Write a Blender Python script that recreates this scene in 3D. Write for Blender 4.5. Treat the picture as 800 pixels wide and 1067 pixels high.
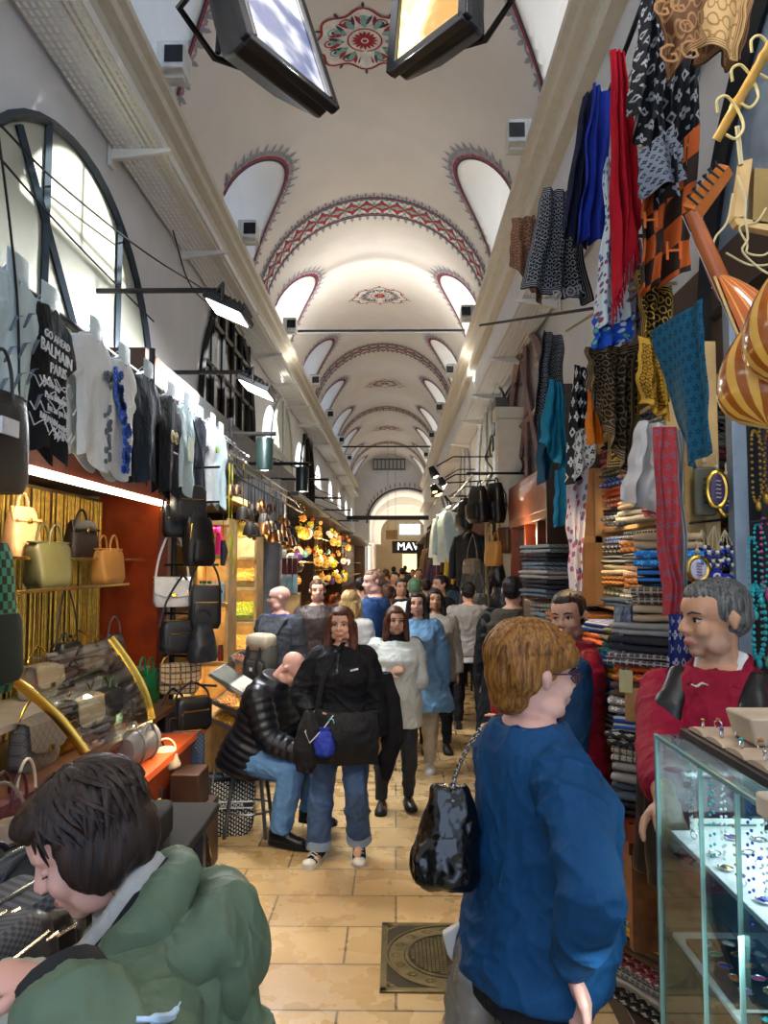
import bpy, bmesh, math, random
from math import sin, cos, pi, sqrt, atan2, radians as RAD
from mathutils import Vector as V, Matrix, Euler, noise as NZ
C = bpy.context; D = bpy.data; SC = C.scene
for _o in list(D.objects): D.objects.remove(_o)
COL = SC.collection
random.seed(7)
# ---------------------------------------------------------------- camera
F = 800.0; CX = 400.0; CY = 533.5; EYE = V((0, 0, 1.86))
cd = D.cameras.new('camera'); cam = D.objects.new('camera', cd); COL.objects.link(cam)
cd.sensor_fit = 'VERTICAL'; cd.sensor_height = 36.0; cd.lens = 36.0 * F / 1067.0
cd.clip_start = 0.05; cd.clip_end = 200
cam.location = EYE
cam.rotation_euler = Euler((RAD(90 + 3.83), 0, RAD(0.86)), 'XYZ')
SC.camera = cam
RM = cam.rotation_euler.to_matrix()
# ---------------------------------------------------------------- world, sun, exposure
SC.view_settings.view_transform = 'Standard'; SC.view_settings.look = 'None'
SC.view_settings.gamma = 1; SC.view_settings.use_curve_mapping = False
SC.view_settings.exposure = 0.38
SC.cycles.use_denoising = True
SC.cycles.max_bounces = 6; SC.cycles.diffuse_bounces = 3; SC.cycles.glossy_bounces = 3
SC.cycles.transparent_max_bounces = 12; SC.cycles.transmission_bounces = 4
SC.cycles.caustics_reflective = False; SC.cycles.caustics_refractive = False
SC.cycles.sample_clamp_indirect = 6
wd = D.worlds.new('sky'); SC.world = wd; wd.use_nodes = True
bg = wd.node_tree.nodes['Background']; bg.inputs[0].default_value = (0.58, 0.73, 1.0, 1); bg.inputs[1].default_value = 2.1
def sun(direction, e, ang, col):
    l = D.lights.new('sun', 'SUN'); l.energy = e; l.angle = RAD(ang); l.color = col
    o = D.objects.new('sun', l); COL.objects.link(o)
    o.rotation_euler = V(direction).to_track_quat('-Z', 'Y').to_euler(); o.location = (20, 10, 30)
sun((-4.06, -0.9, -2.35), 16.0, 0.6, (1.0, 0.96, 0.88))
def area(loc, direction, sx, sy, e, col=(1, 1, 1), spread=180):
    l = D.lights.new('lamp_or_fill_light', 'AREA'); l.shape = 'RECTANGLE'; l.size = sx; l.size_y = sy; l.energy = e; l.color = col
    l.spread = RAD(spread)
    o = D.objects.new('lamp_or_fill_light', l); COL.objects.link(o); o.location = loc
    o.rotation_euler = V(direction).to_track_quat('-Z', 'Y').to_euler(); return o
def point(loc, e, col=(1, .75, .45), r=.05):
    l = D.lights.new('bulb_light', 'POINT'); l.energy = e; l.color = col; l.shadow_soft_size = r
    o = D.objects.new('bulb_light', l); COL.objects.link(o); o.location = loc; return o
WARM = (1, .72, .42); COOL = (.9, .95, 1.0); NEUT = (1, .97, .93)
# added fill lights along both cornices to brighten the vault
area((-2.05, 16, 6.62), (0.25, 0, 1), 0.12, 38, 250, NEUT)
area((1.31, 16, 6.62), (-0.25, 0, 1), 0.12, 38, 250, NEUT)
# ---------------------------------------------------------------- pixel -> place
def ray(px, py):
    return RM @ V(((px - CX) / F, -(py - CY) / F, -1.0))
def PY(px, py, y):
    d = ray(px, py); return EYE + d * ((y - EYE.y) / d.y)
def PX(px, py, x):
    d = ray(px, py); return EYE + d * ((x - EYE.x) / d.x)
def PZ(px, py, z=0.0):
    d = ray(px, py); return EYE + d * ((z - EYE.z) / d.z)
# ---------------------------------------------------------------- materials
def srgb(c):
    if isinstance(c, str):
        c = [int(c[i:i + 2], 16) / 255 for i in (0, 2, 4)]
    return tuple((x / 12.92 if x <= .04045 else ((x + .055) / 1.055) ** 2.4) for x in c[:3]) + (1,)
MATS = {}
class NT:
    def __init__(s, name):
        s.m = D.materials.new(name); s.m.use_nodes = True; s.t = s.m.node_tree; s.t.nodes.clear()
        s.out = s.n('ShaderNodeOutputMaterial')
    def n(s, t, **kw):
        x = s.t.nodes.new(t)
        for k, v in kw.items(): setattr(x, k, v)
        return x
    def i(s, node, key, val):
        if hasattr(val, 'is_output') or isinstance(val, bpy.types.NodeSocket): s.t.links.new(val, node.inputs[key])
        else: node.inputs[key].default_value = val
        return node
    def ma(s, op, a, b=0.0, c=0.0):
        x = s.n('ShaderNodeMath', operation=op); s.i(x, 0, a); s.i(x, 1, b)
        if op in ('MULTIPLY_ADD', 'SMOOTH_MIN', 'COMPARE'): s.i(x, 2, c)
        return x.outputs[0]
    def mix(s, f, a, b):
        x = s.n('ShaderNodeMix', data_type='RGBA'); s.i(x, 0, f); s.i(x, 6, a); s.i(x, 7, b); return x.outputs[2]
    def coord(s, k='Object'): return s.n('ShaderNodeTexCoord').outputs[k]
    def noise(s, vec, sc, det=3, rough=.55):
        x = s.n('ShaderNodeTexNoise'); s.i(x, 'Vector', vec); s.i(x, 'Scale', sc); s.i(x, 'Detail', det); s.i(x, 'Roughness', rough)
        return x.outputs[0]
    def scale(s, vec, v):
        x = s.n('ShaderNodeMapping'); s.i(x, 0, vec); x.inputs['Scale'].default_value = v; return x.outputs[0]
    def ramp(s, fac, a, b):
        x = s.n('ShaderNodeMapRange'); s.i(x, 0, fac); s.i(x, 1, a); s.i(x, 2, b); return x.outputs[0]
    def bump(s, h, st=.3, d=.01):
        x = s.n('ShaderNodeBump'); s.i(x, 'Height', h); x.inputs['Strength'].default_value = st; x.inputs['Distance'].default_value = d; return x.outputs[0]
    def bsdf(s, col, rough=.6, metal=0., normal=None, spec=.5, **kw):
        b = s.n('ShaderNodeBsdfPrincipled'); s.i(b, 'Base Color', col); s.i(b, 'Roughness', rough); s.i(b, 'Metallic', metal)
        s.i(b, 'Specular IOR Level', spec)
        if normal is not None: s.i(b, 'Normal', normal)
        for k, v in kw.items(): s.i(b, k.replace('_', ' '), v)
        s.t.links.new(b.outputs[0], s.out.inputs[0]); return b
def M(name, col, rough=.6, metal=0., var=.12, vs=9, bump=.0, bs=60, spec=.4, fold=0, **kw):
    """plain procedural material: noise-varied colour and fine bump"""
    if name in MATS: return MATS[name]
    t = NT(name); c = srgb(col); co = t.coord()
    nz = t.noise(co, vs, 4)
    lo = tuple(max(0, x * (1 - var * 1.6)) for x in c[:3]) + (1,); hi = tuple(min(1, x * (1 + var * 1.2)) for x in c[:3]) + (1,)
    colr = t.mix(t.ramp(nz, .3, .7), lo, hi)
    nm = t.bump(t.noise(co, bs, 3), bump, .005) if bump else None
    if fold:      # soft creases of worn cloth
        bp = t.n('ShaderNodeBump'); k_ = t.noise(t.scale(co, (1, 1, .7)), 11, 2, .5); t.i(bp, 'Height', t.ma('POWER', t.ma('SUBTRACT', 1., t.ma('ABSOLUTE', t.ma('MULTIPLY_ADD', k_, 6., -3.))), 2.)); bp.inputs['Strength'].default_value = fold; bp.inputs['Distance'].default_value = .02
        if nm is not None: t.i(bp, 'Normal', nm)
        nm = bp.outputs[0]
    t.bsdf(colr, rough, metal, nm, spec, **kw)
    MATS[name] = t.m; return t.m
def emis(name, col, st, base=None):
    if name in MATS: return MATS[name]
    t = NT(name); c = srgb(col)
    t.bsdf(srgb(base) if base else c, .4, 0., None, .3, Emission_Color=c, Emission_Strength=st)
    MATS[name] = t.m; return t.m
def glass(name, tint=(.92, .97, .95), refl=.12, rough=.02, clear=.9):
    """thin pane: mostly see-through, fresnel-weighted reflection"""
    if name in MATS: return MATS[name]
    t = NT(name)
    tr = t.n('ShaderNodeBsdfTransparent'); tr.inputs[0].default_value = tuple(x * clear for x in tint) + (1,)
    gl = t.n('ShaderNodeBsdfGlossy'); gl.inputs['Roughness'].default_value = rough
    lw = t.n('ShaderNodeLayerWeight'); lw.inputs[0].default_value = .25
    f = t.ma('ADD', t.ma('MULTIPLY', lw.outputs['Facing'], .35), refl * .4)
    mx = t.n('ShaderNodeMixShader'); t.i(mx, 0, f); t.t.links.new(tr.outputs[0], mx.inputs[1]); t.t.links.new(gl.outputs[0], mx.inputs[2])
    t.t.links.new(mx.outputs[0], t.out.inputs[0]); MATS[name] = t.m; return t.m
def PAT(name, kind, c1, c2, n=(8, 8), c3=None, border=0, rough=.75, bump=.25):
    """woven or printed pattern on UV: n repeats; border = share of the edge framed by stripes"""
    if name in MATS: return MATS[name]
    t = NT(name); a, b = srgb(c1), srgb(c2); uv = t.coord('UV')
    sp = t.n('ShaderNodeSeparateXYZ'); t.i(sp, 0, uv); u, v = sp.outputs[0], sp.outputs[1]
    U, W = t.ma('MULTIPLY', u, float(n[0])), t.ma('MULTIPLY', v, float(n[1]))
    row = t.ma('FLOOR', W)
    if kind in ('rings', 'mono', 'flowers', 'dots'): U = t.ma('ADD', U, t.ma('MULTIPLY', t.ma('MODULO', row, 2.), .5))
    fu = t.ma('SUBTRACT', t.ma('FRACT', U), .5); fv = t.ma('SUBTRACT', t.ma('FRACT', W), .5)
    au, av = t.ma('ABSOLUTE', fu), t.ma('ABSOLUTE', fv)
    r = t.ma('SQRT', t.ma('ADD', t.ma('MULTIPLY', fu, fu), t.ma('MULTIPLY', fv, fv)))
    lt = lambda x, y: t.ma('LESS_THAN', x, y); gt = lambda x, y: t.ma('GREATER_THAN', x, y); mul = lambda x, y: t.ma('MULTIPLY', x, y); mx = lambda x, y: t.ma('MAXIMUM', x, y)
    if kind == 'rings':
        m = mx(mul(lt(r, .42), gt(r, .29)), mul(lt(av, .06), gt(au, .36)))
    elif kind == 'mono':       # four-petal flowers, lozenges and crosses in turn
        an = t.n('ShaderNodeMath', operation='ARCTAN2'); t.i(an, 0, fv); t.i(an, 1, fu)
        pet = t.ma('ABSOLUTE', t.ma('COSINE', mul(an.outputs[0], 2.)))
        m1 = mul(lt(r, t.ma('MULTIPLY_ADD', pet, .2, .15)), gt(r, .08))
        m2 = mul(lt(t.ma('ADD', au, av), .36), gt(t.ma('ADD', au, av), .18))
        sel = lt(t.ma('MODULO', t.ma('ADD', t.ma('FLOOR', U), t.ma('MULTIPLY', row, 2.)), 3.), 1.5)
        m = t.ma('ADD', mul(m1, sel), mul(m2, t.ma('SUBTRACT', 1., sel)))
    elif kind == 'flowers':
        an = t.n('ShaderNodeMath', operation='ARCTAN2'); t.i(an, 0, fv); t.i(an, 1, fu)
        m = mul(lt(r, t.ma('MULTIPLY_ADD', t.ma('COSINE', mul(an.outputs[0], 5.)), .12, .26)), gt(r, .09))
    elif kind == 'dots': m = lt(r, .22)
    elif kind == 'check':
        m = t.ma('ABSOLUTE', t.ma('SUBTRACT', gt(fu, 0.), gt(fv, 0.)))
    elif kind == 'stripes': m = gt(fv, .05)
    elif kind == 'vstripes': m = gt(fu, .05)
    elif kind == 'diamond':
        dd = t.ma('ADD', au, av); m = mul(gt(dd, .46), lt(dd, .54))
    elif kind == 'plaid':
        m = mx(mul(gt(au, .40), .75), mul(gt(av, .40), .75)); m = mx(m, mx(lt(au, .03), lt(av, .03)))
    elif kind == 'oblique':    # slanted dashes in staggered columns
        uu = t.ma('FRACT', t.ma('ADD', mul(W, .5), mul(t.ma('FLOOR', U), .37)))
        m = mul(gt(t.ma('ABSOLUTE', t.ma('SUBTRACT', uu, .5)), .18), lt(t.ma('ABSOLUTE', t.ma('ADD', fu, mul(fv, .35))), .27))
    elif kind == 'floral':
        nz = t.n('ShaderNodeTexVoronoi'); s2 = t.n('ShaderNodeCombineXYZ'); t.i(s2, 0, U); t.i(s2, 1, W); t.i(nz, 'Vector', s2.outputs[0]); nz.inputs['Scale'].default_value = 1.
        m = lt(nz.outputs['Distance'], .38)
        if c3: b = t.mix(t.ma('MODULO', t.ma('MULTIPLY', nz.outputs['Color'], 7.), 1.), b, srgb(c3))
    elif kind == 'scribble':
        s2 = t.n('ShaderNodeCombineXYZ'); t.i(s2, 0, U); t.i(s2, 1, W)
        nz = t.noise(s2.outputs[0], 1., 2); m = lt(t.ma('ABSOLUTE', t.ma('SUBTRACT', nz, .5)), .03)
    elif kind == 'script':
        wv = t.ma('ADD', t.ma('SINE', mul(U, 6.28)), mul(t.ma('SINE', mul(U, 15.1)), .6))
        m = mul(lt(t.ma('ABSOLUTE', t.ma('SUBTRACT', fv, mul(wv, .16))), .1), gt(t.noise(uv, 9., 2), .42))
    col = t.mix(m, a, b)
    if border:
        e = t.ma('MINIMUM', t.ma('MINIMUM', u, t.ma('SUBTRACT', 1., u)), t.ma('MINIMUM', v, t.ma('SUBTRACT', 1., v)))
        inb = lt(e, border); st = t.ma('GREATER_THAN', t.ma('FRACT', t.ma('MULTIPLY', e, 3.0 / border)), .62)
        col = t.mix(inb, col, t.mix(st, a, srgb(c3) if c3 else b))
    w = t.noise(t.coord(), 300, 2)
    t.bsdf(col, rough, 0., t.bump(w, bump, .002), .25)
    MATS[name] = t.m; return t.m
# ---------------------------------------------------------------- mesh builder
def frame(d, up=None):
    d = d.normalized(); u = up if up is not None else (V((0, 0, 1)) if abs(d.z) < .92 else V((0, 1, 0)))
    x = u.cross(d)
    if x.length < 1e-5: x = V((1, 0, 0)).cross(d)
    x.normalize(); return x, d.cross(x).normalized()
class MB:
    def __init__(s): s.v = []; s.f = []; s.m = []; s.uv = {}; s.c = 0
    def add(s, vs, fs, uvs=None):
        o = len(s.v); s.v += [V(p) for p in vs]
        for f in fs: s.f.append([i + o for i in f]); s.m.append(s.c)
        if uvs:
            for i, u in enumerate(uvs): s.uv[o + i] = u
        return s
    def box(s, c, d, R=None):
        c = V(c); h = V(d) / 2; vs = []
        for z in (-1, 1):
            for y in (-1, 1):
                for x in (-1, 1):
                    p = V((x * h.x, y * h.y, z * h.z)); vs.append(c + (R @ p if R else p))
        return s.add(vs, [(0, 2, 3, 1), (4, 5, 7, 6), (0, 1, 5, 4), (2, 6, 7, 3), (0, 4, 6, 2), (1, 3, 7, 5)])
    def bx(s, x0, x1, y0, y1, z0, z1): return s.box(((x0 + x1) / 2, (y0 + y1) / 2, (z0 + z1) / 2), (x1 - x0, y1 - y0, z1 - z0))
    def rings(s, rs, closed=False, cap=True, uv=False):
        n = len(rs[0]); vs = [p for r in rs for p in r]; fs = []
        k = len(rs)
        for i in range(k if closed else k - 1):
            a, b = i * n, ((i + 1) % k) * n
            for j in range(n):
                j2 = (j + 1) % n; fs.append((a + j, a + j2, b + j2, b + j))
        if cap and not closed: fs.append(tuple(range(n - 1, -1, -1))); fs.append(tuple((k - 1) * n + j for j in range(n)))
        us = [(j / n, i / (k - 1)) for i in range(k) for j in range(n)] if uv else None
        return s.add(vs, fs, us)
    def tube(s, pts, r, n=8, cap=True, closed=False, flat=1.0, up=None):
        pts = [V(p) for p in pts]; k = len(pts); R = r if isinstance(r, (list, tuple)) else [r] * k
        rs = []; px = None
        for i, p in enumerate(pts):
            if closed: d = pts[(i + 1) % k] - pts[i - 1]
            else: d = pts[min(i + 1, k - 1)] - pts[max(i - 1, 0)]
            if d.length < 1e-7: d = V((0, 0, 1))
            d.normalize()
            if px is None or up is not None: x, y = frame(d, up)
            else:
                x = px - d * px.dot(d)
                if x.length < 1e-4: x, _ = frame(d)
                x.normalize(); y = d.cross(x)
            px = x
            rs.append([p + x * (R[i] * cos(2 * pi * j / n)) + y * (R[i] * flat * sin(2 * pi * j / n)) for j in range(n)])
        return s.rings(rs, closed, cap, True)
    def cyl(s, a, b, r, n=12, r2=None): return s.tube([a, b], [r, r if r2 is None else r2], n)
    def ell(s, c, r, n=12, R=None, m=None):
        c = V(c); r = V(r) if hasattr(r, '__len__') else V((r, r, r)); m = m or max(6, n * 2 // 3); rs = []
        for i in range(1, m):
            a = pi * i / m; rs.append([V((r.x * sin(a) * cos(2 * pi * j / n), r.y * sin(a) * sin(2 * pi * j / n), -r.z * cos(a))) for j in range(n)])
        vs = [V((0, 0, -r.z))] + [p for q in rs for p in q] + [V((0, 0, r.z))]
        fs = [(0, 1 + (j + 1) % n, 1 + j) for j in range(n)]
        for i in range(m - 2):
            for j in range(n):
                a = 1 + i * n; fs.append((a + j, a + (j + 1) % n, a + n + (j + 1) % n, a + n + j))
        l = len(vs) - 1; a = 1 + (m - 2) * n
        fs += [(l, a + j, a + (j + 1) % n) for j in range(n)]
        return s.add([c + (R @ p if R else p) for p in vs], fs, [(.5 + atan2(p.y, p.x) / (2 * pi), .5 + p.z / (2 * r.z)) for p in vs])
    def lathe(s, prof, c=(0, 0, 0), n=16, R=None):
        c = V(c); rs = []
        for r, z in prof:
            q = [V((max(r, 1e-4) * cos(2 * pi * j / n), max(r, 1e-4) * sin(2 * pi * j / n), z)) for j in range(n)]
            rs.append([c + (R @ p if R else p) for p in q])
        return s.rings(rs, False, True, True)
    def prism(s, poly, o, ax, ay, t):
        """polygon (2D list) in plane o + x*ax + y*ay, thickness vector t"""
        o, ax, ay, t = V(o), V(ax), V(ay), V(t); n = len(poly)
        a = [o + ax * p[0] + ay * p[1] for p in poly]; b = [p + t for p in a]
        fs = [tuple(range(n - 1, -1, -1)), tuple(range(n, 2 * n))] + [(i, (i + 1) % n, n + (i + 1) % n, n + i) for i in range(n)]
        xs = [p[0] for p in poly]; ys = [p[1] for p in poly]
        w = max(1e-6, max(xs) - min(xs)); h = max(1e-6, max(ys) - min(ys))
        uv = [((p[0] - min(xs)) / w, (p[1] - min(ys)) / h) for p in poly]
        return s.add(a + b, fs, uv + uv)
    def sheet(s, fn, nu, nv, th=.004):
        P = [[V(fn(i / nu, j / nv)) for i in range(nu + 1)] for j in range(nv + 1)]
        N = []
        for j in range(nv + 1):
            row = []
            for i in range(nu + 1):
                a = P[j][min(i + 1, nu)] - P[j][max(i - 1, 0)]; b = P[min(j + 1, nv)][i] - P[max(j - 1, 0)][i]
                q = a.cross(b); row.append(q.normalized() if q.length > 1e-9 else V((0, 0, 1)))
            N.append(row)
        w = nu + 1; tot = w * (nv + 1)
        vs = [P[j][i] + N[j][i] * th / 2 for j in range(nv + 1) for i in range(w)] + [P[j][i] - N[j][i] * th / 2 for j in range(nv + 1) for i in range(w)]
        uv = [(i / nu, j / nv) for j in range(nv + 1) for i in range(w)] * 2; fs = []
        for j in range(nv):
            for i in range(nu):
                a = j * w + i; fs.append((a, a + 1, a + w + 1, a + w)); fs.append((tot + a, tot + a + w, tot + a + w + 1, tot + a + 1))
        ed = [i for i in range(w)] + [j * w + nu for j in range(1, nv + 1)] + [nv * w + i for i in range(nu - 1, -1, -1)] + [j * w for j in range(nv - 1, 0, -1)]
        for k in range(len(ed)):
            a, b = ed[k], ed[(k + 1) % len(ed)]; fs.append((b, a, a + tot, b + tot))
        return s.add(vs, fs, uv)
    def build(s, name, mats, parent=None, smooth=40, bevel=0, label=None, world=True):
        me = D.meshes.new(name); o = D.objects.new(name, me)
        vs = s.v
        if parent is not None and world:
            q = V((0, 0, 0)); p = parent
            while p is not None: q = q + p.location; p = p.parent
            vs = [p - q for p in vs]
        me.from_pydata([tuple(p) for p in vs], [], s.f)
        if s.uv:
            l = me.uv_layers.new(name='UVMap'); d = l.data
            for lp in me.loops: d[lp.index].uv = s.uv.get(lp.vertex_index, (0, 0))
        for m in (mats if isinstance(mats, (list, tuple)) else [mats]): me.materials.append(m)
        if any(s.m): me.polygons.foreach_set('material_index', s.m)
        if smooth:
            me.polygons.foreach_set('use_smooth', [True] * len(me.polygons)); me.set_sharp_from_angle(angle=RAD(smooth))
        me.update(); COL.objects.link(o)
        if parent is not None: o.parent = parent
        if bevel:
            b = o.modifiers.new('edge', 'BEVEL'); b.width = bevel; b.segments = 2; b.limit_method = 'ANGLE'; b.angle_limit = RAD(40)
        if label: o['label'] = label
        return o
def tag(o, label, cat, group=None, kind=None):
    o['label'] = label; o['category'] = cat
    if group: o['group'] = group
    if kind: o['kind'] = kind
    return o
def struct(o, label=None):
    o['kind'] = 'structure'
    if label: o['label'] = label
    return o
def sm(pts, k=5):
    """smooth curve through points (Catmull-Rom)"""
    P = [V(p) for p in pts]; P = [P[0] * 2 - P[1]] + P + [P[-1] * 2 - P[-2]]; out = []
    for i in range(1, len(P) - 2):
        for j in range(k):
            t = j / k; a, b, c, d = P[i - 1:i + 3]
            out.append(.5 * ((2 * b) + (c - a) * t + (2 * a - 5 * b + 4 * c - d) * t * t + (3 * b - a - 3 * c + d) * t ** 3))
    return out + [P[-2]]
CAMI = cam.rotation_euler.to_matrix().transposed()
def surf(o, px, py, lift=.004, rad=9):
    """the point of object o's near surface seen at a pixel"""
    off = V((0, 0, 0)); p = o; M_ = Matrix.Identity(4)
    while p is not None: M_ = Matrix.Translation(p.location) @ p.rotation_euler.to_matrix().to_4x4() @ M_; p = p.parent
    best = None; d0 = ray(px, py).normalized()
    for v in o.data.vertices:
        w = M_ @ v.co; q = CAMI @ (w - EYE)
        if q.z < -.05:
            e = (CX + F * q.x / -q.z - px) ** 2 + (CY - F * q.y / -q.z - py) ** 2
            if e < rad * rad and (best is None or -q.z < best): best = -q.z
    if best is None: return None
    d = ray(px, py); return EYE + d * (best - lift)
def drawn(o, pix, r, name, mat, root, flat=.5, n=6, k=5):
    P = [surf(o, x, y) for x, y in pix]; P = [p for p in P if p is not None]
    if len(P) < 2: return None
    b = MB(); b.tube(sm(P, k), r if not isinstance(r, list) else [r[min(len(r) - 1, int(i * len(r) / ((len(P) - 1) * k + 1)))] for i in range((len(P) - 1) * k + 1)], n, flat=1)
    # root keeps world axes only when unrotated: go through its inverse
    Ri = (Matrix.Translation(root.location) @ root.rotation_euler.to_matrix().to_4x4()).inverted(); b.v = [Ri @ v for v in b.v]
    return b.build(name, mat, root, world=False)
def kid(root, name): return [c for c in root.children if c.name.split('.')[0] == name][0]
def thing(name, label, cat, loc=(0, 0, 0), rz=0, group=None):
    o = D.objects.new(name, None); COL.objects.link(o); o.location = loc; o.rotation_euler = (0, 0, RAD(rz)); o.empty_display_size = .1
    return tag(o, label, cat, group)
def dup(root, loc, rz=0, label=None, group=None, sc=None):
    r = root.copy(); COL.objects.link(r); r.location = loc; r.rotation_euler = (0, 0, RAD(rz))
    if label: r['label'] = label
    if group: r['group'] = group
    if sc: r.scale = (sc, sc, sc)
    for ch in list(root.children):
        c = ch.copy(); COL.objects.link(c); c.parent = r
        for g in list(ch.children):
            d = g.copy(); COL.objects.link(d); d.parent = c
    return r
def text(s, size, mat, loc, ax, ay, parent=None, name='lettering', ext=.001, align='CENTER', warp=None):
    """lettering as a mesh: loc origin, ax reading direction, ay letter-up direction"""
    cu = D.curves.new('t', 'FONT'); cu.body = s; cu.size = size; cu.align_x = align; cu.align_y = 'CENTER'; cu.extrude = ext; cu.resolution_u = 2
    o = D.objects.new('t', cu); COL.objects.link(o)
    dg = C.evaluated_depsgraph_get(); me = D.meshes.new_from_object(o.evaluated_get(dg)); D.objects.remove(o)
    ax, ay = V(ax).normalized(), V(ay).normalized(); az = ax.cross(ay); loc = V(loc); b = MB()
    vs = [warp(p.co.x, p.co.y) + az * p.co.z if warp else loc + ax * p.co.x + ay * p.co.y + az * p.co.z for p in me.vertices]
    b.add(vs, [tuple(f.vertices) for f in me.polygons])
    D.meshes.remove(me)
    return b.build(name, mat, parent, smooth=0)
def REM(mb, vox, smooth=4, disp=None):
    """voxel union of the shapes in mb -> new MB (continuous surface)"""
    me = D.meshes.new('r'); me.from_pydata([tuple(p) for p in mb.v], [], mb.f); o = D.objects.new('r', me); COL.objects.link(o)
    m = o.modifiers.new('r', 'REMESH'); m.mode = 'VOXEL'; m.voxel_size = vox; m.adaptivity = 0
    if smooth:
        q = o.modifiers.new('s', 'SMOOTH'); q.iterations = smooth; q.factor = .5
    r = D.meshes.new_from_object(o.evaluated_get(C.evaluated_depsgraph_get()))
    out = MB(); vs = [p.co.copy() for p in r.vertices]
    if disp:
        vs = [p + r.vertices[i].normal * disp(p) for i, p in enumerate(vs)]
    out.add(vs, [tuple(f.vertices) for f in r.polygons])
    D.objects.remove(o); D.meshes.remove(me); D.meshes.remove(r)
    return out
# ---------------------------------------------------------------- shared materials
white = M('white_plaster', 'e4ddd2', .85, var=.03, vs=1.5, bump=.06, bs=30)
wallp = M('wall_plaster', 'dcdcdc', .9, var=.04, vs=2, bump=.08, bs=25)
beige = M('beige_paint', 'd6cdb8', .6, var=.04)
tray_m = M('white_steel', 'dcdad2', .45, var=.03)
black_m = M('black_metal', '17181a', .4, .3, var=.1)
dark_m = M('dark_steel', '2c2e31', .45, .4, var=.1)
chrome = M('chrome', 'd0d0d0', .18, 1., var=.02)
gold = M('brass', 'd9ac4a', .22, 1., var=.08)
wood_r = M('red_wood', '6e2c14', .35, var=.25, vs=6)
wood_d = M('dark_wood', '3b2314', .45, var=.25, vs=6)
wood_l = M('pale_wood', 'c9a468', .55, var=.15, vs=7)
cardb = M('cardboard', 'a5794a', .8, var=.1)
blk_l = M('black_leather', '131316', .38, var=.15, bump=.25, bs=160)
cable = M('black_cable', '121212', .6)
# ================================================================ SETTING
XL, XR, YB, YE = -2.4, 1.66, -4.0, 45.0
XC = (XL + XR) / 2; AW = (XR - XL) / 2; VR = 2.06; VZ = 8.27 - VR
def zmain(x): return VZ + sqrt(max(0, VR * VR - (x - XC) ** 2))
LUN = [6.7 + 4.5 * k for k in range(-1, 9)]
LW, LB, LH = 1.12, 6.5, 1.28
def zlun(y):
    for c in LUN:
        t = (y - c) / LW
        if abs(t) < 1: return LB + LH * sqrt(1 - t * t)
    return -1
# floor: travertine slabs in rows
t = NT('travertine_slabs'); co = t.coord()
br = t.n('ShaderNodeTexBrick'); t.i(br, 'Vector', co); br.offset = .37; br.offset_frequency = 2
for k, v in (('Scale', 1.), ('Mortar Size', .006), ('Mortar Smooth', .1), ('Bias', 0.), ('Brick Width', .66), ('Row Height', .37)): br.inputs[k].default_value = v
br.inputs['Color1'].default_value = srgb('c9a873'); br.inputs['Color2'].default_value = srgb('a98a5b'); br.inputs['Mortar'].default_value = srgb('4d4030')
n1 = t.noise(t.scale(co, (2.2, 7, 1)), 3, 6, .7); n2 = t.noise(co, 45, 4, .7)
cl = t.mix(t.ramp(n1, .35, .7), br.outputs[0], t.mix(.22, br.outputs[0], srgb('d8bf92')))
cl = t.mix(t.ma('MULTIPLY', t.ramp(n2, .58, .75), .45), cl, srgb('7a6140'))
rg = t.ma('MULTIPLY_ADD', t.noise(co, 5, 3), .25, .16)
h = t.ma('SUBTRACT', t.ma('MULTIPLY', n2, .25), br.outputs['Fac'])
t.bsdf(cl, rg, 0., t.bump(h, .25, .006), .5); floor_m = t.m
b = MB(); b.bx(-4.6, 3.9, YB, 66, -.1, 0); struct(b.build('floor', floor_m, smooth=0), 'glossy beige travertine slabs')
# vault with lunettes
b = MB(); NU = 84; dy = .06; NY = int((YE - YB) / dy); th = math.asin(AW / VR); rows = []
vs = []; fs = []
for j in range(NY + 1):
    y = YB + (YE - YB) * j / NY; zl = zlun(y)
    for i in range(NU + 1):
        x = XC + VR * sin(-th + 2 * th * i / NU); vs.append((x, y, max(zmain(x), zl)))
w = NU + 1
fs = [(j * w + i, (j + 1) * w + i, (j + 1) * w + i + 1, j * w + i + 1) for j in range(NY) for i in range(NU)]
b.add(vs, fs)
DEEP = .75                  # the lunettes run on through the thick wall to their windows
for x, s in ((XL, -1), (XR, 1)):
    for c in LUN:
        P = [(c + LW * cos(pi * i / 24), LB + LH * sin(pi * i / 24)) for i in range(25)]
        q = [(x, p[0], p[1]) for p in P] + [(x + s * DEEP, p[0], p[1] - .12) for p in P]
        b.add(q, [(i, i + 1, 26 + i, 25 + i) for i in range(24)] + [(0, 25, 49, 24)])
struct(b.build('ceiling', white, smooth=35), 'white plaster barrel vault with pointed side lunettes')
# long walls, with window openings in the lunettes
for side, x in (('left', XL), ('right', XR)):
    b = MB(); s = -1 if side == 'left' else 1
    b.bx(min(x, x + s * .25), max(x, x + s * .25), YB, YE, 0, LB)
    ys = YB
    for c in LUN + [None]:      # fill between the lunettes up to the vault's foot
        e = YE if c is None else c - LW
        if e > ys: b.bx(min(x, x + s * .25), max(x, x + s * .25), ys, e, LB, zmain(XL) + .03)
        if c: ys = c + LW
    struct(b.build('wall_' + side, wallp, smooth=0))
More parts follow.
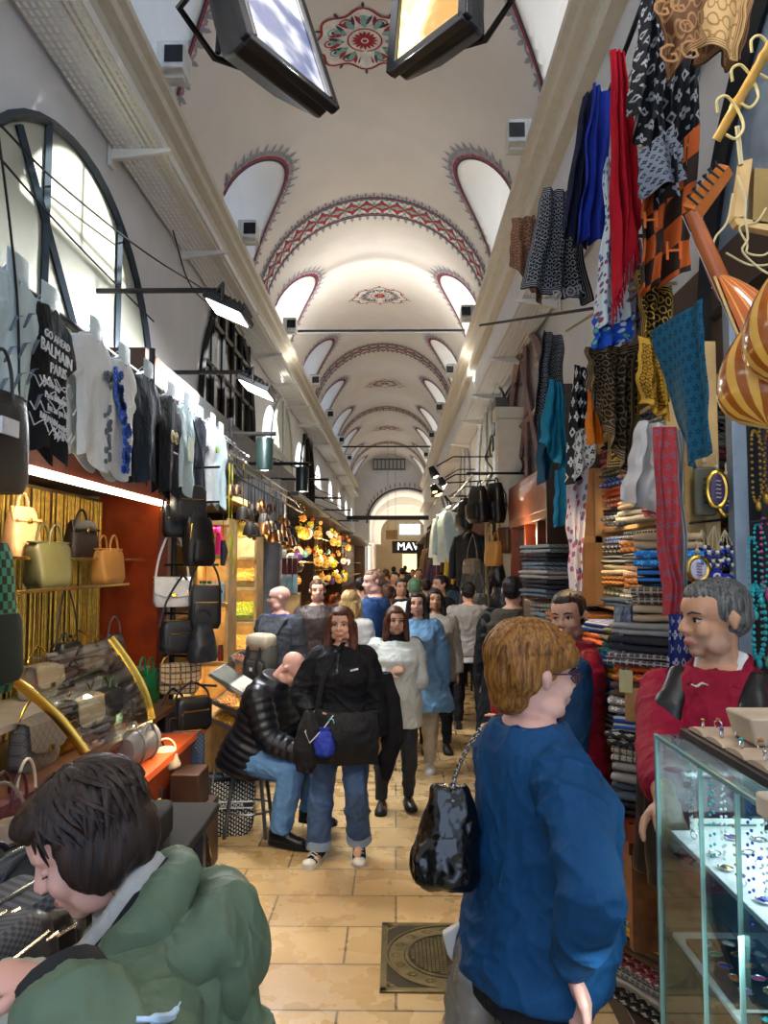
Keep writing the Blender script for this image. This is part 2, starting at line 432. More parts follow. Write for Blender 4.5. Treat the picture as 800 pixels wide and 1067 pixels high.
# lunette windows: mullioned, see-through
fr = M('window_frame_paint', 'cfd2d6', .5); pane = glass('window_pane', (.95, .98, 1), .1, .02, .95)
k = 1
for x, s in ((XL, -1), (XR, 1)):
    for c in LUN:
        if c < 4: continue
        r = D.objects.new('window_%d' % k, None); COL.objects.link(r); r.location = (x + s * DEEP, c, LB); struct(r); k += 1
        b = MB(); arc = [(0, c + LW * cos(a), LB + LH * sin(a)) for a in [pi * i / 20 for i in range(21)]]
        arc = [(x + s * DEEP, p[1], p[2]) for p in arc]
        b.tube(arc, .04, 6); b.cyl(arc[0], arc[-1], .04, 6); b.cyl((x + s * DEEP, c, LB), (x + s * DEEP, c, LB + LH), .025, 6)
        b.cyl((x + s * DEEP, c - LW * .85, LB + .6), (x + s * DEEP, c + LW * .85, LB + .6), .02, 6)
        b.build('window_frame', fr, r)
        b = MB(); b.prism([(p[1] - c, p[2] - LB) for p in arc], (x + s * (DEEP - .01), c, LB), (0, 1, 0), (0, 0, 1), (.006, 0, 0)); b.build('window_glass', pane, r, smooth=0)
# painted ornament on the vault: flat motifs laid on the plaster
ORN = [M('ornament_red', 'a5202c', .8), M('ornament_teal', '86b5ae', .8), M('ornament_ink', '3b4152', .8), M('ornament_grey', '9b98a0', .8), M('ornament_white', 'ece8e0', .8)]
def onv(s, y, lift=.012):        # s: arc length from the crown
    a = s / VR; r = VR - lift; return V((XC + r * sin(a), y, VZ + r * cos(a)))
def leaf(b, s, y, ang, L, W, m, mp=onv, lift=.012, n=5):
    b.c = m; pts = []
    for i in range(n + 1):
        t = i / n; pts.append((t * L, W * sin(pi * t) ** .8 if 0 < t < 1 else 0))
    out = [(p[0], p[1]) for p in pts] + [(p[0], -p[1]) for p in reversed(pts[1:-1])]
    ca, sa = cos(ang), sin(ang)
    b.add([mp(s + x * ca - q * sa, y + x * sa + q * ca, lift) for x, q in out], [tuple(range(len(out)))])
def stroke(b, pts, w, m, mp=onv, lift=.012):
    b.c = m; vs = []
    for i, p in enumerate(pts):
        a = V(pts[min(i + 1, len(pts) - 1)]) - V(pts[max(i - 1, 0)]); a = V((-a[1], a[0])).normalized() * w / 2
        vs += [mp(p[0] + a.x, p[1] + a.y, lift), mp(p[0] - a.x, p[1] - a.y, lift)]
    b.add(vs, [(2 * i, 2 * i + 1, 2 * i + 3, 2 * i + 2) for i in range(len(pts) - 1)])
def disc(b, s, y, r, m, mp=onv, lift=.012, n=10):
    b.c = m; b.add([mp(s + r * cos(2 * pi * i / n), y + r * sin(2 * pi * i / n), lift) for i in range(n)], [tuple(range(n))])
tn = [0]
def trim(b, mats, label=None):
    tn[0] += 1; o = b.build('trim_%d' % tn[0], mats, smooth=0); struct(o, label); return o
SM = VR * th
for yb in [4.4 + 9 * k for k in range(0, 5)]:
    b = MB(); hw = .34
    stroke(b, [(s * SM / 30, yb) for s in range(-30, 31)], 2 * hw, 4, lift=.008)
    for e in (-1, 1):
        stroke(b, [(s * SM / 30, yb + e * hw) for s in range(-30, 31)], .05, 2)
        stroke(b, [(s * SM / 30, yb + e * (hw - .05)) for s in range(-30, 31)], .025, 0)
        for i in range(-20, 21):
            s0 = i * SM / 20
            for dd, aa, L in ((0, 0, .2), (-.035, .55, .13), (.035, -.55, .13)): leaf(b, s0 + dd, yb + e * hw, e * (pi / 2) - e * aa * e, L, .026, 3, n=3)
            leaf(b, s0, yb + e * (hw + .05), e * pi / 2, .09, .02, 2, n=3)
    n = 10
    for i in range(-n, n + 1):
        s0 = i * SM / (n + .5); pd = SM / (n + .5)
        for a in range(4): leaf(b, s0, yb, pi / 4 + a * pi / 2, .26, .045, 0)
        for a in range(4): leaf(b, s0, yb, a * pi / 2, .17, .03, 1)
        disc(b, s0, yb, .045, 2); disc(b, s0, yb, .03, 0, lift=.014)
        for e in (-1, 1):
            stroke(b, [(s0 + pd / 2 + .13 * cos(a), yb + e * .15 + .12 * sin(a)) for a in [2 * pi * q / 12 for q in range(13)]], .022, 1)
            leaf(b, s0 + pd / 2, yb + e * .05, e * pi / 2, .2, .035, 0 if e > 0 else 2)
            disc(b, s0 + pd / 2, yb + e * .26, .035, 1)
            leaf(b, s0 + pd / 2 - .15, yb + e * .27, 0, .12, .025, 2); leaf(b, s0 + pd / 2 + .02, yb + e * .27, 0, .12, .025, 2)
    trim(b, ORN, 'red and teal floral arch band')
for ym in [9 + 9 * k for k in range(0, 4)]:
    b = MB()
    def ol(a): return (.62 * cos(a) * (1 + .08 * cos(8 * a)), ym + .50 * sin(a) * (1 + .10 * cos(8 * a)))
    O = [ol(2 * pi * q / 64) for q in range(64)]
    b.c = 4; b.add([onv(p[0], p[1], .007) for p in O], [tuple(range(64))])
    stroke(b, O + O[:1], .03, 0)
    for a in range(16): leaf(b, 0, ym, a * pi / 8, .17, .022, 0, lift=.016)
    disc(b, 0, ym, .05, 4, lift=.018); disc(b, 0, ym, .03, 0, lift=.02)
    stroke(b, [(.21 * cos(q * pi / 16), ym + .2 * sin(q * pi / 16)) for q in range(33)], .02, 0)
    for a in range(12):
        an = a * pi / 6; c, sn = cos(an), sin(an)
        leaf(b, .24 * c, ym + .22 * sn, an, .2, .05, 1); leaf(b, .26 * c, ym + .24 * sn, an + .5, .22, .025, 2); leaf(b, .26 * c, ym + .24 * sn, an - .5, .22, .03, 0)
        stroke(b, [(.43 * c + .07 * cos(q), ym + .36 * sn + .06 * sin(q)) for q in [pi * z / 6 for z in range(13)]], .02, 1 if a % 2 else 0)
        disc(b, .43 * c, ym + .36 * sn, .03, 2)
        p = ol(an); leaf(b, p[0] * 1.0, p[1], an, .10, .02, 2)
    trim(b, ORN, 'oval rosette painted on the crown of the vault')
for c in LUN:
    if c < 5: continue
    for sd in (-1, 1):
        b = MB(); P = []
        for q in range(61):
            tt = -1 + 2 * q / 60; zz = LB + LH * sqrt(max(0, 1 - tt * tt)); u = sqrt(max(0, VR * VR - (zz - VZ) ** 2)) if zz > VZ else VR
            if u > AW: continue
            P.append((sd * VR * math.asin(min(1, u / VR)), c + LW * tt))
        # push the line outwards a little so that it lies on the main vault
        Q = []
        for i, p in enumerate(P):
            a = V(P[min(i + 1, len(P) - 1)]) - V(P[max(i - 1, 0)]); nn = V((-a[1], a[0])).normalized()
            if nn.x * sd > 0 and abs(nn.x) > .2: nn = -nn
            if abs(nn.x) <= .2 and nn.y * (p[1] - c) < 0: nn = -nn
            Q.append((V(p) + nn * .045, nn))
        stroke(b, [q[0] for q in Q], .045, 2); stroke(b, [q[0] + q[1] * .045 for q in Q], .04, 0)
        L = 0
        for i in range(1, len(Q)):
            L += (Q[i][0] - Q[i - 1][0]).length
            if L > .13:
                L = 0; p, nn = Q[i]; an = atan2(nn.y, nn.x)
                for da, ll in ((0, .24), (.7, .15), (-.7, .15)): leaf(b, p.x + nn.x * .05, p.y + nn.y * .05, an + da, ll, .03, 3, n=3)
                leaf(b, p.x + nn.x * .08, p.y + nn.y * .08, an, .1, .018, 2, n=3); leaf(b, p.x + nn.x * .04, p.y + nn.y * .04, an + 1.57, .05, .02, 1, n=3)
        trim(b, ORN, 'grey lace edge painted round a lunette')
# cornices
for x, s, nm in ((XL, 1, 'left'), (XR, -1, 'right')):
    b = MB(); pr = [(0, 0), (.05, 0), (.08, .05), (.17, .08), (.19, .14), (.25, .16), (.25, .24), (0, .24)]
    b.prism([(p[0] * s, p[1]) for p in pr], (x, YB, 6.18), (1, 0, 0), (0, 0, 1), (0, YE - YB, 0)); trim(b, beige, 'beige moulded cornice')
    b = MB(); x1 = x + s * .02
    b.bx(min(x, x + s * .12), max(x, x + s * .12), YB, YE, 5.86, 6.02); trim(b, beige, 'flat beige duct under the cornice')
# perforated cable trays with brackets
def tray(x0, x1, z, wx, ys, label, lipside):
    r = thing('cable_tray', label, 'cable tray', ((x0 + x1) / 2, 10, z)); b = MB()
    n = 9; W = x1 - x0; y = YB
    xs = []
    for i in range(n): xs += [x0 + W * (i + .16) / n, x0 + W * (i + .55) / n]
    while y < 40:
        p = .075 if y < 15 else .3; g = p * .28
        b.add([(x0, y, z), (x1, y, z), (x1, y + g, z), (x0, y + g, z)], [(0, 1, 2, 3)])
        e = [x0] + xs + [x1]
        for i in range(0, len(e), 2):
            b.add([(e[i], y + g, z), (e[i + 1], y + g, z), (e[i + 1], y + p, z), (e[i], y + p, z)], [(0, 1, 2, 3)])
        y += p
    for xe in (x0, x1): b.bx(xe - .004, xe + .004, YB, 40, z, z + .085)
    b.build('tray_pan', tray_m, r, smooth=0)
    for yb in ys:
        b = MB(); d = 1 if x0 > wx else -1; far = x1 + .06 if d > 0 else x0 - .06
        b.bx(min(wx + d * .003, wx + d * .03), max(wx + d * .003, wx + d * .03), yb - .05, yb + .05, z - .16, z + .1)
        b.prism([(0, -.1), (abs(far - wx), -.03), (abs(far - wx), -.004), (0, -.004)], (wx + d * .004, yb - .025, z), (d, 0, 0), (0, 0, 1), (0, .05, 0))
        b.build('bracket', tray_m, r, bevel=.004)
    return r
tray(-2.36, -1.94, 5.33, XL, [2.2, 4.2, 6.2, 8.3, 10.4, 12.5, 14.6, 16.7, 18.8, 22, 26, 30, 34], 'white perforated cable tray on brackets along the left wall', 1)
tray(1.28, 1.63, 4.52, XR, [3.2, 5.4, 7.6, 9.8, 12, 14.2, 17, 20, 24, 28, 32], 'white perforated cable tray along the right wall above the scarves', -1)
# white projector boxes and junction boxes on the cornices
bxm = M('box_plastic', 'd9d8d2', .5)
def proj(x, y, z, s, label):
    r = thing('projector_box', label, 'light projector', (x, y, z), 0, 'projector boxes on the cornices'); b = MB()
    b.box((x, y, z + .13), (.26, .3, .26)); b.build('housing', bxm, r, bevel=.012)
    b = MB(); b.box((x - s * .04, y - .155, z + .13), (.17, .012, .16)); b.build('lens', M('lens_dark', '20242c', .15), r)
    b = MB(); b.box((x, y, z + .28), (.2, .06, .04)); b.build('handle', black_m, r, bevel=.008)
    b = MB(); b.bx(x - .28 if s < 0 else x - .1, x + .1 if s < 0 else x + .28, y - .04, y + .04, z - .03, z); b.build('bracket', tray_m, r)
for i, y in enumerate([6.9, 10.6, 14.9, 19.5, 24, 29, 34]):
    proj(-2.08, y, 6.42, -1, 'white projector box on the left cornice, number %d from the front of the hall' % (i + 1) if 0 else 'white projector box on the left cornice, ' + ['above the first arched window', 'between the first two arched windows', 'above the floodlights', 'past the first tie rod', 'above the lamp stalls', 'well down the hall', 'nearest the end wall'][i])
for i, y in enumerate([8.2, 14.2, 18.5, 23, 28, 33]):
    proj(1.36, y, 6.42, 1, 'white projector box on the right cornice, ' + ['beside the perforated tray end', 'just before the first tie rod', 'beside the second floral arch', 'above the hanging backpacks', 'above the hanging garments', 'nearest the end wall'][i])
# tie rods
for i, (y, z) in enumerate(((15.9, 6.75), (31.5, 6.68))):
    b = MB(); b.cyl((XL + .2, y, z), (XR - .2, y, z), .035, 8)
    tag(b.build('tie_rod', dark_m), ['nearer', 'farther'][i] + ' iron tie rod spanning the vault', 'tie rod', 'iron tie rods')
# end wall with pointed arch, and the cross vaults beyond
def parch(cx, hw, zs, za, n=12):       # pointed arch outline from left foot to right foot
    L = []; h = za - zs; R = (hw * hw + h * h) / (2 * hw); a1 = atan2(h, R - hw)
    for i in range(n + 1): a = a1 * i / n; L.append((cx - hw + R - R * cos(a), zs + R * sin(a)))
    return L + [(2 * cx - p[0], p[1]) for p in reversed(L[:-1])]
AC = .55; arch = parch(AC, 2.1, 4.1, 6.15)
b = MB(); poly = [(XL - .2, 3.2)] + [(AC - 2.1, 3.2)] + arch + [(AC + 2.1, 3.2)]
poly = [(AC - 2.1, 3.2)] + arch + [(AC + 2.1, 3.2), (4.4, 3.2), (4.4, 9), (-4.4, 9), (-4.4, 3.2)]
b.prism(poly, (0, YE, 0), (1, 0, 0), (0, 0, 1), (0, .5, 0)); struct(b.build('wall_end', wallp, smooth=0), 'white end wall with a pointed arch')
b = MB(); mpE = lambda s, y, l: V((s, YE - l, y))
stroke(b, [(p[0] + (p[0] - AC) * .06, p[1] + .12) for p in arch], .1, 2, mpE)
for i in range(1, len(arch) - 1, 1):
    p = arch[i]; leaf(b, p[0] + (p[0] - AC) * .08, p[1] + .2, pi / 2, .3, .05, 3, mpE)
trim(b, ORN)
for y in (49.5, 54):
    b = MB(); a2 = parch(AC, 1.9 if y < 50 else 1.6, 4.0, 5.6 if y < 50 else 5.1)
    b.prism([(a2[0][0], 3.2)] + a2 + [(a2[-1][0], 3.2), (4.4, 3.2), (4.4, 9), (-4.4, 9), (-4.4, 3.2)], (0, y, 0), (1, 0, 0), (0, 0, 1), (0, .4, 0)); trim(b, white, 'inner white arch')
b = MB(); n = len(arch)
b.add([(p[0], YE + .4, p[1]) for p in arch] + [(p[0], 62, p[1]) for p in arch], [(i, i + 1, n + i + 1, n + i) for i in range(n - 1)]); trim(b, white, 'vault beyond the end wall')
b = MB(); b.bx(-4.4, 5, 62, 62.3, 0, 9); struct(b.build('wall_back', M('back_wall_plaster', 'b9a98c', .9), smooth=0))
for x in (AC - 2.1, AC + 2.1):
    b = MB(); s = -1 if x < AC else 1; b.bx(min(x, x + s * .2), max(x, x + s * .2), YE + .4, 62, 0, 4.2); trim(b, wallp)
area((AC, 53, 3.0), (0, 0, 1), 3, 12, 260, NEUT); area((AC, 55, 2.9), (0, -.5, -1), 3, 10, 160, WARM)
r = D.objects.new('window_90', None); COL.objects.link(r); r.location = (AC + .6, 61.9, 4.6); struct(r)
b = MB(); b.box((AC + .6, 61.95, 4.6), (1.7, .1, .9)); b.build('window_glass', emis('daylight_pane', 'cfe0f5', 1.6), r)
b = MB()
for x in (-.85, -.3, .3, .85): b.box((AC + .6 + x, 61.88, 4.6), (.07, .08, .95))
for z in (-.45, .45): b.box((AC + .6, 61.88, 4.6 + z), (1.75, .08, .07))
b.build('window_frame', fr, r)
# --- arched windows on the left wall
def arcw(y0, R, zc, zb, n=24):
    return [(y0 + R * cos(pi * i / n), zc + R * sin(pi * i / n)) for i in range(n + 1)]
fpane = M('frosted_pane', 'c3c4b2', .5, var=.05, vs=1.2)
def left_window(nm, y0, R, zc, zb, bars, mat, dark, label):
    r = D.objects.new(nm, None); COL.objects.link(r); r.location = (XL, y0, zb); struct(r, label)
    A = arcw(y0, R, zc, zb); b = MB()
    b.prism([(y0 + R, zb)] + A + [(y0 - R, zb)], (XL + .012, 0, 0), (0, 1, 0), (0, 0, 1), (.01, 0, 0)); b.build('window_glass', mat, r, smooth=0)
    b = MB(); x = XL + .045
    b.tube([(x, y0 + R, zb)] + [(x, p[0], p[1]) for p in A] + [(x, y0 - R, zb)], .035, 4); b.cyl((x, y0 - R, zb), (x, y0 + R, zb), .035, 4)
    for p, q in bars: b.cyl((x, p[0], p[1]), (x, q[0], q[1]), .03, 4)
    b.build('window_frame', dark, r)
dk = M('window_iron', '34404a', .5, .3)
left_window('window_91', 5.55, 1.75, 3.2, 2.75, [((6.35, 2.75), (6.35, 4.75)), ((4.6, 4.6), (6.1, 2.9)), ((6.1, 3.0), (7.2, 3.85)), ((5.0, 2.75), (5.0, 4.85))], fpane, dk, 'arched window with pale panels and dark iron bars')
rp = M('mirror_pane', '8d8a86', .06, .85, var=.05)
left_window('window_92', 10.9, 1.75, 3.75, 3.6, [((y, 3.6), (y, 5.35)) for y in (9.7, 10.3, 10.9, 11.5, 12.1)] + [((9.3, 4.4), (12.5, 4.4)), ((9.6, 5.0), (12.2, 5.0))], rp, black_m, 'arched window with reflecting panes behind an iron grille')
left_window('window_93', 16, 1.5, 3.8, 3.2, [((16, 3.2), (16, 5.3)), ((14.5, 4.1), (17.5, 4.1))], fpane, fr, 'pale arched niche window past the spotlights')
left_window('window_94', 20.5, 1.5, 3.8, 3.2, [((y, 3.2), (y, 5.2)) for y in (19.6, 20.5, 21.4)], rp, black_m, 'dark grilled arched window by the lamp stalls')
# right wall: dark arched window frame high beside the oud, pale windows further down
def right_window(nm, y0, R, zc, zb, bars, mat, dark, label, x=XR):
    r = D.objects.new(nm, None); COL.objects.link(r); r.location = (x, y0, zb); struct(r, label)
    A = arcw(y0, R, zc, zb); b = MB()
    b.prism([(y0 + R, zb)] + A + [(y0 - R, zb)], (x - .025, 0, 0), (0, 1, 0), (0, 0, 1), (.01, 0, 0)); b.build('window_glass', mat, r, smooth=0)
    b = MB(); xx = x - .06
    b.tube([(xx, y0 + R, zb)] + [(xx, p[0], p[1]) for p in A] + [(xx, y0 - R, zb)], .05, 4); b.cyl((xx, y0 - R, zb), (xx, y0 + R, zb), .05, 4)
    for p, q in bars: b.cyl((xx, p[0], p[1]), (xx, q[0], q[1]), .035, 4)
    b.build('window_frame', dark, r)
right_window('window_95', 2.3, 1.6, 3.0, 2.4, [((2.9, 2.4), (2.9, 4.4)), ((1.0, 3.1), (3.8, 3.1))], M('sky_grey_pane', '9fb0c2', .1, .3), black_m, 'dark framed arched window behind the oud')
right_window('window_96', 9.3, 1.3, 3.3, 2.75, [((8.3, 2.75), (9.6, 4.4)), ((9.3, 2.75), (9.3, 4.6)), ((8.0, 3.6), (10.6, 3.6)), ((10.1, 2.75), (9.2, 3.8))], M('dim_pane', '8b7f7a', .2, .2), M('mauve_wood', '8d6f69', .5), 'mauve wooden arched window above the shop panel')
right_window('window_97', 13.5, 1.3, 3.4, 2.9, [((13.5, 2.9), (13.5, 4.7))], fpane, fr, 'pale arched window past the mauve one')
right_window('window_98', 18.0, 1.3, 3.4, 2.9, [((18, 2.9), (18, 4.7))], fpane, fr, 'pale arched window above the hanging garments')
# manhole cover set in the floor
c0 = PZ(398, 963); c1 = PZ(393, 1035); x0 = c0.x - .0; yc = (c0.y + c1.y) / 2; hs = abs(c0.y - c1.y) / 2
br_m = M('worn_bronze', '8a7a55', .38, .75, var=.2, vs=12); br_d = M('bronze_recess', '453c2a', .6, .5)
r = thing('manhole_cover', 'square bronze manhole cover with a round pattern set in the paving', 'manhole cover', (x0 + hs, yc, 0)); mx = x0 + hs
b = MB(); b.bx(x0, x0 + 2 * hs, yc - hs, yc + hs, -.01, .004); b.build('base_plate', br_d, r, bevel=.003)
b = MB(); q = hs - .015
for a, d in (((-q, 0), (.03, 2 * hs)), ((q, 0), (.03, 2 * hs)), ((0, -q), (2 * hs, .03)), ((0, q), (2 * hs, .03))): b.box((mx + a[0], yc + a[1], .006), (d[0], d[1], .008))
b.build('rim', br_m, r, bevel=.002)
b = MB()
def annulus(b, r0, r1, z0, z1, n=64):
    rs = [[V((mx + rr * cos(2 * pi * j / n), yc + rr * sin(2 * pi * j / n), z)) for rr, z in ((r0, z0), (r1, z0), (r1, z1), (r0, z1))] for j in range(n)]
    b.rings(rs, True)
annulus(b, hs * .90, hs * .93, .003, .010); annulus(b, hs * .60, hs * .64, .003, .010); annulus(b, hs * .66, hs * .88, .003, .006)
for k in range(16):
    a = 2 * pi * k / 16; cx, cy = mx + hs * .77 * cos(a), yc + hs * .77 * sin(a)
    for q in range(6):
        e = q * pi / 3; b.ell((cx + hs * .055 * cos(e), cy + hs * .045 * sin(e), .006), (hs * .028, hs * .02, .006), 6)
for i in range(-9, 10):
    for j in range(-9, 10):
        xx, yy = i * hs * .058, j * hs * .058
        if xx * xx + yy * yy < (hs * .55) ** 2 and not (abs(xx - .02) < hs * .08 and abs(yy) < hs * .3): b.box((mx + xx, yc + yy, .006), (hs * .042, hs * .036, .008))
for a in range(4):
    sx, sy = (1 if a & 1 else -1), (1 if a & 2 else -1)
    for q in range(5): b.ell((mx + sx * hs * (.74 + .045 * q), yc + sy * hs * (.94 - .05 * q), .005), (hs * .04, hs * .025, .006), 6)
b.build('cover_disc', br_m, r)
# ================================================================ PEOPLE
def skin(name, c): return M(name, c, .5, var=.05, vs=14, bump=.05, bs=120, spec=.35)
SK_L = skin('skin_light', 'd8a488'); SK_P = skin('skin_pink', 'd9a592'); SK_T = skin('skin_tan', 'c8977a'); SK_A = skin('skin_warm', 'd6a68a'); SK_D = skin('skin_olive', 'c48f6d')
LIP = M('lips', 'b36f60', .4, var=.05); EYEW = M('eye_white', 'cfc6bd', .25, var=0); IRIS = M('iris', '20140e', .1, var=0)
def hairmat(n, c, c2):
    if n in MATS: return MATS[n]
    t = NT(n); co = t.scale(t.coord(), (1, 1, .12)); nz = t.noise(co, 130, 3, .6)
    t.bsdf(t.mix(t.ramp(nz, .35, .65), srgb(c), srgb(c2)), .5, 0., t.bump(nz, .5, .004), .35); MATS[n] = t.m; return t.m
H_DK = hairmat('hair_dark', '130b07', '33201a'); H_BL = hairmat('hair_black', '0a0909', '1e1a18'); H_BR = hairmat('hair_brown', '2a1a10', '5a3a22')
H_GI = hairmat('hair_ginger', '4f2c0d', 'a06a2a'); H_GR = hairmat('hair_grey', '2c2b2a', '77746f'); H_BO = hairmat('hair_blonde', '8a6a3e', 'd0ab72'); H_AU = hairmat('hair_auburn', '2a150c', '6a3a20'); H_BZ = hairmat('hair_buzz', '6b4a3a', '8d6a55')
def cloth(n, c, rough=.8, var=.1, vs=5, bs=220, bump=.2, fold=.22): return M(n, c, rough, var=var, vs=vs, bump=bump, bs=bs, spec=.25, fold=fold)
def ROTX(a): return Matrix.Rotation(RAD(a), 3, 'X')
def ROTY(a): return Matrix.Rotation(RAD(a), 3, 'Y')
def ROTZ(a): return Matrix.Rotation(RAD(a), 3, 'Z')
TM = [(-.13, .12, .085, .01), (-.05, .168, .118, .012), (.04, .165, .118, 0), (.14, .146, .105, -.002), (.26, .156, .115, -.004), (.37, .172, .118, .004), (.43, .160, .10, .014), (.475, .118, .080, .02), (.52, .065, .06, .02)]
TF = [(-.13, .13, .095, .015), (-.05, .178, .125, .02), (.04, .168, .118, .005), (.14, .135, .10, -.002), (.24, .142, .112, -.012), (.32, .152, .128, -.022), (.38, .155, .112, -.006), (.43, .146, .094, .012), (.475, .105, .074, .02), (.52, .058, .055, .02)]
def ering(c, T, hw, hd, yo, n=20, p=2.3):
    R = []
    for j in range(n):
        a = 2 * pi * j / n; x, y = cos(a), sin(a)
        x = math.copysign(abs(x) ** (2 / p), x); y = math.copysign(abs(y) ** (2 / p), y)
        R.append(c[0] + T @ V((x * hw, y * hd + yo, c[1])))
    return R
def person(label, x, y, yaw, h=1.68, sex='m', build=1.0, belly=0., lean=0, side=0, turn=0, armL=None, armR=None, legL=None, legR=None, head=(0, 0, 0), pz=None,
           skinm=SK_L, hair=('short', H_DK), top=None, bottom=None, shoes=None, over=None, vox=.009, face=True, beard=None, feet=(0, 0), curl=(35, 35), palm=(None, None), group=None, glasses=None, brows=None, wr=1.0, hd=(None, None), hk=1.0, neck=.075):
    s = h / 1.70; R0 = thing('person', label, 'person', (x, y, 0), yaw, group)
    un = lambda v: V(v).normalized()
    legL = legL or ((.05, 0, -1), (0, .02, -1)); legR = legR or ((-.05, 0, -1), (0, .02, -1))
    armL = armL or ((.18, .05, -1), (.08, -.15, -1)); armR = armR or ((-.18, .05, -1), (-.08, -.15, -1))
    T = ROTZ(turn) @ ROTX(lean) @ ROTY(side)
    tl, sl = .425 * s, .40 * s
    def legpts(o, L):
        hp = V((o * .092 * s * (build * .5 + .5), .01, -.03 * s)); k = hp + un(L[0]) * tl; a = k + un(L[1]) * sl; return hp, k, a
    LL, LR = legpts(1, legL), legpts(-1, legR)
    if pz is None: pz = .085 * s - min(LL[2].z, LR[2].z)
    P = V((0, 0, pz)); LL = [P + q for q in LL]; LR = [P + q for q in LR]
    prof = TM if sex == 'm' else TF
    def trings(mb, z0, z1, infl=0., flare=0., cap=True, puff=0, sh=1.0, mb_n=22, kb=1.0):
        rs = []; zs = sorted(set([z0, z1] + [q[0] for q in prof if z0 < q[0] < z1] + ([z0 + (z1 - z0) * i / (10 if not puff else 48) for i in range(10 if not puff else 48)])))
        for z in zs:
            if z <= prof[0][0]: q = prof[1][1:]
            else:
                q = prof[-1][1:]
                for a, b2 in zip(prof, prof[1:]):
                    if a[0] <= z <= b2[0]:
                        f = (z - a[0]) / (b2[0] - a[0]); f = f * f * (3 - 2 * f); q = [a[i] + (b2[i] - a[i]) * f for i in (1, 2, 3)]; break
                if z < prof[1][0]: q = prof[1][1:]
            bb = build if z < .42 else build * .6 + .4
            be = belly * max(0, 1 - ((z - .12) / .28) ** 2)
            fl = flare * max(0, (.1 - z)) / .4
            pf = puff and infl * .30 * (abs(sin(pi * z / puff)) - .6)
            hw = (q[0] * bb + infl + fl + pf + be * .5) * s; hd = (q[1] * bb + infl * .9 + fl * .8 + pf + be * .7) * s
            rs.append(ering((P, z * s), T, hw, hd, (q[2] - be * .6) * s, mb_n))
        mb.rings(rs); return mb
    shw = (.168 if sex == 'm' else .152) * (build * .7 + .3)
    S = {1: P + T @ V((shw * s, .012 * s, .408 * s)), -1: P + T @ V((-shw * s, .012 * s, .408 * s))}
    ua, fa = .285 * s, .25 * s
    A = {}
    for o, a in ((1, armL), (-1, armR)):
        if isinstance(a, dict):      # reach for a point of the place, elbow bent towards the hint
            t_ = ROTZ(-yaw) @ (V(a['to']) - V((x, y, 0))); d = t_ - S[o]; L = min(d.length, (ua + fa) * .985); d.normalize()
            ca = (ua * ua + L * L - fa * fa) / (2 * ua * L); hn = V(a['hint']); hn = (hn - d * hn.dot(d)).normalized()
            e = S[o] + d * (ua * ca) + hn * (ua * sqrt(max(0, 1 - ca * ca))); w = S[o] + d * L
        else: e = S[o] + un(a[0]) * ua; w = e + un(a[1]) * fa
        A[o] = (S[o], e, w)
    ab = build * .5 + .5
    def arm(mb, o, infl=0., end=1.0, puff=0, n=14, cuff=0.):
        a, e, w = A[o]; rad = [(0, .056), (.25, .056), (.5, .052), (.85, .043), (1, .042), (1.15, .043), (1.4, .041), (1.75, .032), (2, .028)]
        pts = []; rr = []; N = 16 if not puff else 60
        mx = 2 * end
        for i in range(N + 1):
            t = mx * i / N
            p = a.lerp(e, t) if t < 1 else e.lerp(w, t - 1)
            if abs(t - 1) < .22:      # round the elbow
                f = (t - .78) / .44; p = (a.lerp(e, .78).lerp(e, f)).lerp(e.lerp(e.lerp(w, .22), f), f)
            r = .05
            for q, q2 in zip(rad, rad[1:]):
                if q[0] <= t <= q2[0]: r = q[1] + (q2[1] - q[1]) * (t - q[0]) / (q2[0] - q[0])
            if t > 1.99: r = rad[-1][1]
            pf = puff and infl * .28 * (abs(sin(pi * t * .27 / puff)) - .6)
            pts.append(p); rr.append((r * ab + infl + pf + cuff * max(0, t - 1)) * s)
        d = (A[o][0] - (P + T @ V((0, 0, .40 * s)))) * .45
        pts = [a - d] + pts; rr = [rr[0] * .9] + rr
        mb.tube(pts, rr, n); mb.ell(a, rr[1] * 1.02, 12)
    def leg(mb, L, infl=0., z_end=1.0, cuff=0., n=14):
        hp, k, a = L; rad = [(0, .098), (.3, .088), (.7, .068), (1, .056), (1.25, .055), (1.5, .048), (1.9, .036), (2, .036)]; pts = []; rr = []
        for i in range(17):
            t = 2 * z_end * i / 16; p = hp.lerp(k, t) if t < 1 else k.lerp(a, t - 1)
            for q, q2 in zip(rad, rad[1:]):
                if q[0] <= t <= q2[0] + 1e-6: r = q[1] + (q2[1] - q[1]) * (t - q[0]) / (q2[0] - q[0])
            pts.append(p); rr.append((r * (build * .6 + .4) + infl + cuff * max(0, t - 1)) * s)
        pts = [hp + (hp - k).normalized() * .05 * s] + pts; rr = [rr[0]] + rr
        mb.tube(pts, rr, n)
    # head
    HR = ROTZ(head[0]) @ ROTX(head[1]) @ ROTY(head[2])
    nb = P + T @ V((0, .02 * s, .49 * s)); nt = nb + (T @ V((0, -.01, .5)) + HR @ V((0, -.02, .5))).normalized() * neck * s
    hc = nt + HR @ V((0, -.012 * s, .088 * s)); ks = s * 1.02 * hk
    hp_ = lambda p: hc + HR @ (V(p) * ks)
    body = MB(); fw = .93 if sex == 'f' else 1.
    trings(body, -.13, .52)
    for o in (1, -1): arm(body, o)
    for L in (LL, LR): leg(body, L)
    hl = MB()
    hl.tube([nb - T @ V((0, 0, .05 * s)), nb, nt, hc + HR @ V((0, .02 * s, -.02 * s))], [.068 * s, .056 * s * (1 if sex == 'm' else .88), .053 * s * (1 if sex == 'm' else .88), .055 * s], 14)
    def he(c, r): hl.ell(hp_(c), [q * ks for q in r], 16, HR)
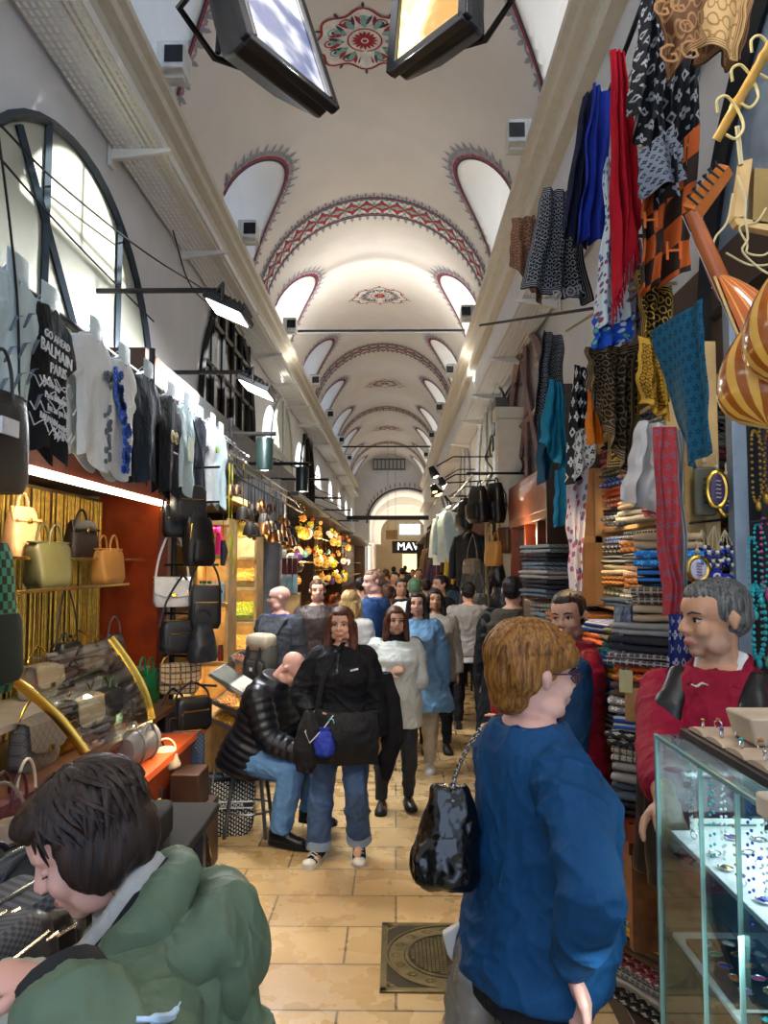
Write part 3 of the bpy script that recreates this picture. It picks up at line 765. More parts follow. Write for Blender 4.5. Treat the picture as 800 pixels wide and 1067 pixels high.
    he((0, .014, .03), (.073, .093, .080)); he((0, -.028, -.04), (.059 * fw, .060, .070)); he((0, -.064, -.092), (.024 * fw, .022, .019)); he((0, -.025, .035), (.066, .068, .06))
    for o in (1, -1):
        he((o * .034, -.058, -.030), (.026, .026, .030)); he((o * .046 * fw, -.02, -.075), (.022, .04, .028))
        hl.tube([hp_((o * .072, .012, .02)), hp_((o * .082, .022, .005)), hp_((o * .078, .012, -.03))], [.010 * ks, .014 * ks, .008 * ks], 8); he((o * .077, .015, .0), (.008, .017, .028))
        he((o * .011, -.098, -.030), (.0095, .011, .0085))
    hl.tube([hp_((0, -.080, .020)), hp_((0, -.094, -.004)), hp_((0, -.108, -.026)), hp_((0, -.098, -.036))], [.009 * ks, .010 * ks, .0125 * ks, .008 * ks], 8)
    hl.tube([hp_((-.050, -.062, .022)), hp_((-.025, -.080, .024)), hp_((0, -.082, .018)), hp_((.025, -.080, .024)), hp_((.050, -.062, .022))], [.010 * ks] * 5, 8)
    he((0, -.089, -.060), (.023, .010, .0055)); he((0, -.087, -.070), (.019, .010, .0065)); he((0, -.082, -.064), (.026, .013, .014))
    body.add(hl.v, hl.f)
    # hands: palm and five fingers
    for o in (1, -1):
        a, e, w = A[o]; d = V(hd[0 if o > 0 else 1] or (w - e)).normalized(); pn = palm[0 if o > 0 else 1]
        n = V(pn) if pn else V((-o, 0, 0)); n = (n - d * n.dot(d)); n = n.normalized() if n.length > .05 else frame(d)[0]
        t = d.cross(n) * o; t.normalize()        # towards the thumb
        if t.dot(V((0, -1, .2))) < 0 and not pn: t = -t
        q = curl[0 if o > 0 else 1]; hs = s * (1 if sex == 'm' else .92)
        body.tube([w - d * .02 * s, w + d * .025 * hs, w + d * .06 * hs, w + d * .095 * hs], [.027 * hs, .033 * hs, .040 * hs, .038 * hs], 12, flat=.48, up=t.cross(d) if 1 else None)
        for i, (off, ln) in enumerate(((.030, .82), (.010, .95), (-.010, .9), (-.028, .72))):
            p = w + d * .088 * hs + t * off * hs; dd = d + t * off * 1.2; dd.normalize(); pts = [p]; an = RAD(q * .5 + i * 3)
            for sg in (.042, .030, .024):
                dv = dd * cos(an) + n * sin(an); p = p + dv * sg * ln * hs; pts.append(p); an += RAD(q)
            body.tube(pts, [.0098 * hs, .0092 * hs, .0085 * hs, .0066 * hs], 8); body.ell(pts[-1], .0066 * hs, 6)
        p = w + d * .03 * hs + t * .026 * hs; pts = [p]
        for sg, dv in ((.045, d * .62 + t * .75 + n * .15), (.032, d * .85 + t * .4 + n * .3), (.026, d * .95 + t * .1 + n * .4)): p = p + dv.normalized() * sg * hs; pts.append(p)
        body.tube(pts, [.015 * hs, .012 * hs, .0105 * hs, .008 * hs], 8); body.ell(pts[-1], .008 * hs, 6)
    for L in (LL, LR): body.tube([L[2] + V((0, .05, -.045)) * s, L[2] + V((0, -.13, -.055)) * s], [.03 * s, .03 * s], 8)
    bm_ = REM(body, vox, 3 if vox < .008 else 2)
    HRt = HR.transposed(); mats = [skinm, LIP] + ([beard] if beard else [])
    for i, f in enumerate(bm_.f):
        c = sum((bm_.v[k] for k in f), V()) / len(f); q = HRt @ (c - hc) / ks
        if q.y < -.084 and (q.x / .025) ** 2 + ((q.z + .065) / .0125) ** 2 < 1: bm_.m[i] = 1
        elif beard and q.y < .02 and -.13 < q.z < -.035 - max(0, -.02 - q.y) * .1 and not (q.z > -.05 and abs(q.x) < .02): bm_.m[i] = 2
    bm_.build('body', mats, R0, smooth=60, world=False)
    if face:
        for o in (1, -1):
            if face == 'down':
                b = MB(); b.tube([hp_((o * .016, -.079, -.004)), hp_((o * .0315, -.083, -.008)), hp_((o * .048, -.070, -.005))], .0016 * ks, 6); b.build('eyelash', IRIS, R0, world=False); b = MB(); b.ell(hp_((o * .0315, -.0700, .0)), (.0140 * ks, .0120 * ks, .0095 * ks), 12, HR); b.build('eyelid', skinm, R0, world=False); continue
            b = MB(); b.ell(hp_((o * .0315, -.0692, .0)), (.0120 * ks, .0130 * ks, .0070 * ks), 12, HR); ey = b.build('eye', EYEW, R0, world=False)
            b = MB(); b.ell(hp_((o * .0315, -.0815, .0005)), (.0062 * ks, .0040 * ks, .0062 * ks), 10, HR); b.build('iris', IRIS, ey, world=False)
            b = MB(); b.tube([hp_((o * .013, -.090, .020)), hp_((o * .03, -.087, .0255)), hp_((o * .050, -.070, .0205))], [.0028 * ks, .0040 * ks, .002 * ks], 6)
            b.build('eyebrow', brows or hair[1] if hair else H_BR, R0, world=False)
            b = MB(); b.tube([hp_((o * .016, -.078, .0035)), hp_((o * .0315, -.0835, .0085)), hp_((o * .048, -.069, .003))], [.0018 * ks, .0026 * ks, .0018 * ks], 6); b.build('eyelash', IRIS, ey, world=False)
    if glasses:
        b = MB()
        for o in (1, -1):
            b.tube([hp_((o * .034 + .026 * cos(a), -.098 + .012 * abs(cos(a)) * (o * cos(a) > 0), -.001 + .019 * sin(a))) for a in [2 * pi * i / 18 for i in range(18)]], .0022 * ks, 6, closed=True)
            b.tube([hp_((o * .059, -.088, .004)), hp_((o * .074, -.05, .008)), hp_((o * .080, .012, .008))], .0024 * ks, 6)
        b.tube([hp_((-.009, -.100, .003)), hp_((0, -.104, .006)), hp_((.009, -.100, .003))], .002 * ks, 6)
        g = b.build('glasses', glasses, R0, world=False); b = MB()
        for o in (1, -1): b.ell(hp_((o * .034, -.097, -.001)), (.025 * ks, .0012, .018 * ks), 14, HR)
        b.build('lens', glass('spectacle_lens', (.85, .8, .88), .2), g, world=False)
    # hair
    if hair and hair[0] != 'bald':
        k, hm = hair[:2]; b = MB(); rnd = random.Random(hash(label) % 1000 if 0 else len(label) * 7 + int(x * 100))
        def el(c, r): b.ell(hp_(c), [q * ks for q in r], 20, HR)
        lock = 0
        if k in ('short', 'buzz', 'crop'):
            g = {'short': .010, 'buzz': .003, 'crop': .007}[k]
            el((0, .028, .040), (.074 + g, .087 + g, .074 + g)); el((0, .05, .0), (.068 + g, .066 + g, .06 + g)); el((0, -.012, .070), (.058, .070, .040 + g))
            for o in (1, -1): el((o * .066, .002, .03), (.014, .028, .036))
            if k == 'short': lock = 150; ln = (-.3, .9)
        if k == 'bob':
            el((0, .028, .040), (.089, .101, .086)); el((0, .055, -.01), (.080, .066, .08)); el((0, -.02, .078), (.076, .082, .042))
            for o in (1, -1): el((o * .070, .015, -.01), (.024, .058, .07))
            lock = 420
        if k == 'layer':
            el((0, .030, .046), (.092, .106, .088)); el((0, .066, .0), (.080, .066, .080)); el((0, -.028, .076), (.070, .074, .040)); el((0, .07, -.05), (.060, .05, .05))
            for o in (1, -1): el((o * .068, .062, .012), (.026, .046, .060)); el((o * .062, -.045, .050), (.022, .040, .034))
            lock = 420
        if k in ('long', 'longstraight', 'bun'):
            el((0, .024, .040), (.083, .100, .083)); el((0, .045, -.01), (.080, .072, .08)); el((0, -.022, .074), (.060, .066, .034))
            if k != 'bun':
                for o in (1, -1):
                    b.tube([hp_((o * .050, -.045, .065)), hp_((o * .074, -.025, .01)), hp_((o * .082, -.015, -.07)), hp_((o * .088, -.03, -.16)), hp_((o * .085, -.045, -.22))], [.022 * ks, .030 * ks, .034 * ks, .032 * ks, .012 * ks], 10)
                    b.tube([hp_((o * .05, .06, 0)), hp_((o * .06, .06, -.1)), hp_((o * .065, .055, -.22))], [.045 * ks, .045 * ks, .02 * ks], 10)
                b.tube([hp_((0, .06, 0)), hp_((0, .07, -.1)), hp_((0, .075, -.25))], [.06 * ks, .055 * ks, .025 * ks], 10)
            else: el((0, .09, .05), (.035, .035, .035))
        rm = REM(b, max(.005, vox * .8), 3, lambda p: .004 * NZ.noise(V((p.x * 90, p.y * 90, p.z * 14))) if vox < .012 else 0)
        if lock and vox < .008:
            for i in range(lock):
                az = rnd.uniform(-pi, pi); st = rnd.uniform(.15, 1.0); fr_ = abs(atan2(sin(az), cos(az)))  # az = 0 is the face side
                lo = {'bob': (2.0 if fr_ > .75 else 1.35), 'layer': (2.05 if fr_ > 1.95 else 1.42 if fr_ > 1.0 else 1.2), 'short': (1.75 if fr_ > 1.2 else .9)}[k]
                lo = min(lo, 2.3) ; en = min(lo, st + rnd.uniform(.5, 1.0)); pts = []
                off = rnd.uniform(.97, 1.05 if k != 'bob' else 1.09); tw = rnd.uniform(-.35, .35) * (1.6 if k == 'bob' else 1)
                rx, ry, rz, c = {'bob': (.091, .102, .089, (0, .026, .036)), 'layer': (.094, .106, .092, (0, .028, .042)), 'short': (.084, .097, .084, (0, .028, .040))}[k]
                for j in range(6):
                    ph = st + (en - st) * j / 5; a2 = az + tw * j / 5
                    dz = -.030 * max(0, ph - 1.55) * (k != 'short')
                    pts.append(hp_((c[0] + rx * off * sin(min(ph, 1.75)) * sin(a2), c[1] - ry * off * sin(min(ph, 1.75)) * cos(a2), c[2] + rz * off * cos(ph) + dz)))
                w0 = rnd.uniform(.0045, .0085) * (1 if k != 'short' else .6)
                rm.tube(pts, [w0 * ks, w0 * 1.2 * ks, w0 * 1.2 * ks, w0 * ks, w0 * .7 * ks, .001], 6, flat=.55)
        rm.build('hair', hm, R0, smooth=70, world=False)
    # clothes
    def wrk(amp, seed):
        def f(p):
            q = p + V((seed, 0, 0))
            k = NZ.noise(q * 4) * .12; q2 = q + V((k, -k, k))
            r1 = 1 - abs(NZ.noise(V((q2.x * 6 + q2.z * 3, q2.y * 6 - q2.z * 3, q2.z * 6)))); r2 = 1 - abs(NZ.noise(V((q2.x * 13 - q2.z * 5, q2.y * 13, q2.z * 11 + 5))))
            return amp * (NZ.noise(q * 5) * .6 + r1 ** 4 * 1.5 + r2 ** 4 * .8 - .45)
        return f
    def garment(nm, g, base=0.):
        b = MB(); infl = g.get('t', .012); puff = g.get('puff', 0)
        trings(b, g.get('hem', -.12), g.get('neck', .50), infl, g.get('flare', 0), puff=puff)
        if g.get('sleeve', 1):
            for o in (1, -1): arm(b, o, infl * g.get('si', 1.), g.get('sleeve', 1.) if g.get('sleeve', 1.) <= 1 else 1, puff, cuff=g.get('cuff', 0))
        for e in g.get('extra', []): b.tube([P + T @ (V(q) * s) for q in e[0]], [q * s for q in e[1]], 12)
        rm = REM(b, vox, 3 if puff else 4, None if puff else wrk(g.get('w', .006) * wr, 3 + len(nm)))
        return rm.build(nm, g['m'], R0, smooth=60, world=False)
    out = {'root': R0, 'P': P, 'T': T, 'A': A, 'hc': hc, 'HR': HR, 'hp': hp_, 's': s, 'LL': LL, 'LR': LR, 'nb': nb}
    if bottom:
        b = MB(); trings(b, -.13, .10, bottom.get('t', .012) * .8)
        for L in (LL, LR): leg(b, L, bottom.get('t', .012), bottom.get('len', 1.), bottom.get('cuff', 0))
        REM(b, vox, 3, wrk(bottom.get('w', .006) * wr, 9)).build(bottom.get('n', 'trousers'), bottom['m'], R0, smooth=60, world=False)
        if bottom.get('turnup'):
            for L in (LL, LR):
                b = MB(); a, k = L[2], L[1]; d = (k - a).normalized(); r = (.036 * (build * .6 + .4) + bottom.get('t', .012) + bottom.get('cuff', 0)) * s + .004
                b.tube([a - d * .005, a + d * .05 * s], [r + .004, r], 18); b.build('trouser_cuff', bottom['turnup'], R0, world=False)
    if top: garment(top.get('n', 'top'), top)
    if over: garment(over.get('n', 'jacket'), over)
    if shoes:
        for L, o in ((LL, 1), (LR, -1)):
            fo = feet[0 if o > 0 else 1]; fy, fp = (fo, 0) if not hasattr(fo, '__len__') else fo
            Q = ROTZ(fy) @ ROTX(fp); a = L[2]; b = MB(); z0 = -.085 * s; q = lambda p: a + Q @ (V(p) * s)
            secs = [(.072, .026, .045, .02), (.05, .036, .06, .02), (.0, .040, .085, .02), (-.05, .044, .072, .02), (-.10, .048, .05, .02), (-.15, .046, .038, .02), (-.185, .034, .03, .02), (-.2, .012, .02, .02)]
            if shoes.get('boot'): secs[1] = (.05, .042, .12, .02); secs[2] = (.0, .045, .14, .02); secs[0] = (.07, .03, .11, .02)
            rs = [[q((w * cos(t_), yy, -.068 + (hh if sin(t_) > 0 else .012) * sin(t_))) for t_ in [2 * pi * j / 14 for j in range(14)]] for yy, w, hh, _ in secs]
            b.rings(rs); sh = b.build('shoe', shoes['m'], R0, world=False)
            b = MB(); rs = [[q((w * 1.08 * cos(t_), yy * 1.02, zz)) for t_ in [2 * pi * j / 14 for j in range(14)]] for zz, sc in ((-.085, 1), (-.060, 1)) for yy, w in ((0, 1),)]
            outl = [(w * 1.1, yy) for yy, w, hh, _ in secs] + [(-w * 1.1, yy) for yy, w, hh, _ in reversed(secs)]
            n = len(outl); vs = [q((p[0], p[1] * 1.03, -.085)) for p in outl] + [q((p[0], p[1] * 1.03, -.058)) for p in outl]
            b.add(vs, [tuple(range(n - 1, -1, -1)), tuple(range(n, 2 * n))] + [(i, (i + 1) % n, n + (i + 1) % n, n + i) for i in range(n)])
            b.build('sole', shoes.get('sole', black_m), sh, world=False)
            if shoes.get('toe'):
                b = MB(); b.ell(q((0, -.165, -.052)), (.047 * s, .045 * s, .026 * s), 12, Q); b.build('toe_cap', shoes['toe'], sh, world=False)
                b = MB()
                for i in range(5):
                    yy = -.115 + .024 * i; zz = -.012 - .004 + .009 * i; b.tube([q((-.03, yy, zz - .012)), q((0, yy - .008, zz + .008)), q((.03, yy, zz - .012))], .0035 * s, 5)
                b.build('laces', shoes['toe'], sh, world=False)
    out['w'] = lambda p: R0.location + ROTZ(yaw) @ V(p)
    return out
# ---------------------------------------------------------------- the people of the photograph
navy = cloth('cloth_ink', '101218'); blackc = cloth('cloth_black', '14151a'); jeans = cloth('denim_mid', '40587a', bs=400); jeans_l = cloth('denim_light', '5d86b5', bs=400)
teal_b = cloth('sweater_petrol', '0b4069', .75, .05); green_j = cloth('jacket_sage', '5a6c57', .55, .06); grey_in = cloth('grey_knit', 'a8a7a2')
maroon = cloth('vest_maroon', '9a1a2e', .45); maroon_k = cloth('polo_maroon', '8f0f2c', .8); leath = M('vest_leather', '1d1c1c', .35, var=.2, bump=.2, bs=90)
whitek = cloth('knit_white', 'd8dcd3'); coatb = cloth('coat_powder_blue', '6f97b8'); creamp = cloth('trousers_cream', 'd3c3ac'); greyk = cloth('sweater_stone', '9d968f'); brownj = cloth('jacket_brown', '3a2e2a', .5)
charc = cloth('charcoal_wool', '3f4146'); bluej = cloth('jacket_blue', '1f3f6d'); olive = cloth('olive_knit', '4a4438'); puff_b = M('puffer_black', '14161d', .35, var=.1)
sneak_s = M('sneaker_white', 'd8d2c4', .6); sneak = cloth('sneaker_canvas', '16171b'); boot_m = M('boot_black', '111113', .35)
jean_cuff = cloth('denim_turnup', '8a9cb0', bs=400)
# --- woman in the petrol sweater
W2 = person('woman with short ginger hair, glasses and petrol blue sweater seen from behind', .335, 1.95, 108, 1.73, 'f', 1.0, .05, lean=2, vox=.006, neck=.040, hk=.97, hd=(None, (0, -.45, -1)), armR=dict(to=PY(592, 1006, 1.70), hint=(-1, .25, -.2)), armL=((.1, -.1, -1), (-.3, -.4, -1)),
            skinm=SK_P, hair=('layer', H_GI), head=(2, 3, 0), top=dict(n='sweater', m=teal_b, t=.018, hem=-.085, flare=.0, sleeve=.98, w=.008, si=.9), bottom=dict(m=blackc, t=.004, w=.003), shoes=dict(m=boot_m),
            glasses=M('glasses_plum', '4a2038', .25), brows=H_BR, curl=(40, 30), palm=(None, (.2, .9, .1)))
# --- woman in the sage jacket, bent over the bags
W1 = person('woman in sage green hooded jacket with dark bobbed hair bending over the black bags', -.265, 1.26, -84, 1.57, 'f', 1.04, .02, lean=20, vox=.006, armL=dict(to=PY(60, 1020, 1.0), hint=(.1, .7, -.8)), hd=((.05, -1, .08), None), hk=.95, face='down', armR=((-.2, -.7, -1), (.1, -1, .1)),
            skinm=SK_P, hair=('bob', H_DK), head=(6, 30, 0), top=dict(n='inner_top', m=grey_in, t=.012, hem=-.05, neck=.53), bottom=dict(m=blackc), shoes=dict(m=boot_m), curl=(38, 38), palm=((0, -.3, -1), (0, -.3, -1)),
            over=dict(n='jacket', m=green_j, t=.042, hem=-.30, neck=.485, sleeve=.93, si=.95, w=.012, cuff=.0, flare=.05))
P, T, s = W1['P'], W1['T'], W1['s']; q = lambda p: P + T @ (V(p) * s)
b = MB()     # the hood lying on the back and the stand-up collar
b.tube([q((.13, -.02, .43)), q((.125, .07, .44)), q((.08, .13, .44)), q((0, .155, .435)), q((-.08, .13, .44)), q((-.125, .07, .44)), q((-.13, -.02, .43))], [.030, .042, .050, .054, .050, .042, .030], 14)
b.ell(q((0, .15, .40)), (.105, .05, .075), 16, ROTX(18)); b.ell(q((.055, .135, .38)), (.06, .045, .07), 12); b.ell(q((-.055, .135, .38)), (.06, .045, .07), 12)
b.tube([q((.11, -.07, .42)), q((.125, .0, .47)), q((.10, .07, .52)), q((0, .11, .54)), q((-.10, .07, .52)), q((-.125, 0, .47)), q((-.11, -.07, .42))], [.03, .036, .034, .034, .034, .036, .03], 10)
REM(b, .006, 14, lambda p: .006 * NZ.noise(p * 9) + .010 * (1 - abs(NZ.noise(V((p.x * 11, p.y * 11, p.z * 6))))) ** 4).build('hood', green_j, W1['root'], smooth=60, world=False)
b = MB(); b.tube([q((.085, -.06, .47)), q((.088, .0, .50)), q((.07, .055, .535)), q((0, .085, .55)), q((-.07, .055, .535)), q((-.088, 0, .50))], [.022] * 6, 10)
b.build('hood_lining', blackc, W1['root'], world=False)
b = MB(); b.tube([q((.065, -.06, .49)), q((.068, .0, .525)), q((.05, .045, .56)), q((0, .068, .57)), q((-.05, .045, .56)), q((-.068, 0, .525))], [.022] * 6, 10)
b.build('scarf_collar', grey_in, W1['root'], world=False)
b = MB(); a, e, w = W1['A'][1]; b.tube([w - (w - e) * .20, w - (w - e) * .02], [.062, .058], 16); b.build('cuff_strap', M('cuff_black', '16181a', .7), W1['root'], world=False)
jk = kid(W1['root'], 'jacket'); refl = M('reflective_print', 'bcd8f0', .4); seam = cloth('jacket_seam', '3d4d3d')
drawn(jk, [(142, 1062), (160, 1062), (176, 1060), (183, 1053), (188, 1044)], [.003, .006, .006, .004, .001], 'emblem', refl, W1['root'])
b = MB(); hp = W1['hp']
for i in range(10):
    t_ = i / 9; b.ell(hp((.060 - .0 * t_, .01 + .012 * sin(6 * t_), -.10 - .02 * t_)), .003, 6)
b.tube([hp((.062, .012, -.10)), hp((.074, .01, -.035)), hp((.074, .0, -.055)), hp((.074, .012, -.062))], .002, 6); b.build('necklace', gold, W1['root'], world=False)
# --- the vendor behind the glass case
VD = person('grey haired vendor in maroon polo and black leather waistcoat behind the glass case', 1.035, 2.50, -36, 1.80, 'm', 1.04, .01, vox=.006, armR=dict(to=PY(692, 838, 2.10), hint=(-.6, .3, -1)), armL=((.2, .1, -1), (-.1, -.5, -1)),
            skinm=SK_D, hair=('crop', H_GR), head=(-42, 4, 0), top=dict(n='polo_shirt', m=maroon_k, t=.016, hem=-.12, sleeve=.9, w=.005), bottom=dict(m=blackc), shoes=dict(m=boot_m), brows=H_DK, curl=(32, 30), palm=(None, (.5, 0, -1)),
            over=None, beard=M('stubble_grey', 'b88a70', .6))
P, T, s = VD['P'], VD['T'], VD['s']; q = lambda p: P + T @ (V(p) * s)
b = MB()      # open waistcoat: two fronts and a back
for o in (1, -1):
    b.tube([q((o * .135, -.135, -.13)), q((o * .14, -.150, .1)), q((o * .13, -.155, .28)), q((o * .115, -.125, .40)), q((o * .10, -.03, .485)), q((o * .12, .08, .465)), q((o * .14, .14, .30)), q((o * .14, .14, 0)), q((o * .14, .13, -.13))], [.055, .055, .05, .045, .042, .05, .06, .06, .06], 12, flat=.5)
    b.tube([q((o * .195, -.03, -.13)), q((o * .19, 0, .26))], [.075, .06], 12)
b.tube([q((0, .13, -.1)), q((0, .14, .2)), q((0, .10, .44))], [.12, .13, .1], 12, flat=.35)
REM(b, .007, 4, lambda p: .006 * NZ.noise(p * 14)).build('waistcoat', leath, VD['root'], smooth=60, world=False)
b = MB(); hp = VD['nb']
b.tube([q((.062, -.085, .455)), q((.082, -.02, .495)), q((.065, .06, .525)), q((0, .085, .535)), q((-.065, .06, .525)), q((-.082, -.02, .495)), q((-.062, -.085, .455))], [.012, .02, .022, .022, .022, .02, .012], 10); b.build('collar', maroon_k, VD['root'], world=False)
b = MB(); b.tube([q((.058, -.055, .475)), q((.06, .03, .535)), q((0, .07, .55)), q((-.06, .03, .535)), q((-.058, -.055, .475))], [.012, .018, .018, .018, .012], 10); b.build('undershirt_collar', M('shirt_white', 'dcdad6', .8), VD['root'], world=False)
drawn(kid(VD['root'], 'polo_shirt'), [(720, 713), (726, 715), (731, 712), (738, 714)], [.002, .004, .004, .002], 'emblem', M('emblem_green', 'c9d2be', .7), VD['root'])
# --- man in the maroon quilted vest
VM = person('man in maroon quilted vest and blue sleeves beside the folded textiles, looking round', .83, 3.75, -98, 1.72, 'm', 1.18, .04, vox=.0075, armL=((.10, .0, -1), (-.05, -.35, -1)), armR=((-.2, -.2, -1), (.2, -1, -.2)), skinm=SK_T, hair=('crop', H_DK), head=(66, 6, -4),
            beard=M('stubble_dark', 'a07660', .6), top=dict(n='sweater', m=cloth('sweater_blue', '1d4468'), t=.016, sleeve=.95), over=dict(n='quilted_vest', m=maroon, t=.04, hem=-.18, neck=.53, sleeve=0, puff=.062), bottom=dict(m=blackc), shoes=dict(m=boot_m))
# --- young woman in front, black sweater and jeans
CW = person('young woman with long brown hair in black sweatshirt and turned-up jeans walking forward', -.345, 4.95, -3, 1.575, 'f', 1.0, vox=.007, armR=((-.55, .05, -1), (.60, -.75, -.42)), armL=((.28, .05, -1), (.1, -.1, -1)), legL=((.05, -.30, -1), (.02, .42, -1)), legR=((-.10, -.02, -1), (-.05, .02, -1)),
            skinm=SK_A, hair=('long', H_AU), head=(-4, 2, 0), top=dict(n='sweatshirt', m=navy, t=.042, hem=-.15, flare=.05, w=.009, si=.9, sleeve=.97), bottom=dict(m=jeans, t=.022, cuff=.022, w=.008, turnup=jean_cuff), shoes=dict(m=sneak, sole=sneak_s, toe=sneak_s), feet=((6, 18), (-14, 0)), brows=H_BR, curl=(40, 50))
sw = kid(CW['root'], 'sweatshirt'); sgm = M('sunglass_black', '2a2a2e', .12)
drawn(sw, [(353, 682), (352, 692), (351, 702)], [.012, .006, .013], 'sunglasses', sgm, CW['root']); drawn(sw, [(365, 699), (369, 698), (373, 697)], .006, 'emblem', M('emblem_white', 'e0e0e0', .6), CW['root'])
# --- woman in the white knit
WW = person('woman with auburn hair in white knit over black collar and dark trousers', .0, 5.95, 4, 1.52, 'f', 1.05, .02, vox=.009, armR=((-.2, .0, -1), (.55, -.6, .35)), armL=((.22, .02, -1), (-.75, -.5, -.25)), legL=((.04, -.22, -1), (.0, .3, -1)), skinm=SK_A, hair=('longstraight', H_AU), head=(6, 2, 0),
            top=dict(n='black_top', m=blackc, t=.012, hem=-.05, neck=.525), over=dict(n='white_sweater', m=whitek, t=.03, hem=-.24, neck=.475, flare=.02, w=.008), bottom=dict(m=cloth('trousers_slate', '33363a'), t=.01), shoes=dict(m=boot_m), feet=(5, -8))
# --- woman in powder blue coat
PB = person('woman with black hair in powder blue coat and cream trousers', .20, 7.0, -2, 1.60, 'f', 1.0, vox=.010, armR=((-.15, -.1, -1), (.45, -.7, .0)), armL=((.25, .05, -1), (.05, -.1, -1)), legL=((.05, .05, -1), (0, .1, -1)), legR=((-.04, -.2, -1), (0, .15, -1)), skinm=SK_L, hair=('long', H_BL), head=(-5, 0, 0),
            top=dict(n='blouse', m=cloth('blouse_lilac', 'b9b0c6'), t=.014), over=dict(n='coat', m=coatb, t=.045, hem=-.34, flare=.12, w=.009), bottom=dict(m=creamp, t=.022), shoes=dict(m=sneak_s, sole=sneak_s), brows=H_BL)
b = MB(); P, T, s = PB['P'], PB['T'], PB['s']; q = lambda p: P + T @ (V(p) * s)
b.ell(q((-.06, -.19, .20)), (.10, .06, .16), 12, ROTY(15)); b.ell(q((-.02, -.2, .12)), (.09, .06, .12), 12)
tag(REM(b, .012, 3, lambda p: .012 * NZ.noise(p * 14)).build('folded_jacket', cloth('jacket_camel', '6e4a2c'), None, smooth=60), 'brown jacket folded over the arm of the woman in powder blue', 'jacket').location = PB['root'].location
BJ = person('woman in beige jacket walking behind the powder blue coat', .40, 7.75, 5, 1.60, 'f', 1.05, vox=.012, skinm=SK_D, hair=('long', H_BL), head=(-6, 0, 0), top=dict(m=cloth('jacket_beige', 'a79f90'), t=.035, hem=-.2), bottom=dict(m=blackc), shoes=dict(m=boot_m))
# --- seated man
STX, STY = -1.0, 5.45
SM_ = person('man in black puffer jacket and light jeans sitting hunched on a stool', STX, STY, 68, 1.72, 'm', 1.12, .05, lean=24, vox=.008, pz=.575, armL=((.1, -.35, -1), (-.25, -1, -.35)), armR=((-.15, -.4, -1), (.2, -1, -.35)), legL=((.16, -1, .02), (.0, .12, -1)), legR=((-.16, -1, -.10), (0, .22, -1)),
            skinm=SK_P, hair=('bald', H_BZ), head=(0, 55, 0), top=dict(n='puffer_jacket', m=puff_b, t=.046, hem=-.14, neck=.54, puff=.055, sleeve=.96, si=.85), bottom=dict(m=jeans_l, t=.022, cuff=.01), shoes=dict(m=boot_m, boot=1))
# --- people in the middle distance
BM = person('bald man with glasses and charcoal cardigan standing by the spice shop', -1.06, 7.05, -32, 1.65, 'm', 1.12, .03, vox=.010, skinm=SK_P, hair=('bald', H_BZ), head=(-52, 2, 0), armR=((-.15, -.1, -1), (.0, -.9, -.1)), top=dict(n='polo_shirt', m=cloth('polo_royal', '2a3f96'), t=.014, hem=-.2), over=dict(n='cardigan', m=charc, t=.034, hem=-.24, neck=.49), bottom=dict(m=jeans_l, t=.015), shoes=dict(m=boot_m), glasses=black_m, brows=H_BZ)
P, T, s = BM['P'], BM['T'], BM['s']; q = lambda p: BM['w'](P + T @ (V(p) * s))
RK = thing('rucksack', 'beige and grey rucksack worn on the chest of the bald man', 'rucksack', q((0, -.2, .1)))
def sb(b, c, d, R=None, n=12, p=4):      # soft box
    c = V(c); rs = []
    for i in range(9):
        a = -pi / 2 + pi * i / 8; k = max(.02, abs(cos(a))) ** (2 / p); zz = math.copysign(abs(sin(a)) ** (2 / p), sin(a)); r_ = []
        for j in range(n):
            t_ = 2 * pi * (j + .5) / n; x, y = cos(t_), sin(t_); x = math.copysign(abs(x) ** (2 / p), x); y = math.copysign(abs(y) ** (2 / p), y)
            v_ = V((x * d[0] / 2 * k, y * d[1] / 2 * k, zz * d[2] / 2)); r_.append(c + (R @ v_ if R else v_))
        rs.append(r_)
    b.rings(rs); return b
RR = ROTZ(-32)
b = MB(); sb(b, q((0, -.245, .08)), (.30, .18, .40), RR, 16); b.build('body', M('rucksack_grey', '57534c', .7), RK)
b = MB(); sb(b, q((0, -.25, .26)), (.27, .19, .16), RR, 16); b.build('lid', M('rucksack_beige', 'b7a88f', .7), RK)
b = MB(); sb(b, q((0, -.35, .01)), (.24, .07, .20), RR, 16); b.build('front_pocket', M('rucksack_dark', '3f3b36', .7), RK)
for o in (-1, 1):
    b = MB(); b.tube([q((o * .07, -.30, .34)), q((o * .07, -.345, .2)), q((o * .07, -.39, .1)), q((o * .07, -.395, 0))], .012, 6, flat=.4); b.build('buckle_strap', black_m, RK)
    b = MB(); b.tube([q((o * .09, -.2, .28)), q((o * .14, -.10, .45)), q((o * .13, .05, .49)), q((o * .15, .15, .38))], .022, 8, flat=.5); b.build('shoulder_strap', M('strap_dark', '26282c', .7), RK)
b = MB(); b.box(q((0, -.388, .03)), (.03, .006, .03), RR); b.build('patch', M('emblem_white', 'e0e0e0', .6), RK)
person('young man with short brown hair in dark brown jacket by the lamp stalls', -.82, 8.1, 8, 1.68, 'm', 1.05, vox=.011, skinm=SK_L, hair=('short', H_BR), top=dict(n='jacket', m=brownj, t=.03, hem=-.15), bottom=dict(m=blackc), shoes=dict(m=boot_m))
person('blonde woman in white jacket turned away from us', -.42, 7.25, 160, 1.60, 'f', 1.05, vox=.011, hair=('longstraight', H_BO), top=dict(n='jacket', m=cloth('jacket_white', 'cfcac2'), t=.03, hem=-.15), bottom=dict(m=blackc), shoes=dict(m=boot_m), face=False)
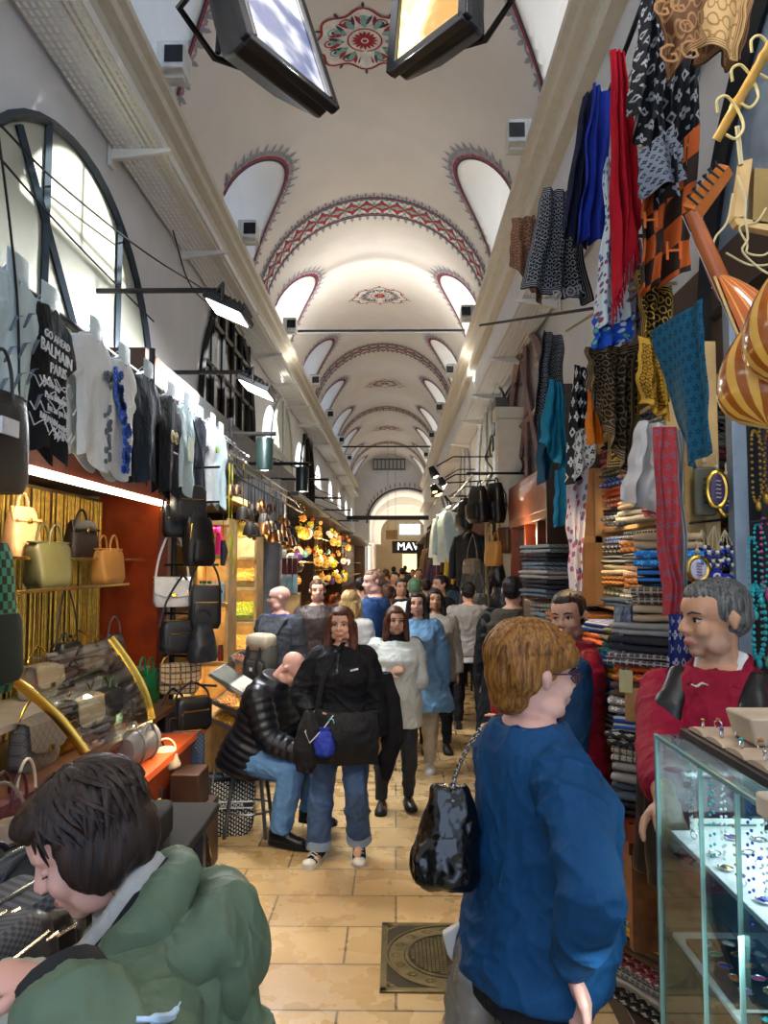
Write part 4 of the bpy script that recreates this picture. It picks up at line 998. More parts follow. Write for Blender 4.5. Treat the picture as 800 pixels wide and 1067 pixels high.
person('tall man with cropped hair in blue jacket in profile among the walkers', -.22, 7.85, -100, 1.79, 'm', 1.15, .03, vox=.011, skinm=SK_P, hair=('buzz', H_BZ), head=(28, 5, 0), top=dict(n='jacket', m=bluej, t=.032, hem=-.18), bottom=dict(m=blackc), shoes=dict(m=boot_m))
person('man in stone grey sweater and black trousers walking away', .83, 8.85, 178, 1.64, 'm', 1.12, vox=.010, hair=('short', H_BL), armL=((.3, .05, -1), (.05, -.1, -1)), armR=((-.3, .05, -1), (-.05, -.1, -1)), legL=((.06, -.05, -1), (0, .1, -1)), legR=((-.10, .05, -1), (0, .05, -1)), top=dict(n='shirt_tail', m=cloth('shirt_white', 'd6d4d0'), t=.016, hem=-.16), over=dict(n='sweater', m=greyk, t=.03, hem=-.09), bottom=dict(m=blackc, t=.016), shoes=dict(m=boot_m), face=False)
DK = person('man in dark olive fleece seen from behind near the shop door', 1.0, 6.6, 165, 1.74, 'm', 1.2, vox=.010, hair=('short', H_BL), top=dict(n='fleece', m=olive, t=.03, hem=-.1), over=dict(n='dark_coat', m=blackc, t=.036, hem=-.5, neck=.30, flare=.05), bottom=dict(m=blackc, t=.02), shoes=dict(m=boot_m), face=False)
# --- the crowd further down the hall
def far(label, px, py, h, colr, yaw, hair, hm='m', c2='1a1b20'):
    y = 800 * (1.86 - h) / max(2, py - 587); p = PY(px, py, y)
    return y
CR = [(404, 9.2, 'walker in mustard green jacket ahead of the white knit', '6f6f2a', 170, H_BR, 'f', 1.60), (418, 9.9, 'man in black jacket beside the mustard green walker', '191a1e', 10, H_DK, 'm', 1.66),
      (432, 8.9, 'person in green cap and white vest seen from behind', 'cfd0c4', 180, hairmat('cap_green', '3c5a3c', '55704f'), 'm', 1.68), (458, 9.8, 'person in black hooded top and pale face covering', '12141c', -60, H_BL, 'm', 1.70),
      (377, 10.5, 'dark haired man in white shirt behind the tall blue jacket', 'c9c7c4', 170, H_BL, 'm', 1.66), (444, 11.5, 'person in grey brown coat down the hall', '5b5148', 175, H_DK, 'f', 1.62), (398, 12.5, 'person in dark red coat down the hall', '4a2025', 180, H_BR, 'f', 1.62),
      (411, 14, 'person in navy coat in the thick of the crowd', '1d2436', 0, H_BL, 'm', 1.70), (425, 15.5, 'person in tan coat in the thick of the crowd', '7a6248', 180, H_DK, 'f', 1.64), (436, 17, 'person in black coat in the thick of the crowd', '17171a', 0, H_BL, 'm', 1.74),
      (402, 18.5, 'person in grey coat in the far crowd', '55585c', 180, H_BR, 'm', 1.72), (446, 20, 'person in brown coat in the far crowd', '4d382a', 0, H_DK, 'f', 1.64), (419, 22, 'person in red jacket in the far crowd', '7c2626', 180, H_BL, 'm', 1.72),
      (430, 25, 'person in pale jacket in the far crowd', 'a59f94', 0, H_BR, 'f', 1.66), (410, 27, 'person in dark green coat in the far crowd', '273428', 180, H_BL, 'm', 1.74), (440, 30, 'person in blue coat in the far crowd', '2d4058', 0, H_DK, 'm', 1.73), (422, 33, 'person in black furthest down the hall', '1a1a1d', 180, H_BL, 'm', 1.76)]
for px, y, lab, col, yaw, hm, sx, h in CR:
    p = PY(px, 600, y)
    person(lab, p.x, y, yaw, h, sx, 1.08, vox=.016 if y < 13 else .024, hair=('short', hm), skinm=SK_L if y % 2 < 1 else SK_T, face=y < 12, top=dict(n='coat', m=cloth('coat_' + col, col), t=.03, hem=-.2), bottom=dict(m=blackc), shoes=dict(m=boot_m) if y < 16 else None, group='people in the crowd down the hall')
# ================================================================ LEFT SIDE
# --- generic goods -------------------------------------------------------
def superbox(w, d, h, n=20, p=4.5, wt=1.0, dt=1.0, m=9, sag=0.):
    """soft box, base at z=0, front -y; wt/dt = top width/depth share"""
    rs = []
    for i in range(m + 1):
        f = i / m; e = 1 - (2 * f - 1) ** 8 * .16; wd = (w + (w * wt - w) * f) / 2 * e; dd = (d + (d * dt - d) * f) / 2 * e * (1 + sag * sin(pi * f)); r = []
        for j in range(n):
            t = 2 * pi * (j + .5) / n; x, y = cos(t), sin(t); x = math.copysign(abs(x) ** (2 / p), x); y = math.copysign(abs(y) ** (2 / p), y); r.append(V((x * wd, y * dd, h * f)))
        rs.append(r)
    return rs
def bag(kind, w, h, d, mat, loc, rz, label, trim=None, hw=None, mat2=None, strap=0, group=None, name=None, tilt=None, cat='bag'):
    trim = trim or mat; hw = hw or gold; mat2 = mat2 or mat
    nm = name or {'kelly': 'handbag', 'tote': 'tote_bag', 'flap': 'shoulder_bag', 'camera': 'crossbody_bag', 'backpack': 'backpack', 'duffle': 'duffle_bag', 'pouch': 'pouch'}[kind]
    R = thing(nm, label, cat, loc, rz, group)
    if tilt: R.rotation_euler = (RAD(tilt[0]), RAD(tilt[1]), RAD(rz))
    B = lambda b, n, m, bev=0, par=None: b.build(n, m, par or R, world=False, bevel=bev)
    def body(wt, dt, p=4.5, uv=True, sag=.12, hh=h):
        b = MB(); b.rings(superbox(w, d, hh, 20, p, wt, dt, sag=sag), cap=True)
        for i, q in enumerate(b.v): b.uv[i] = (q.x / w + .5, q.z / h)
        return B(b, 'body', mat)
    def handle(x, y, r, up, th=.008, m=None, z=None, n='handle'):
        b = MB(); zz = h if z is None else z; b.tube([V((x + r * cos(a), y, zz - .02 + (up + .02) * sin(a))) for a in [pi * i / 14 for i in range(15)]], th, 8); B(b, n, m or trim)
    def strapper(up, m=None, spread=.5):
        b = MB(); b.tube(sm([V((-w * spread, 0, h * .85)), V((-w * spread * .75, .0, h + up * .45)), V((-.015, .01, h + up)), V((.015, .01, h + up)), V((w * spread * .75, 0, h + up * .45)), V((w * spread, 0, h * .85))], 4), .008, 6, flat=.45); B(b, 'strap', m or trim)
        for o in (-1, 1):
            b = MB(); b.tube([V((o * w * spread + .012 * cos(a), 0, h * .85 + .012 * sin(a))) for a in [2 * pi * i / 10 for i in range(10)]], .003, 6, closed=True); B(b, 'ring', hw)
    if kind == 'kelly':
        body(.72, .45)
        b = MB(); poly = [(-w * .37, h * 1.0), (w * .37, h * 1.0), (w * .40, h * .72), (w * .12, h * .70), (w * .10, h * .60), (-w * .10, h * .60), (-w * .12, h * .70), (-w * .40, h * .72)]
        b.prism([(p[0], p[1]) for p in poly], (0, -d * .5 + .0, 0), (1, .0, 0), (0, .16, 1), (0, -.006, 0)); 
        for v in b.v: v.y += (v.z / h - .5) * .05 - .004
        B(b, 'flap', mat2)
        b = MB(); b.box((0, -d * .40, h * .74), (w * .78, .008, .014)); B(b, 'belt', trim); b = MB(); b.box((0, -d * .42, h * .72), (.022, .014, .03)); B(b, 'clasp', hw, .003)
        handle(0, -.0, w * .17, h * .28, .009)
    elif kind == 'tote':
        body(1.12, .55, 5, sag=.05)
        for y in (-d * .25, d * .25): handle(0, y, w * .20, h * .42, .007)
        b = MB(); b.rings(superbox(w * 1.1, d * .5, .012, 20, 5)); [setattr(v, 'z', v.z + h - .004) for v in b.v]; B(b, 'rim', trim)
        if strap: strapper(strap)
    elif kind == 'flap':
        body(.96, .8)
        b = MB()
        def fl(u, v):
            x = (u - .5) * w * 1.0; s_ = v * (d * .9 + h * .62)
            if s_ < d * .85: return (x * .97, d * .40 - s_, h * 1.01 + .006 * sin(pi * s_ / (d * .85)))
            q = s_ - d * .85; cc = (1 - .25 * (2 * u - 1) ** 4); return (x, -d * .46 - .014 - .02 * (q / h), h - q * cc)
        b.sheet(fl, 14, 16, .005); B(b, 'flap', mat2)
        b = MB(); b.box((0, -d * .5 - .03, h * .42), (.035, .012, .028)); B(b, 'clasp', hw, .004)
        if strap: strapper(strap, hw if strap < .12 else None, .46)
    elif kind == 'camera':
        body(.98, .95, 6, sag=.06)
        b = MB(); rr = superbox(w * .8, .03, h * .5, 16, 6); b.rings(rr); [setattr(v, 'y', v.y - d * .5) or setattr(v, 'z', v.z + h * .1) for v in b.v]; B(b, 'front_pocket', mat2)
        b = MB(); b.tube([V((-w * .42, 0, h + .002)), V((w * .42, 0, h + .002))], .005, 6); b.tube([V((-w * .36, -d * .5 - .014, h * .62)), V((w * .36, -d * .5 - .014, h * .62))], .004, 6); B(b, 'zipper', hw)
        if strap: strapper(strap)
    elif kind == 'backpack':
        rs = superbox(w, d, h, 20, 3.6, .78, .7, 10, .15); b = MB(); b.rings(rs); [b.uv.__setitem__(i, (q.x / w + .5, q.z / h)) for i, q in enumerate(b.v)]; B(b, 'body', mat)
        b = MB(); b.rings(superbox(w * .74, .07, h * .45, 16, 4, .85)); [setattr(v, 'y', v.y - d * .5) or setattr(v, 'z', v.z + h * .08) for v in b.v]; B(b, 'front_pocket', mat2)
        b = MB(); b.tube([V((-w * .40, -d * .34, h * .55)), V((-w * .34, -d * .3, h * .85)), V((0, -d * .2, h * .98)), V((w * .34, -d * .3, h * .85)), V((w * .40, -d * .34, h * .55))], .005, 6); B(b, 'zipper', hw)
        handle(0, .02, .035, .07, .008, n='grab_loop')
        for o in (-1, 1):
            b = MB(); b.tube([V((o * w * .22, d * .35, h * .92)), V((o * w * .30, d * .62, h * .7)), V((o * w * .32, d * .6, h * .3)), V((o * w * .35, d * .4, h * .06))], .02, 8, flat=.4); B(b, 'shoulder_strap', trim)
    elif kind == 'duffle':
        rs = []
        for i in range(11):
            f = -1 + 2 * i / 10; k = (1 - abs(f) ** 6 * .3); rs.append([V((f * w / 2, d / 2 * k * cos(a), h / 2 + h / 2 * k * sin(a))) for a in [2 * pi * j / 16 for j in range(16)]])
        b = MB(); b.rings(rs); [b.uv.__setitem__(i, (q.x / w + .5, q.z / h)) for i, q in enumerate(b.v)]; B(b, 'body', mat)
        for y in (-d * .36, d * .36): handle(0, y, w * .2, h * .25, .009, z=h * .85)
        b = MB(); b.tube([V((-w * .42, 0, h * 1.0)), V((w * .42, 0, h * 1.0))], .006, 6); B(b, 'zipper', hw)
        for o in (-1, 1):
            b = MB(); b.tube([V((o * w * .24, d * .53 * cos(a), h / 2 + h * .52 * sin(a))) for a in [2 * pi * j / 16 for j in range(17)]], .012, 6, flat=.4); B(b, 'band', trim)
    elif kind == 'pouch':
        b = MB(); rs = superbox(w, d, h, 20, 2.6, .55, .6, 10, .4); b.rings(rs); b2 = REM(b, .010, 2, lambda p: .007 * NZ.noise(p * 22)); B(b2, 'body', mat)
        handle(0, 0, w * .3, strap or .12, .006)
    return R
# colours of leather
LE = lambda n, c, r=.4: M('leather_' + n, c, r, var=.1, bump=.2, bs=120)
tan, choc, cara, olv, orng = LE('tan', 'c79a6b'), LE('chocolate', '2b201c'), LE('caramel', 'b5803f'), LE('olive', '55512f'), LE('orange', 'd4601c')
burg, navyl, cream, greyl, grn, taupe = LE('burgundy', '4a1520'), LE('navy', '1c2536'), LE('cream', 'cbbba0'), LE('grey', '5d5d60'), LE('green', '0f6b3a'), LE('taupe', '7c6a58')
mint, whit, pink = LE('mint', '8fb79a'), LE('white', 'dad7d2'), LE('pink', 'd2a3a8')
canv = PAT('canvas_monogram', 'mono', '3b2a1c', '8d6d42', (9, 7)); canvg = PAT('canvas_grey', 'check', '3a3a3d', '55565a', (10, 8)); canvb = PAT('canvas_blue_check', 'check', '2c3a50', '43546e', (14, 10), bump=.4)
quilt = PAT('quilted_leather', 'diamond', '2a2524', '5a5352', (7, 5), rough=.4); quiltg = PAT('quilted_grey', 'diamond', '6f665e', '494440', (6, 4), rough=.4)
oblq = PAT('canvas_oblique', 'oblique', '14161c', 'c9c5ba', (22, 26)); plaid = PAT('canvas_plaid', 'plaid', 'b39a78', '2a2523', (4, 3)); chk_g = PAT('check_green', 'check', '12201a', '2f7d58', (6, 9))
scal = PAT('canvas_beige_weave', 'check', 'a4936f', '7b6a4b', (26, 20))
# --- bag shop: cabinet -----------------------------------------------------
XF = -1.72     # plane of the shop glass
pA = PX(167, 520, XF); YP = pA.y          # wooden post at the far end
pS0 = PX(20, 480, XF); zh = pS0.z; Y0 = 1.4
cab = thing('display_cabinet', 'red wood display cabinet with glass front and lit header full of handbags', 'display cabinet', (XF - .3, 4, 0))
b = MB(); b.bx(XF - .06, XF + .06, YP, YP + .14, 0, 3.0); b.build('post', wood_r, cab, bevel=.006)
b = MB(); b.bx(XF - .06, XF + .04, Y0, YP, zh - .02, zh + .12); b.build('header', wood_r, cab, bevel=.005)
b = MB(); b.bx(XL + .02, XF - .06, Y0, YP, zh + .02, zh + .06); b.build('top_panel', wood_d, cab)
b = MB(); b.bx(XF + .02, XF + .05, Y0, YP - .03, zh - .055, zh - .02); b.build('light_strip', emis('led_warm', 'fff1d0', 9.), cab)
b = MB(); b.bx(XF - .44, XF - .0, YP - .02, YP + .04, .7, zh + .02); b.build('side_panel', M('red_wood_gloss', '8a3416', .18, var=.2, vs=5), cab)
area((XF - .02, 3.9, zh - .07), (-.55, 0, -1), .06, 3.2, 34, (1, .84, .6))
area((XF - .3, 4.6, 1.06), (-.2, 0, -1), .08, 2.0, 7, (1, .82, .55))
b = MB(); b.bx(-2.21, -2.17, Y0, YP, .3, zh); b.build('back_panel', M('back_panel', '6e4f20', .5, var=.2), cab)
# bead curtain: hundreds of strands, hung on the cabinet's back panel
gc = M('gold_beads', 'c39a3c', .35, .65, var=.25, vs=30); b = MB(); rnd = random.Random(3); yy = Y0 + .1
while yy < YP - .04:
    x = -2.13 + rnd.uniform(-.012, .012); k = rnd.uniform(.003, .0075)
    b.tube([(x, yy, zh - .03), (x + rnd.uniform(-.006, .006), yy + rnd.uniform(-.004, .004), 1.6), (x, yy, .9)], k, 5); yy += rnd.uniform(.010, .022)
tag(b.build('bead_curtain', gc), 'gold bead curtain hanging behind the handbags', 'bead curtain', kind='stuff')
def gshelf(n, x0, x1, y0, y1, z, label):
    r = thing('glass_shelf', label, 'glass shelf', ((x0 + x1) / 2, (y0 + y1) / 2, z - .012))
    b = MB(); b.bx(x0, x1, y0, y1, z - .01, z); b.build('panel', glass('shelf_glass', (.9, .97, .92), .25, .03, .85), r, smooth=0)
    b = MB(); b.bx(x1 - .004, x1 + .006, y0, y1, z - .014, z + .004); b.build('front_edge', gold, r, bevel=.002)
    b = MB()
    for q in (y0 + .1, y1 - .1): b.bx(-2.165, x0 + .1, q - .01, q + .01, z - .03, z - .011)
    b.build('bracket', gold, r)
zA = PX(100, 582, -1.98).z; zB = PX(95, 609, -1.88).z
gshelf('a', -2.09, -1.90, 2.5, PX(152, 580, -1.9).y, zA, 'upper glass shelf with gold edge holding structured handbags')
gshelf('b', -2.05, -1.76, 2.5, PX(134, 608, -1.76).y, zB, 'lower glass shelf with gold edge holding two slouchy totes')
def on(px, py, x, z): p = PX(px, py, x); return (x, p.y, z)
bag('kelly', .25, .27, .12, tan, on(22, 578, -2.0, zA + .001), 78, 'tan structured handbag at the near end of the upper glass shelf')
bag('kelly', .27, .24, .13, choc, on(84, 582, -2.0, zA + .001), 70, 'dark chocolate structured handbag in the middle of the upper glass shelf')
bag('kelly', .25, .22, .12, orng, on(143, 586, -1.99, zA + .001), 80, 'bright orange small handbag beside the red wood side panel')
bag('tote', .32, .24, .15, olv, on(50, 607, -1.89, zB + .001), 84, 'olive slouchy tote on the lower glass shelf', strap=0)
bag('tote', .28, .22, .15, cara, on(112, 607, -1.89, zB + .001), 84, 'caramel slouchy tote on the lower glass shelf')
# display counter with slanted glass and two more levels of bags
z1 = PX(95, 706, -1.95).z; z2 = PX(95, 762, -1.75).z; z3 = PX(110, 792, -1.6).z - .05
ctr = thing('display_counter', 'stepped bag counter with slanted glass and curved gold trims', 'counter', (-1.9, 4, 0))
b = MB(); b.bx(-2.11, -1.75, 2.2, YP - .05, z1 - .03, z1 - .001); b.build('upper_shelf', M('shelf_tint', '9a8f86', .3), ctr)
b = MB(); b.bx(-2.11, -1.50, 2.2, YP - .05, z2 - .03, z2 - .001); b.build('lower_shelf', M('shelf_dark', '5b3a2a', .35), ctr)
b = MB(); b.bx(-2.11, -1.33, 2.2, YP - .05, z3 - .04, z3 - .001); b.build('orange_shelf', M('orange_board', 'e2622a', .5, var=.05), ctr)
b = MB(); b.bx(-2.11, -1.36, 2.2, YP - .05, 0, z3 - .04); b.build('base_panel', wood_r, ctr)
def arcpts(px0, py0, x0, px1, py1, x1, bulge):
    a, c = PX(px0, py0, x0), PX(px1, py1, x1); y = (a.y + c.y) / 2; P = []
    for i in range(13):
        t = i / 12; P.append(V((a.x + (c.x - a.x) * t + bulge * sin(pi * t), y, a.z + (c.z - a.z) * t)))
    return P
for (g, lab) in ((arcpts(14, 690, -1.85, 72, 795, -1.42, .05), 'near'), (arcpts(152, 655, -1.80, 118, 782, -1.52, .05), 'far')):
    b = MB(); b.tube(g, .012, 6, flat=2.2); b.build('gold_trim', gold, ctr)
g0, g1 = arcpts(14, 690, -1.85, 72, 795, -1.42, .05), arcpts(152, 655, -1.80, 118, 782, -1.52, .05)
b = MB(); b.rings([[a, c] for a, c in zip(g0, g1)], cap=False); b.build('curved_glass', glass('counter_glass', (.93, .95, .95), .2, .02, .9), ctr)
UB = [(40, 710, 'flap', .24, .17, cream, 'cream flap bag at the near end of the upper counter shelf'), (66, 704, 'pouch', .2, .2, canvg, 'grey bucket bag with a blush strap on the upper counter shelf'), (83, 708, 'flap', .30, .21, choc, 'dark brown bag with a woven beige flap on the upper counter shelf'),
      (104, 704, 'flap', .22, .15, taupe, 'taupe flap bag behind the brown one on the upper counter shelf'), (118, 700, 'pouch', .26, .24, greyl, 'crumpled grey pouch on the upper counter shelf'), (136, 692, 'camera', .2, .18, pink, 'pale pink box bag by the far gold trim'), (150, 684, 'camera', .24, .24, navyl, 'dark navy bag at the far end of the upper counter shelf')]
for px, py, k, w, h, m, lab in UB: bag(k, w, h, .12, m, on(px, py, -1.95, z1), 80, lab, mat2=scal if 'woven' in lab else None, strap=.1 if k == 'flap' else 0)
LBg = [(36, 775, 'flap', .30, .22, quiltg, 'grey quilted flap bag at the near end of the lower counter shelf'), (62, 768, 'camera', .2, .16, gold, 'small gold metallic bag beside the grey quilted one'), (82, 762, 'flap', .26, .24, canv, 'monogram canvas bag with pale flap in the middle of the lower shelf'), (103, 755, 'flap', .25, .22, quilt, 'dark brown quilted chain bag on the lower counter shelf'),
       (112, 742, 'tote', .22, .2, mint, 'mint green bag behind the far gold trim'), (138, 738, 'camera', .24, .2, greyl, 'mottled grey box bag near the far end of the lower shelf'), (152, 730, 'tote', .24, .22, grn, 'vivid green tote at the far end of the lower shelf')]
for px, py, k, w, h, m, lab in LBg: bag(k, w, h, .12, m, on(px, py, -1.72, z2), 82, lab, mat2=cream if 'pale flap' in lab else None, strap=.1 if k == 'flap' else 0)
for px, py, k, w, h, m, lab in [(12, 800, 'tote', .26, .24, burg, 'burgundy bag at the left edge above the orange board'), (28, 800, 'pouch', .22, .24, cream, 'cream pouch beside the burgundy bag'), (50, 800, 'duffle', .3, .12, navyl, 'navy zipped roll on the orange board'), (146, 772, 'duffle', .36, .2, greyl, 'large dark grey bag by the wooden post'), (80, 800, 'pouch', .2, .08, orng, 'flat orange folded pouch on the orange board')]: bag(k, w, h, .14, m, on(px, py, -1.46, z3), 84, lab)
p = PX(66, 690, -2.0); bag('backpack', .2, .2, .12, blk_l, (-2.05, p.y + .25, z1), 80, 'black backpack standing at the back of the upper counter shelf')
bag('camera', .22, .2, .1, blk_l, (-1.90, PX(70, 650, -1.90).y, zB - .526), 80, 'black camera bag hanging by a long strap behind the counter', strap=.32)
# black and grey bags hanging at the near left edge
hr = thing('hanging_rail', 'black steel rail with clips from which the T-shirts hang', 'rail', (-1.5, 4, 2.94))
b = MB(); rA, rB = V((-1.52, 1.6, 2.98)), V((-1.52, 7.2, 2.98)); b.cyl(rA, rB, .016, 8); b.build('bar', black_m, hr)
b = MB(); b.cyl(rA + V((-.10, 0, .06)), rB + V((-.10, 0, .06)), .014, 8); b.build('second_bar', black_m, hr)
for y in (2.2, 4.7, 7.0):
    b = MB(); b.cyl((XL, y, 3.02), (-1.5, y, 3.02), .016, 8); b.cyl((-1.52, y, 2.9), (-1.52, y, 3.2), .02, 8); b.build('bracket', black_m, hr)
for px, py, h, k, m, lab, x in [(-12, 512, .36, 'tote', blk_l, 'black shopper with pale label hanging under the first T-shirt', -1.44), (-24, 725, .52, 'backpack', chk_g, 'green and black chequered backpack hanging at the left edge', -1.42)]:
    p = PX(px, py, x); bag(k, .34, h, .14, m, (x, p.y, p.z), 84, lab, strap=.9 if k == 'tote' else 0)
b = MB(); p = PX(10, 445, -1.36); b.box(p, (.01, .12, .06)); tag(b.build('label_card', M('label_white', 'c9cdd2', .6)), 'pale label card on the black shopper under the first T-shirt', 'label')
# --- T-shirts -----------------------------------------------------------
TEE = [(-.075, .0), (-.16, -.015), (-.25, -.06), (-.335, -.22), (-.235, -.275), (-.205, -.17), (-.20, -.45), (-.205, -.68), (.205, -.68), (.20, -.45), (.205, -.17), (.235, -.275), (.335, -.22), (.25, -.06), (.16, -.015), (.075, .0), (.0, -.05)]
def tee(y, z, mat, label, k=1.0, seed=0):
    R = thing('t_shirt', label, 't-shirt', (-1.47, y, z - .70 * k), 0, None); b = MB(); rnd = random.Random(seed)
    # front and back as closed puffy cloth: grid clipped to the outline
    N = 26; W = .34; H = .70; vs = {}
    def xr(v):      # half width at height v (0 top .. 1 hem)
        zz = -v * H
        if zz > -.05: return .08 + (.19 - .08) * min(1, -zz / .03) if zz > -.03 else .19 + (.25 - .19) * (-zz - .03) / .02
        if zz > -.23: return .25 + (.325 - .25) * (-zz - .05) / .18
        if zz > -.27: return .325 - (.325 - .215) * (-zz - .23) / .04
        return .215 - .012 * sin((-zz - .27) * 6)
    def fn(side):
        def f(u, v):
            x = (2 * u - 1) * xr(v); zz = -v * H - (.045 * max(0, 1 - abs(2 * u - 1) / .35) if v == 0 else 0)
            th = .028 * (max(0, 1 - (2 * u - 1) ** 4)) ** .5 + .022 * sin(x * 22 + seed + v * 2) * v + .012 * NZ.noise(V((x * 6 + seed, v * 5, side)))
            zz += .03 * sin(x * 14 + seed) * v * v + (.02 * NZ.noise(V((x * 5, seed, 2))) * v)
            return (side * (.010 + max(.002, th if side > 0 else .03 - th * .3)) * k, x * k, (zz + H) * k)
        return f
    for sd in (1, -1): b.sheet(fn(sd), N, 22, .004)
    b.build('cloth', mat, R, world=False)
    b = MB(); b.tube([V((.012 * cos(a), .075 * k * cos(a), (H - .012 - .03 * abs(sin(a))) * k)) if 0 else V((.02 * sin(a), .078 * k * cos(a), (H - .008 - .02 * (1 if sin(a) > 0 else 0) * sin(a)) * k)) for a in [2 * pi * i / 18 for i in range(18)]], .007, 6, closed=True); b.build('collar', mat, R, world=False)
    b = MB(); b.tube([V((0, -.16 * k, (H - .02) * k)), V((0, 0, (H + .035) * k)), V((0, .16 * k, (H - .02) * k))], .006, 6); b.tube([V((0, 0, (H + .035) * k)), V((-.01, 0, (H + .07) * k)), V((-.045, 0, H * k + .03))], .003, 6)
    b.build('hanger', M('hanger_clear', 'c8d8e0', .25), R, world=False)
    b = MB(); b.sheet(lambda u, v: (.025 + .008 * sin(pi * u), (u - .5) * .17, H * k - .01 + (.5 - v) * .10 + .05), 4, 4, .002); b.build('size_flap', M('tissue', 'cfe3e8', .5), R, world=False)
    return R, k
wt = cloth('tee_white', 'd5dbdb', .85, .03); wt2 = cloth('tee_ice', 'bfd6da', .85, .03); bt = cloth('tee_black', '16191f', .85); nt_ = cloth('tee_navy', '1b2735', .85)
TS = [(8, wt2, 'pale T-shirt with grey brush strokes, first on the rail at the left edge'), (44, bt, 'black T-shirt covered in white hand lettering'), (94, wt, 'white T-shirt with small grey floral print at the shoulder'), (124, wt, 'white T-shirt with bright blue flower print down one side'), (150, nt_, 'plain dark navy T-shirt beside the blue flower shirt'),
      (175, bt, 'dark T-shirt with a cream bear print on the chest'), (192, wt2, 'ice white T-shirt with a pale square print'), (206, nt_, 'narrow navy T-shirt between two white ones'), (219, wt, 'white T-shirt with a small green badge'), (228, wt2, 'pale T-shirt furthest along the rail')]
TR = []
for i, (px, m, lab) in enumerate(TS):
    y = PX(px, 400, -1.47).y; TR.append(tee(y, 2.95 - .02 * (i % 2), m, lab, .88 if i < 6 else .86, i * 1.7))
ink = M('print_white', 'dedede', .8); blu = M('print_blue', '1f53b8', .8); gry = M('print_grey', '5b646c', .8); crm = M('print_cream', 'cfc59b', .8); tgr = M('print_green', '8fae3a', .8)
def on_tee(R, y, z, x=.052): return V((x, y, z))
R, k = TR[1]
for s_, y, z, sz in (('GO AHEAD', 0, .56, .055), ('BALMAIN', 0, .49, .085), ('PARIS', .02, .41, .075), ('ba lm ain', -.05, .33, .05), ('Paris balmain', .0, .27, .045), ('lm an pa ris', .03, .21, .05), ('BALMAIN paris', -.02, .15, .045), ('Par is', .05, .09, .05)):
    o = text(s_, sz, ink, on_tee(R, y, z, .060), (0, 1, random.uniform(-.1, .1)), (0, 0, 1), None, 'lettering', .002); o.parent = R
rnd = random.Random(5)
b = MB()
for i in range(14):
    y, z = rnd.uniform(-.17, .17), rnd.uniform(.06, .36); b.tube([(.058, y + .05 * t_ - .1, z + .03 * sin(t_ * 2.3 + i)) for t_ in range(5)], .003, 4)
b.build('scrawl', ink, R, world=False)
def blob(b, x, y, z, r, n=8): b.tube([(x - .006, y, z), (x + .004, y, z)], [r, r * .9], n)
R, k = TR[2]; b = MB()
for i in range(11): blob(b, .052, .10 + rnd.uniform(-.05, .06), .55 - .004 * i + rnd.uniform(-.03, .03), rnd.uniform(.012, .022))
for i in range(16): blob(b, .052, .12 + rnd.uniform(-.045, .05), .36 - .022 * i, rnd.uniform(.013, .026))
b.build('print', gry, R, world=False)
R, k = TR[3]; b = MB()
for i in range(60):
    z = rnd.uniform(.02, .62); y = -.10 + .10 * sin(z * 8) + rnd.uniform(-.05, .07)
    for a in range(5): blob(b, .054, y + .016 * cos(a * 1.256), z + .016 * sin(a * 1.256), .0125, 6)
b.build('print', blu, R, world=False)
R, k = TR[0]; b = MB()
for i in range(9):
    y, z = -.15 + .04 * i, .2 + .05 * (i * 3 % 8); b.tube([(.056, y - .05, z - .05), (.058, y, z + .03), (.056, y + .06, z + .05)], [.006, .009, .003], 4, flat=.4)
b.build('print', gry, R, world=False)
R, k = TR[5]; b = MB()
b.box((.05, 0, .44), (.006, .06, .03))
for y in (-.05, .05): b.ell((.05, y, .42), (.008, .05, .05), 12)
b.build('print', crm, R, world=False); b = MB()
b.box((.054, 0, .41), (.004, .06, .008))
for y in (-.05, .05): b.ell((.056, y, .41), (.006, .024, .026), 10)
b.build('print', M('print_olive', '7d7440', .8), R, world=False); b = MB(); b.box((.056, .01, .30), (.004, .11, .012)); b.build('print', ink, R, world=False)
R, k = TR[6]; b = MB(); b.box((.05, 0, .36), (.006, .17, .20)); b.build('print', M('print_sand', 'c5ccb6', .8), R, world=False)
R, k = TR[8]; b = MB(); blob(b, .052, .06, .50, .035, 12); b.build('badge', tgr, R, world=False)
for R, k in TR:
    for c_ in R.children:
        if c_.name.split('.')[0] in ('lettering', 'print', 'scrawl', 'badge'): c_.scale = (1, k * .96, k * .96)
# --- grey fascia past the T-shirts
b = MB(); b.bx(XL, XL + .35, 7.3, 15.5, 3.0, 3.62); struct(b.build('trim_101', M('fascia_grey', '5b5c5e', .6), smooth=0), 'dark grey fascia over the spice shop')
b = MB(); b.bx(XL, XL + .5, YP + .14, 7.3, 2.55, 3.5); struct(b.build('trim_102', M('fascia_brown', '40291c', .5), smooth=0))
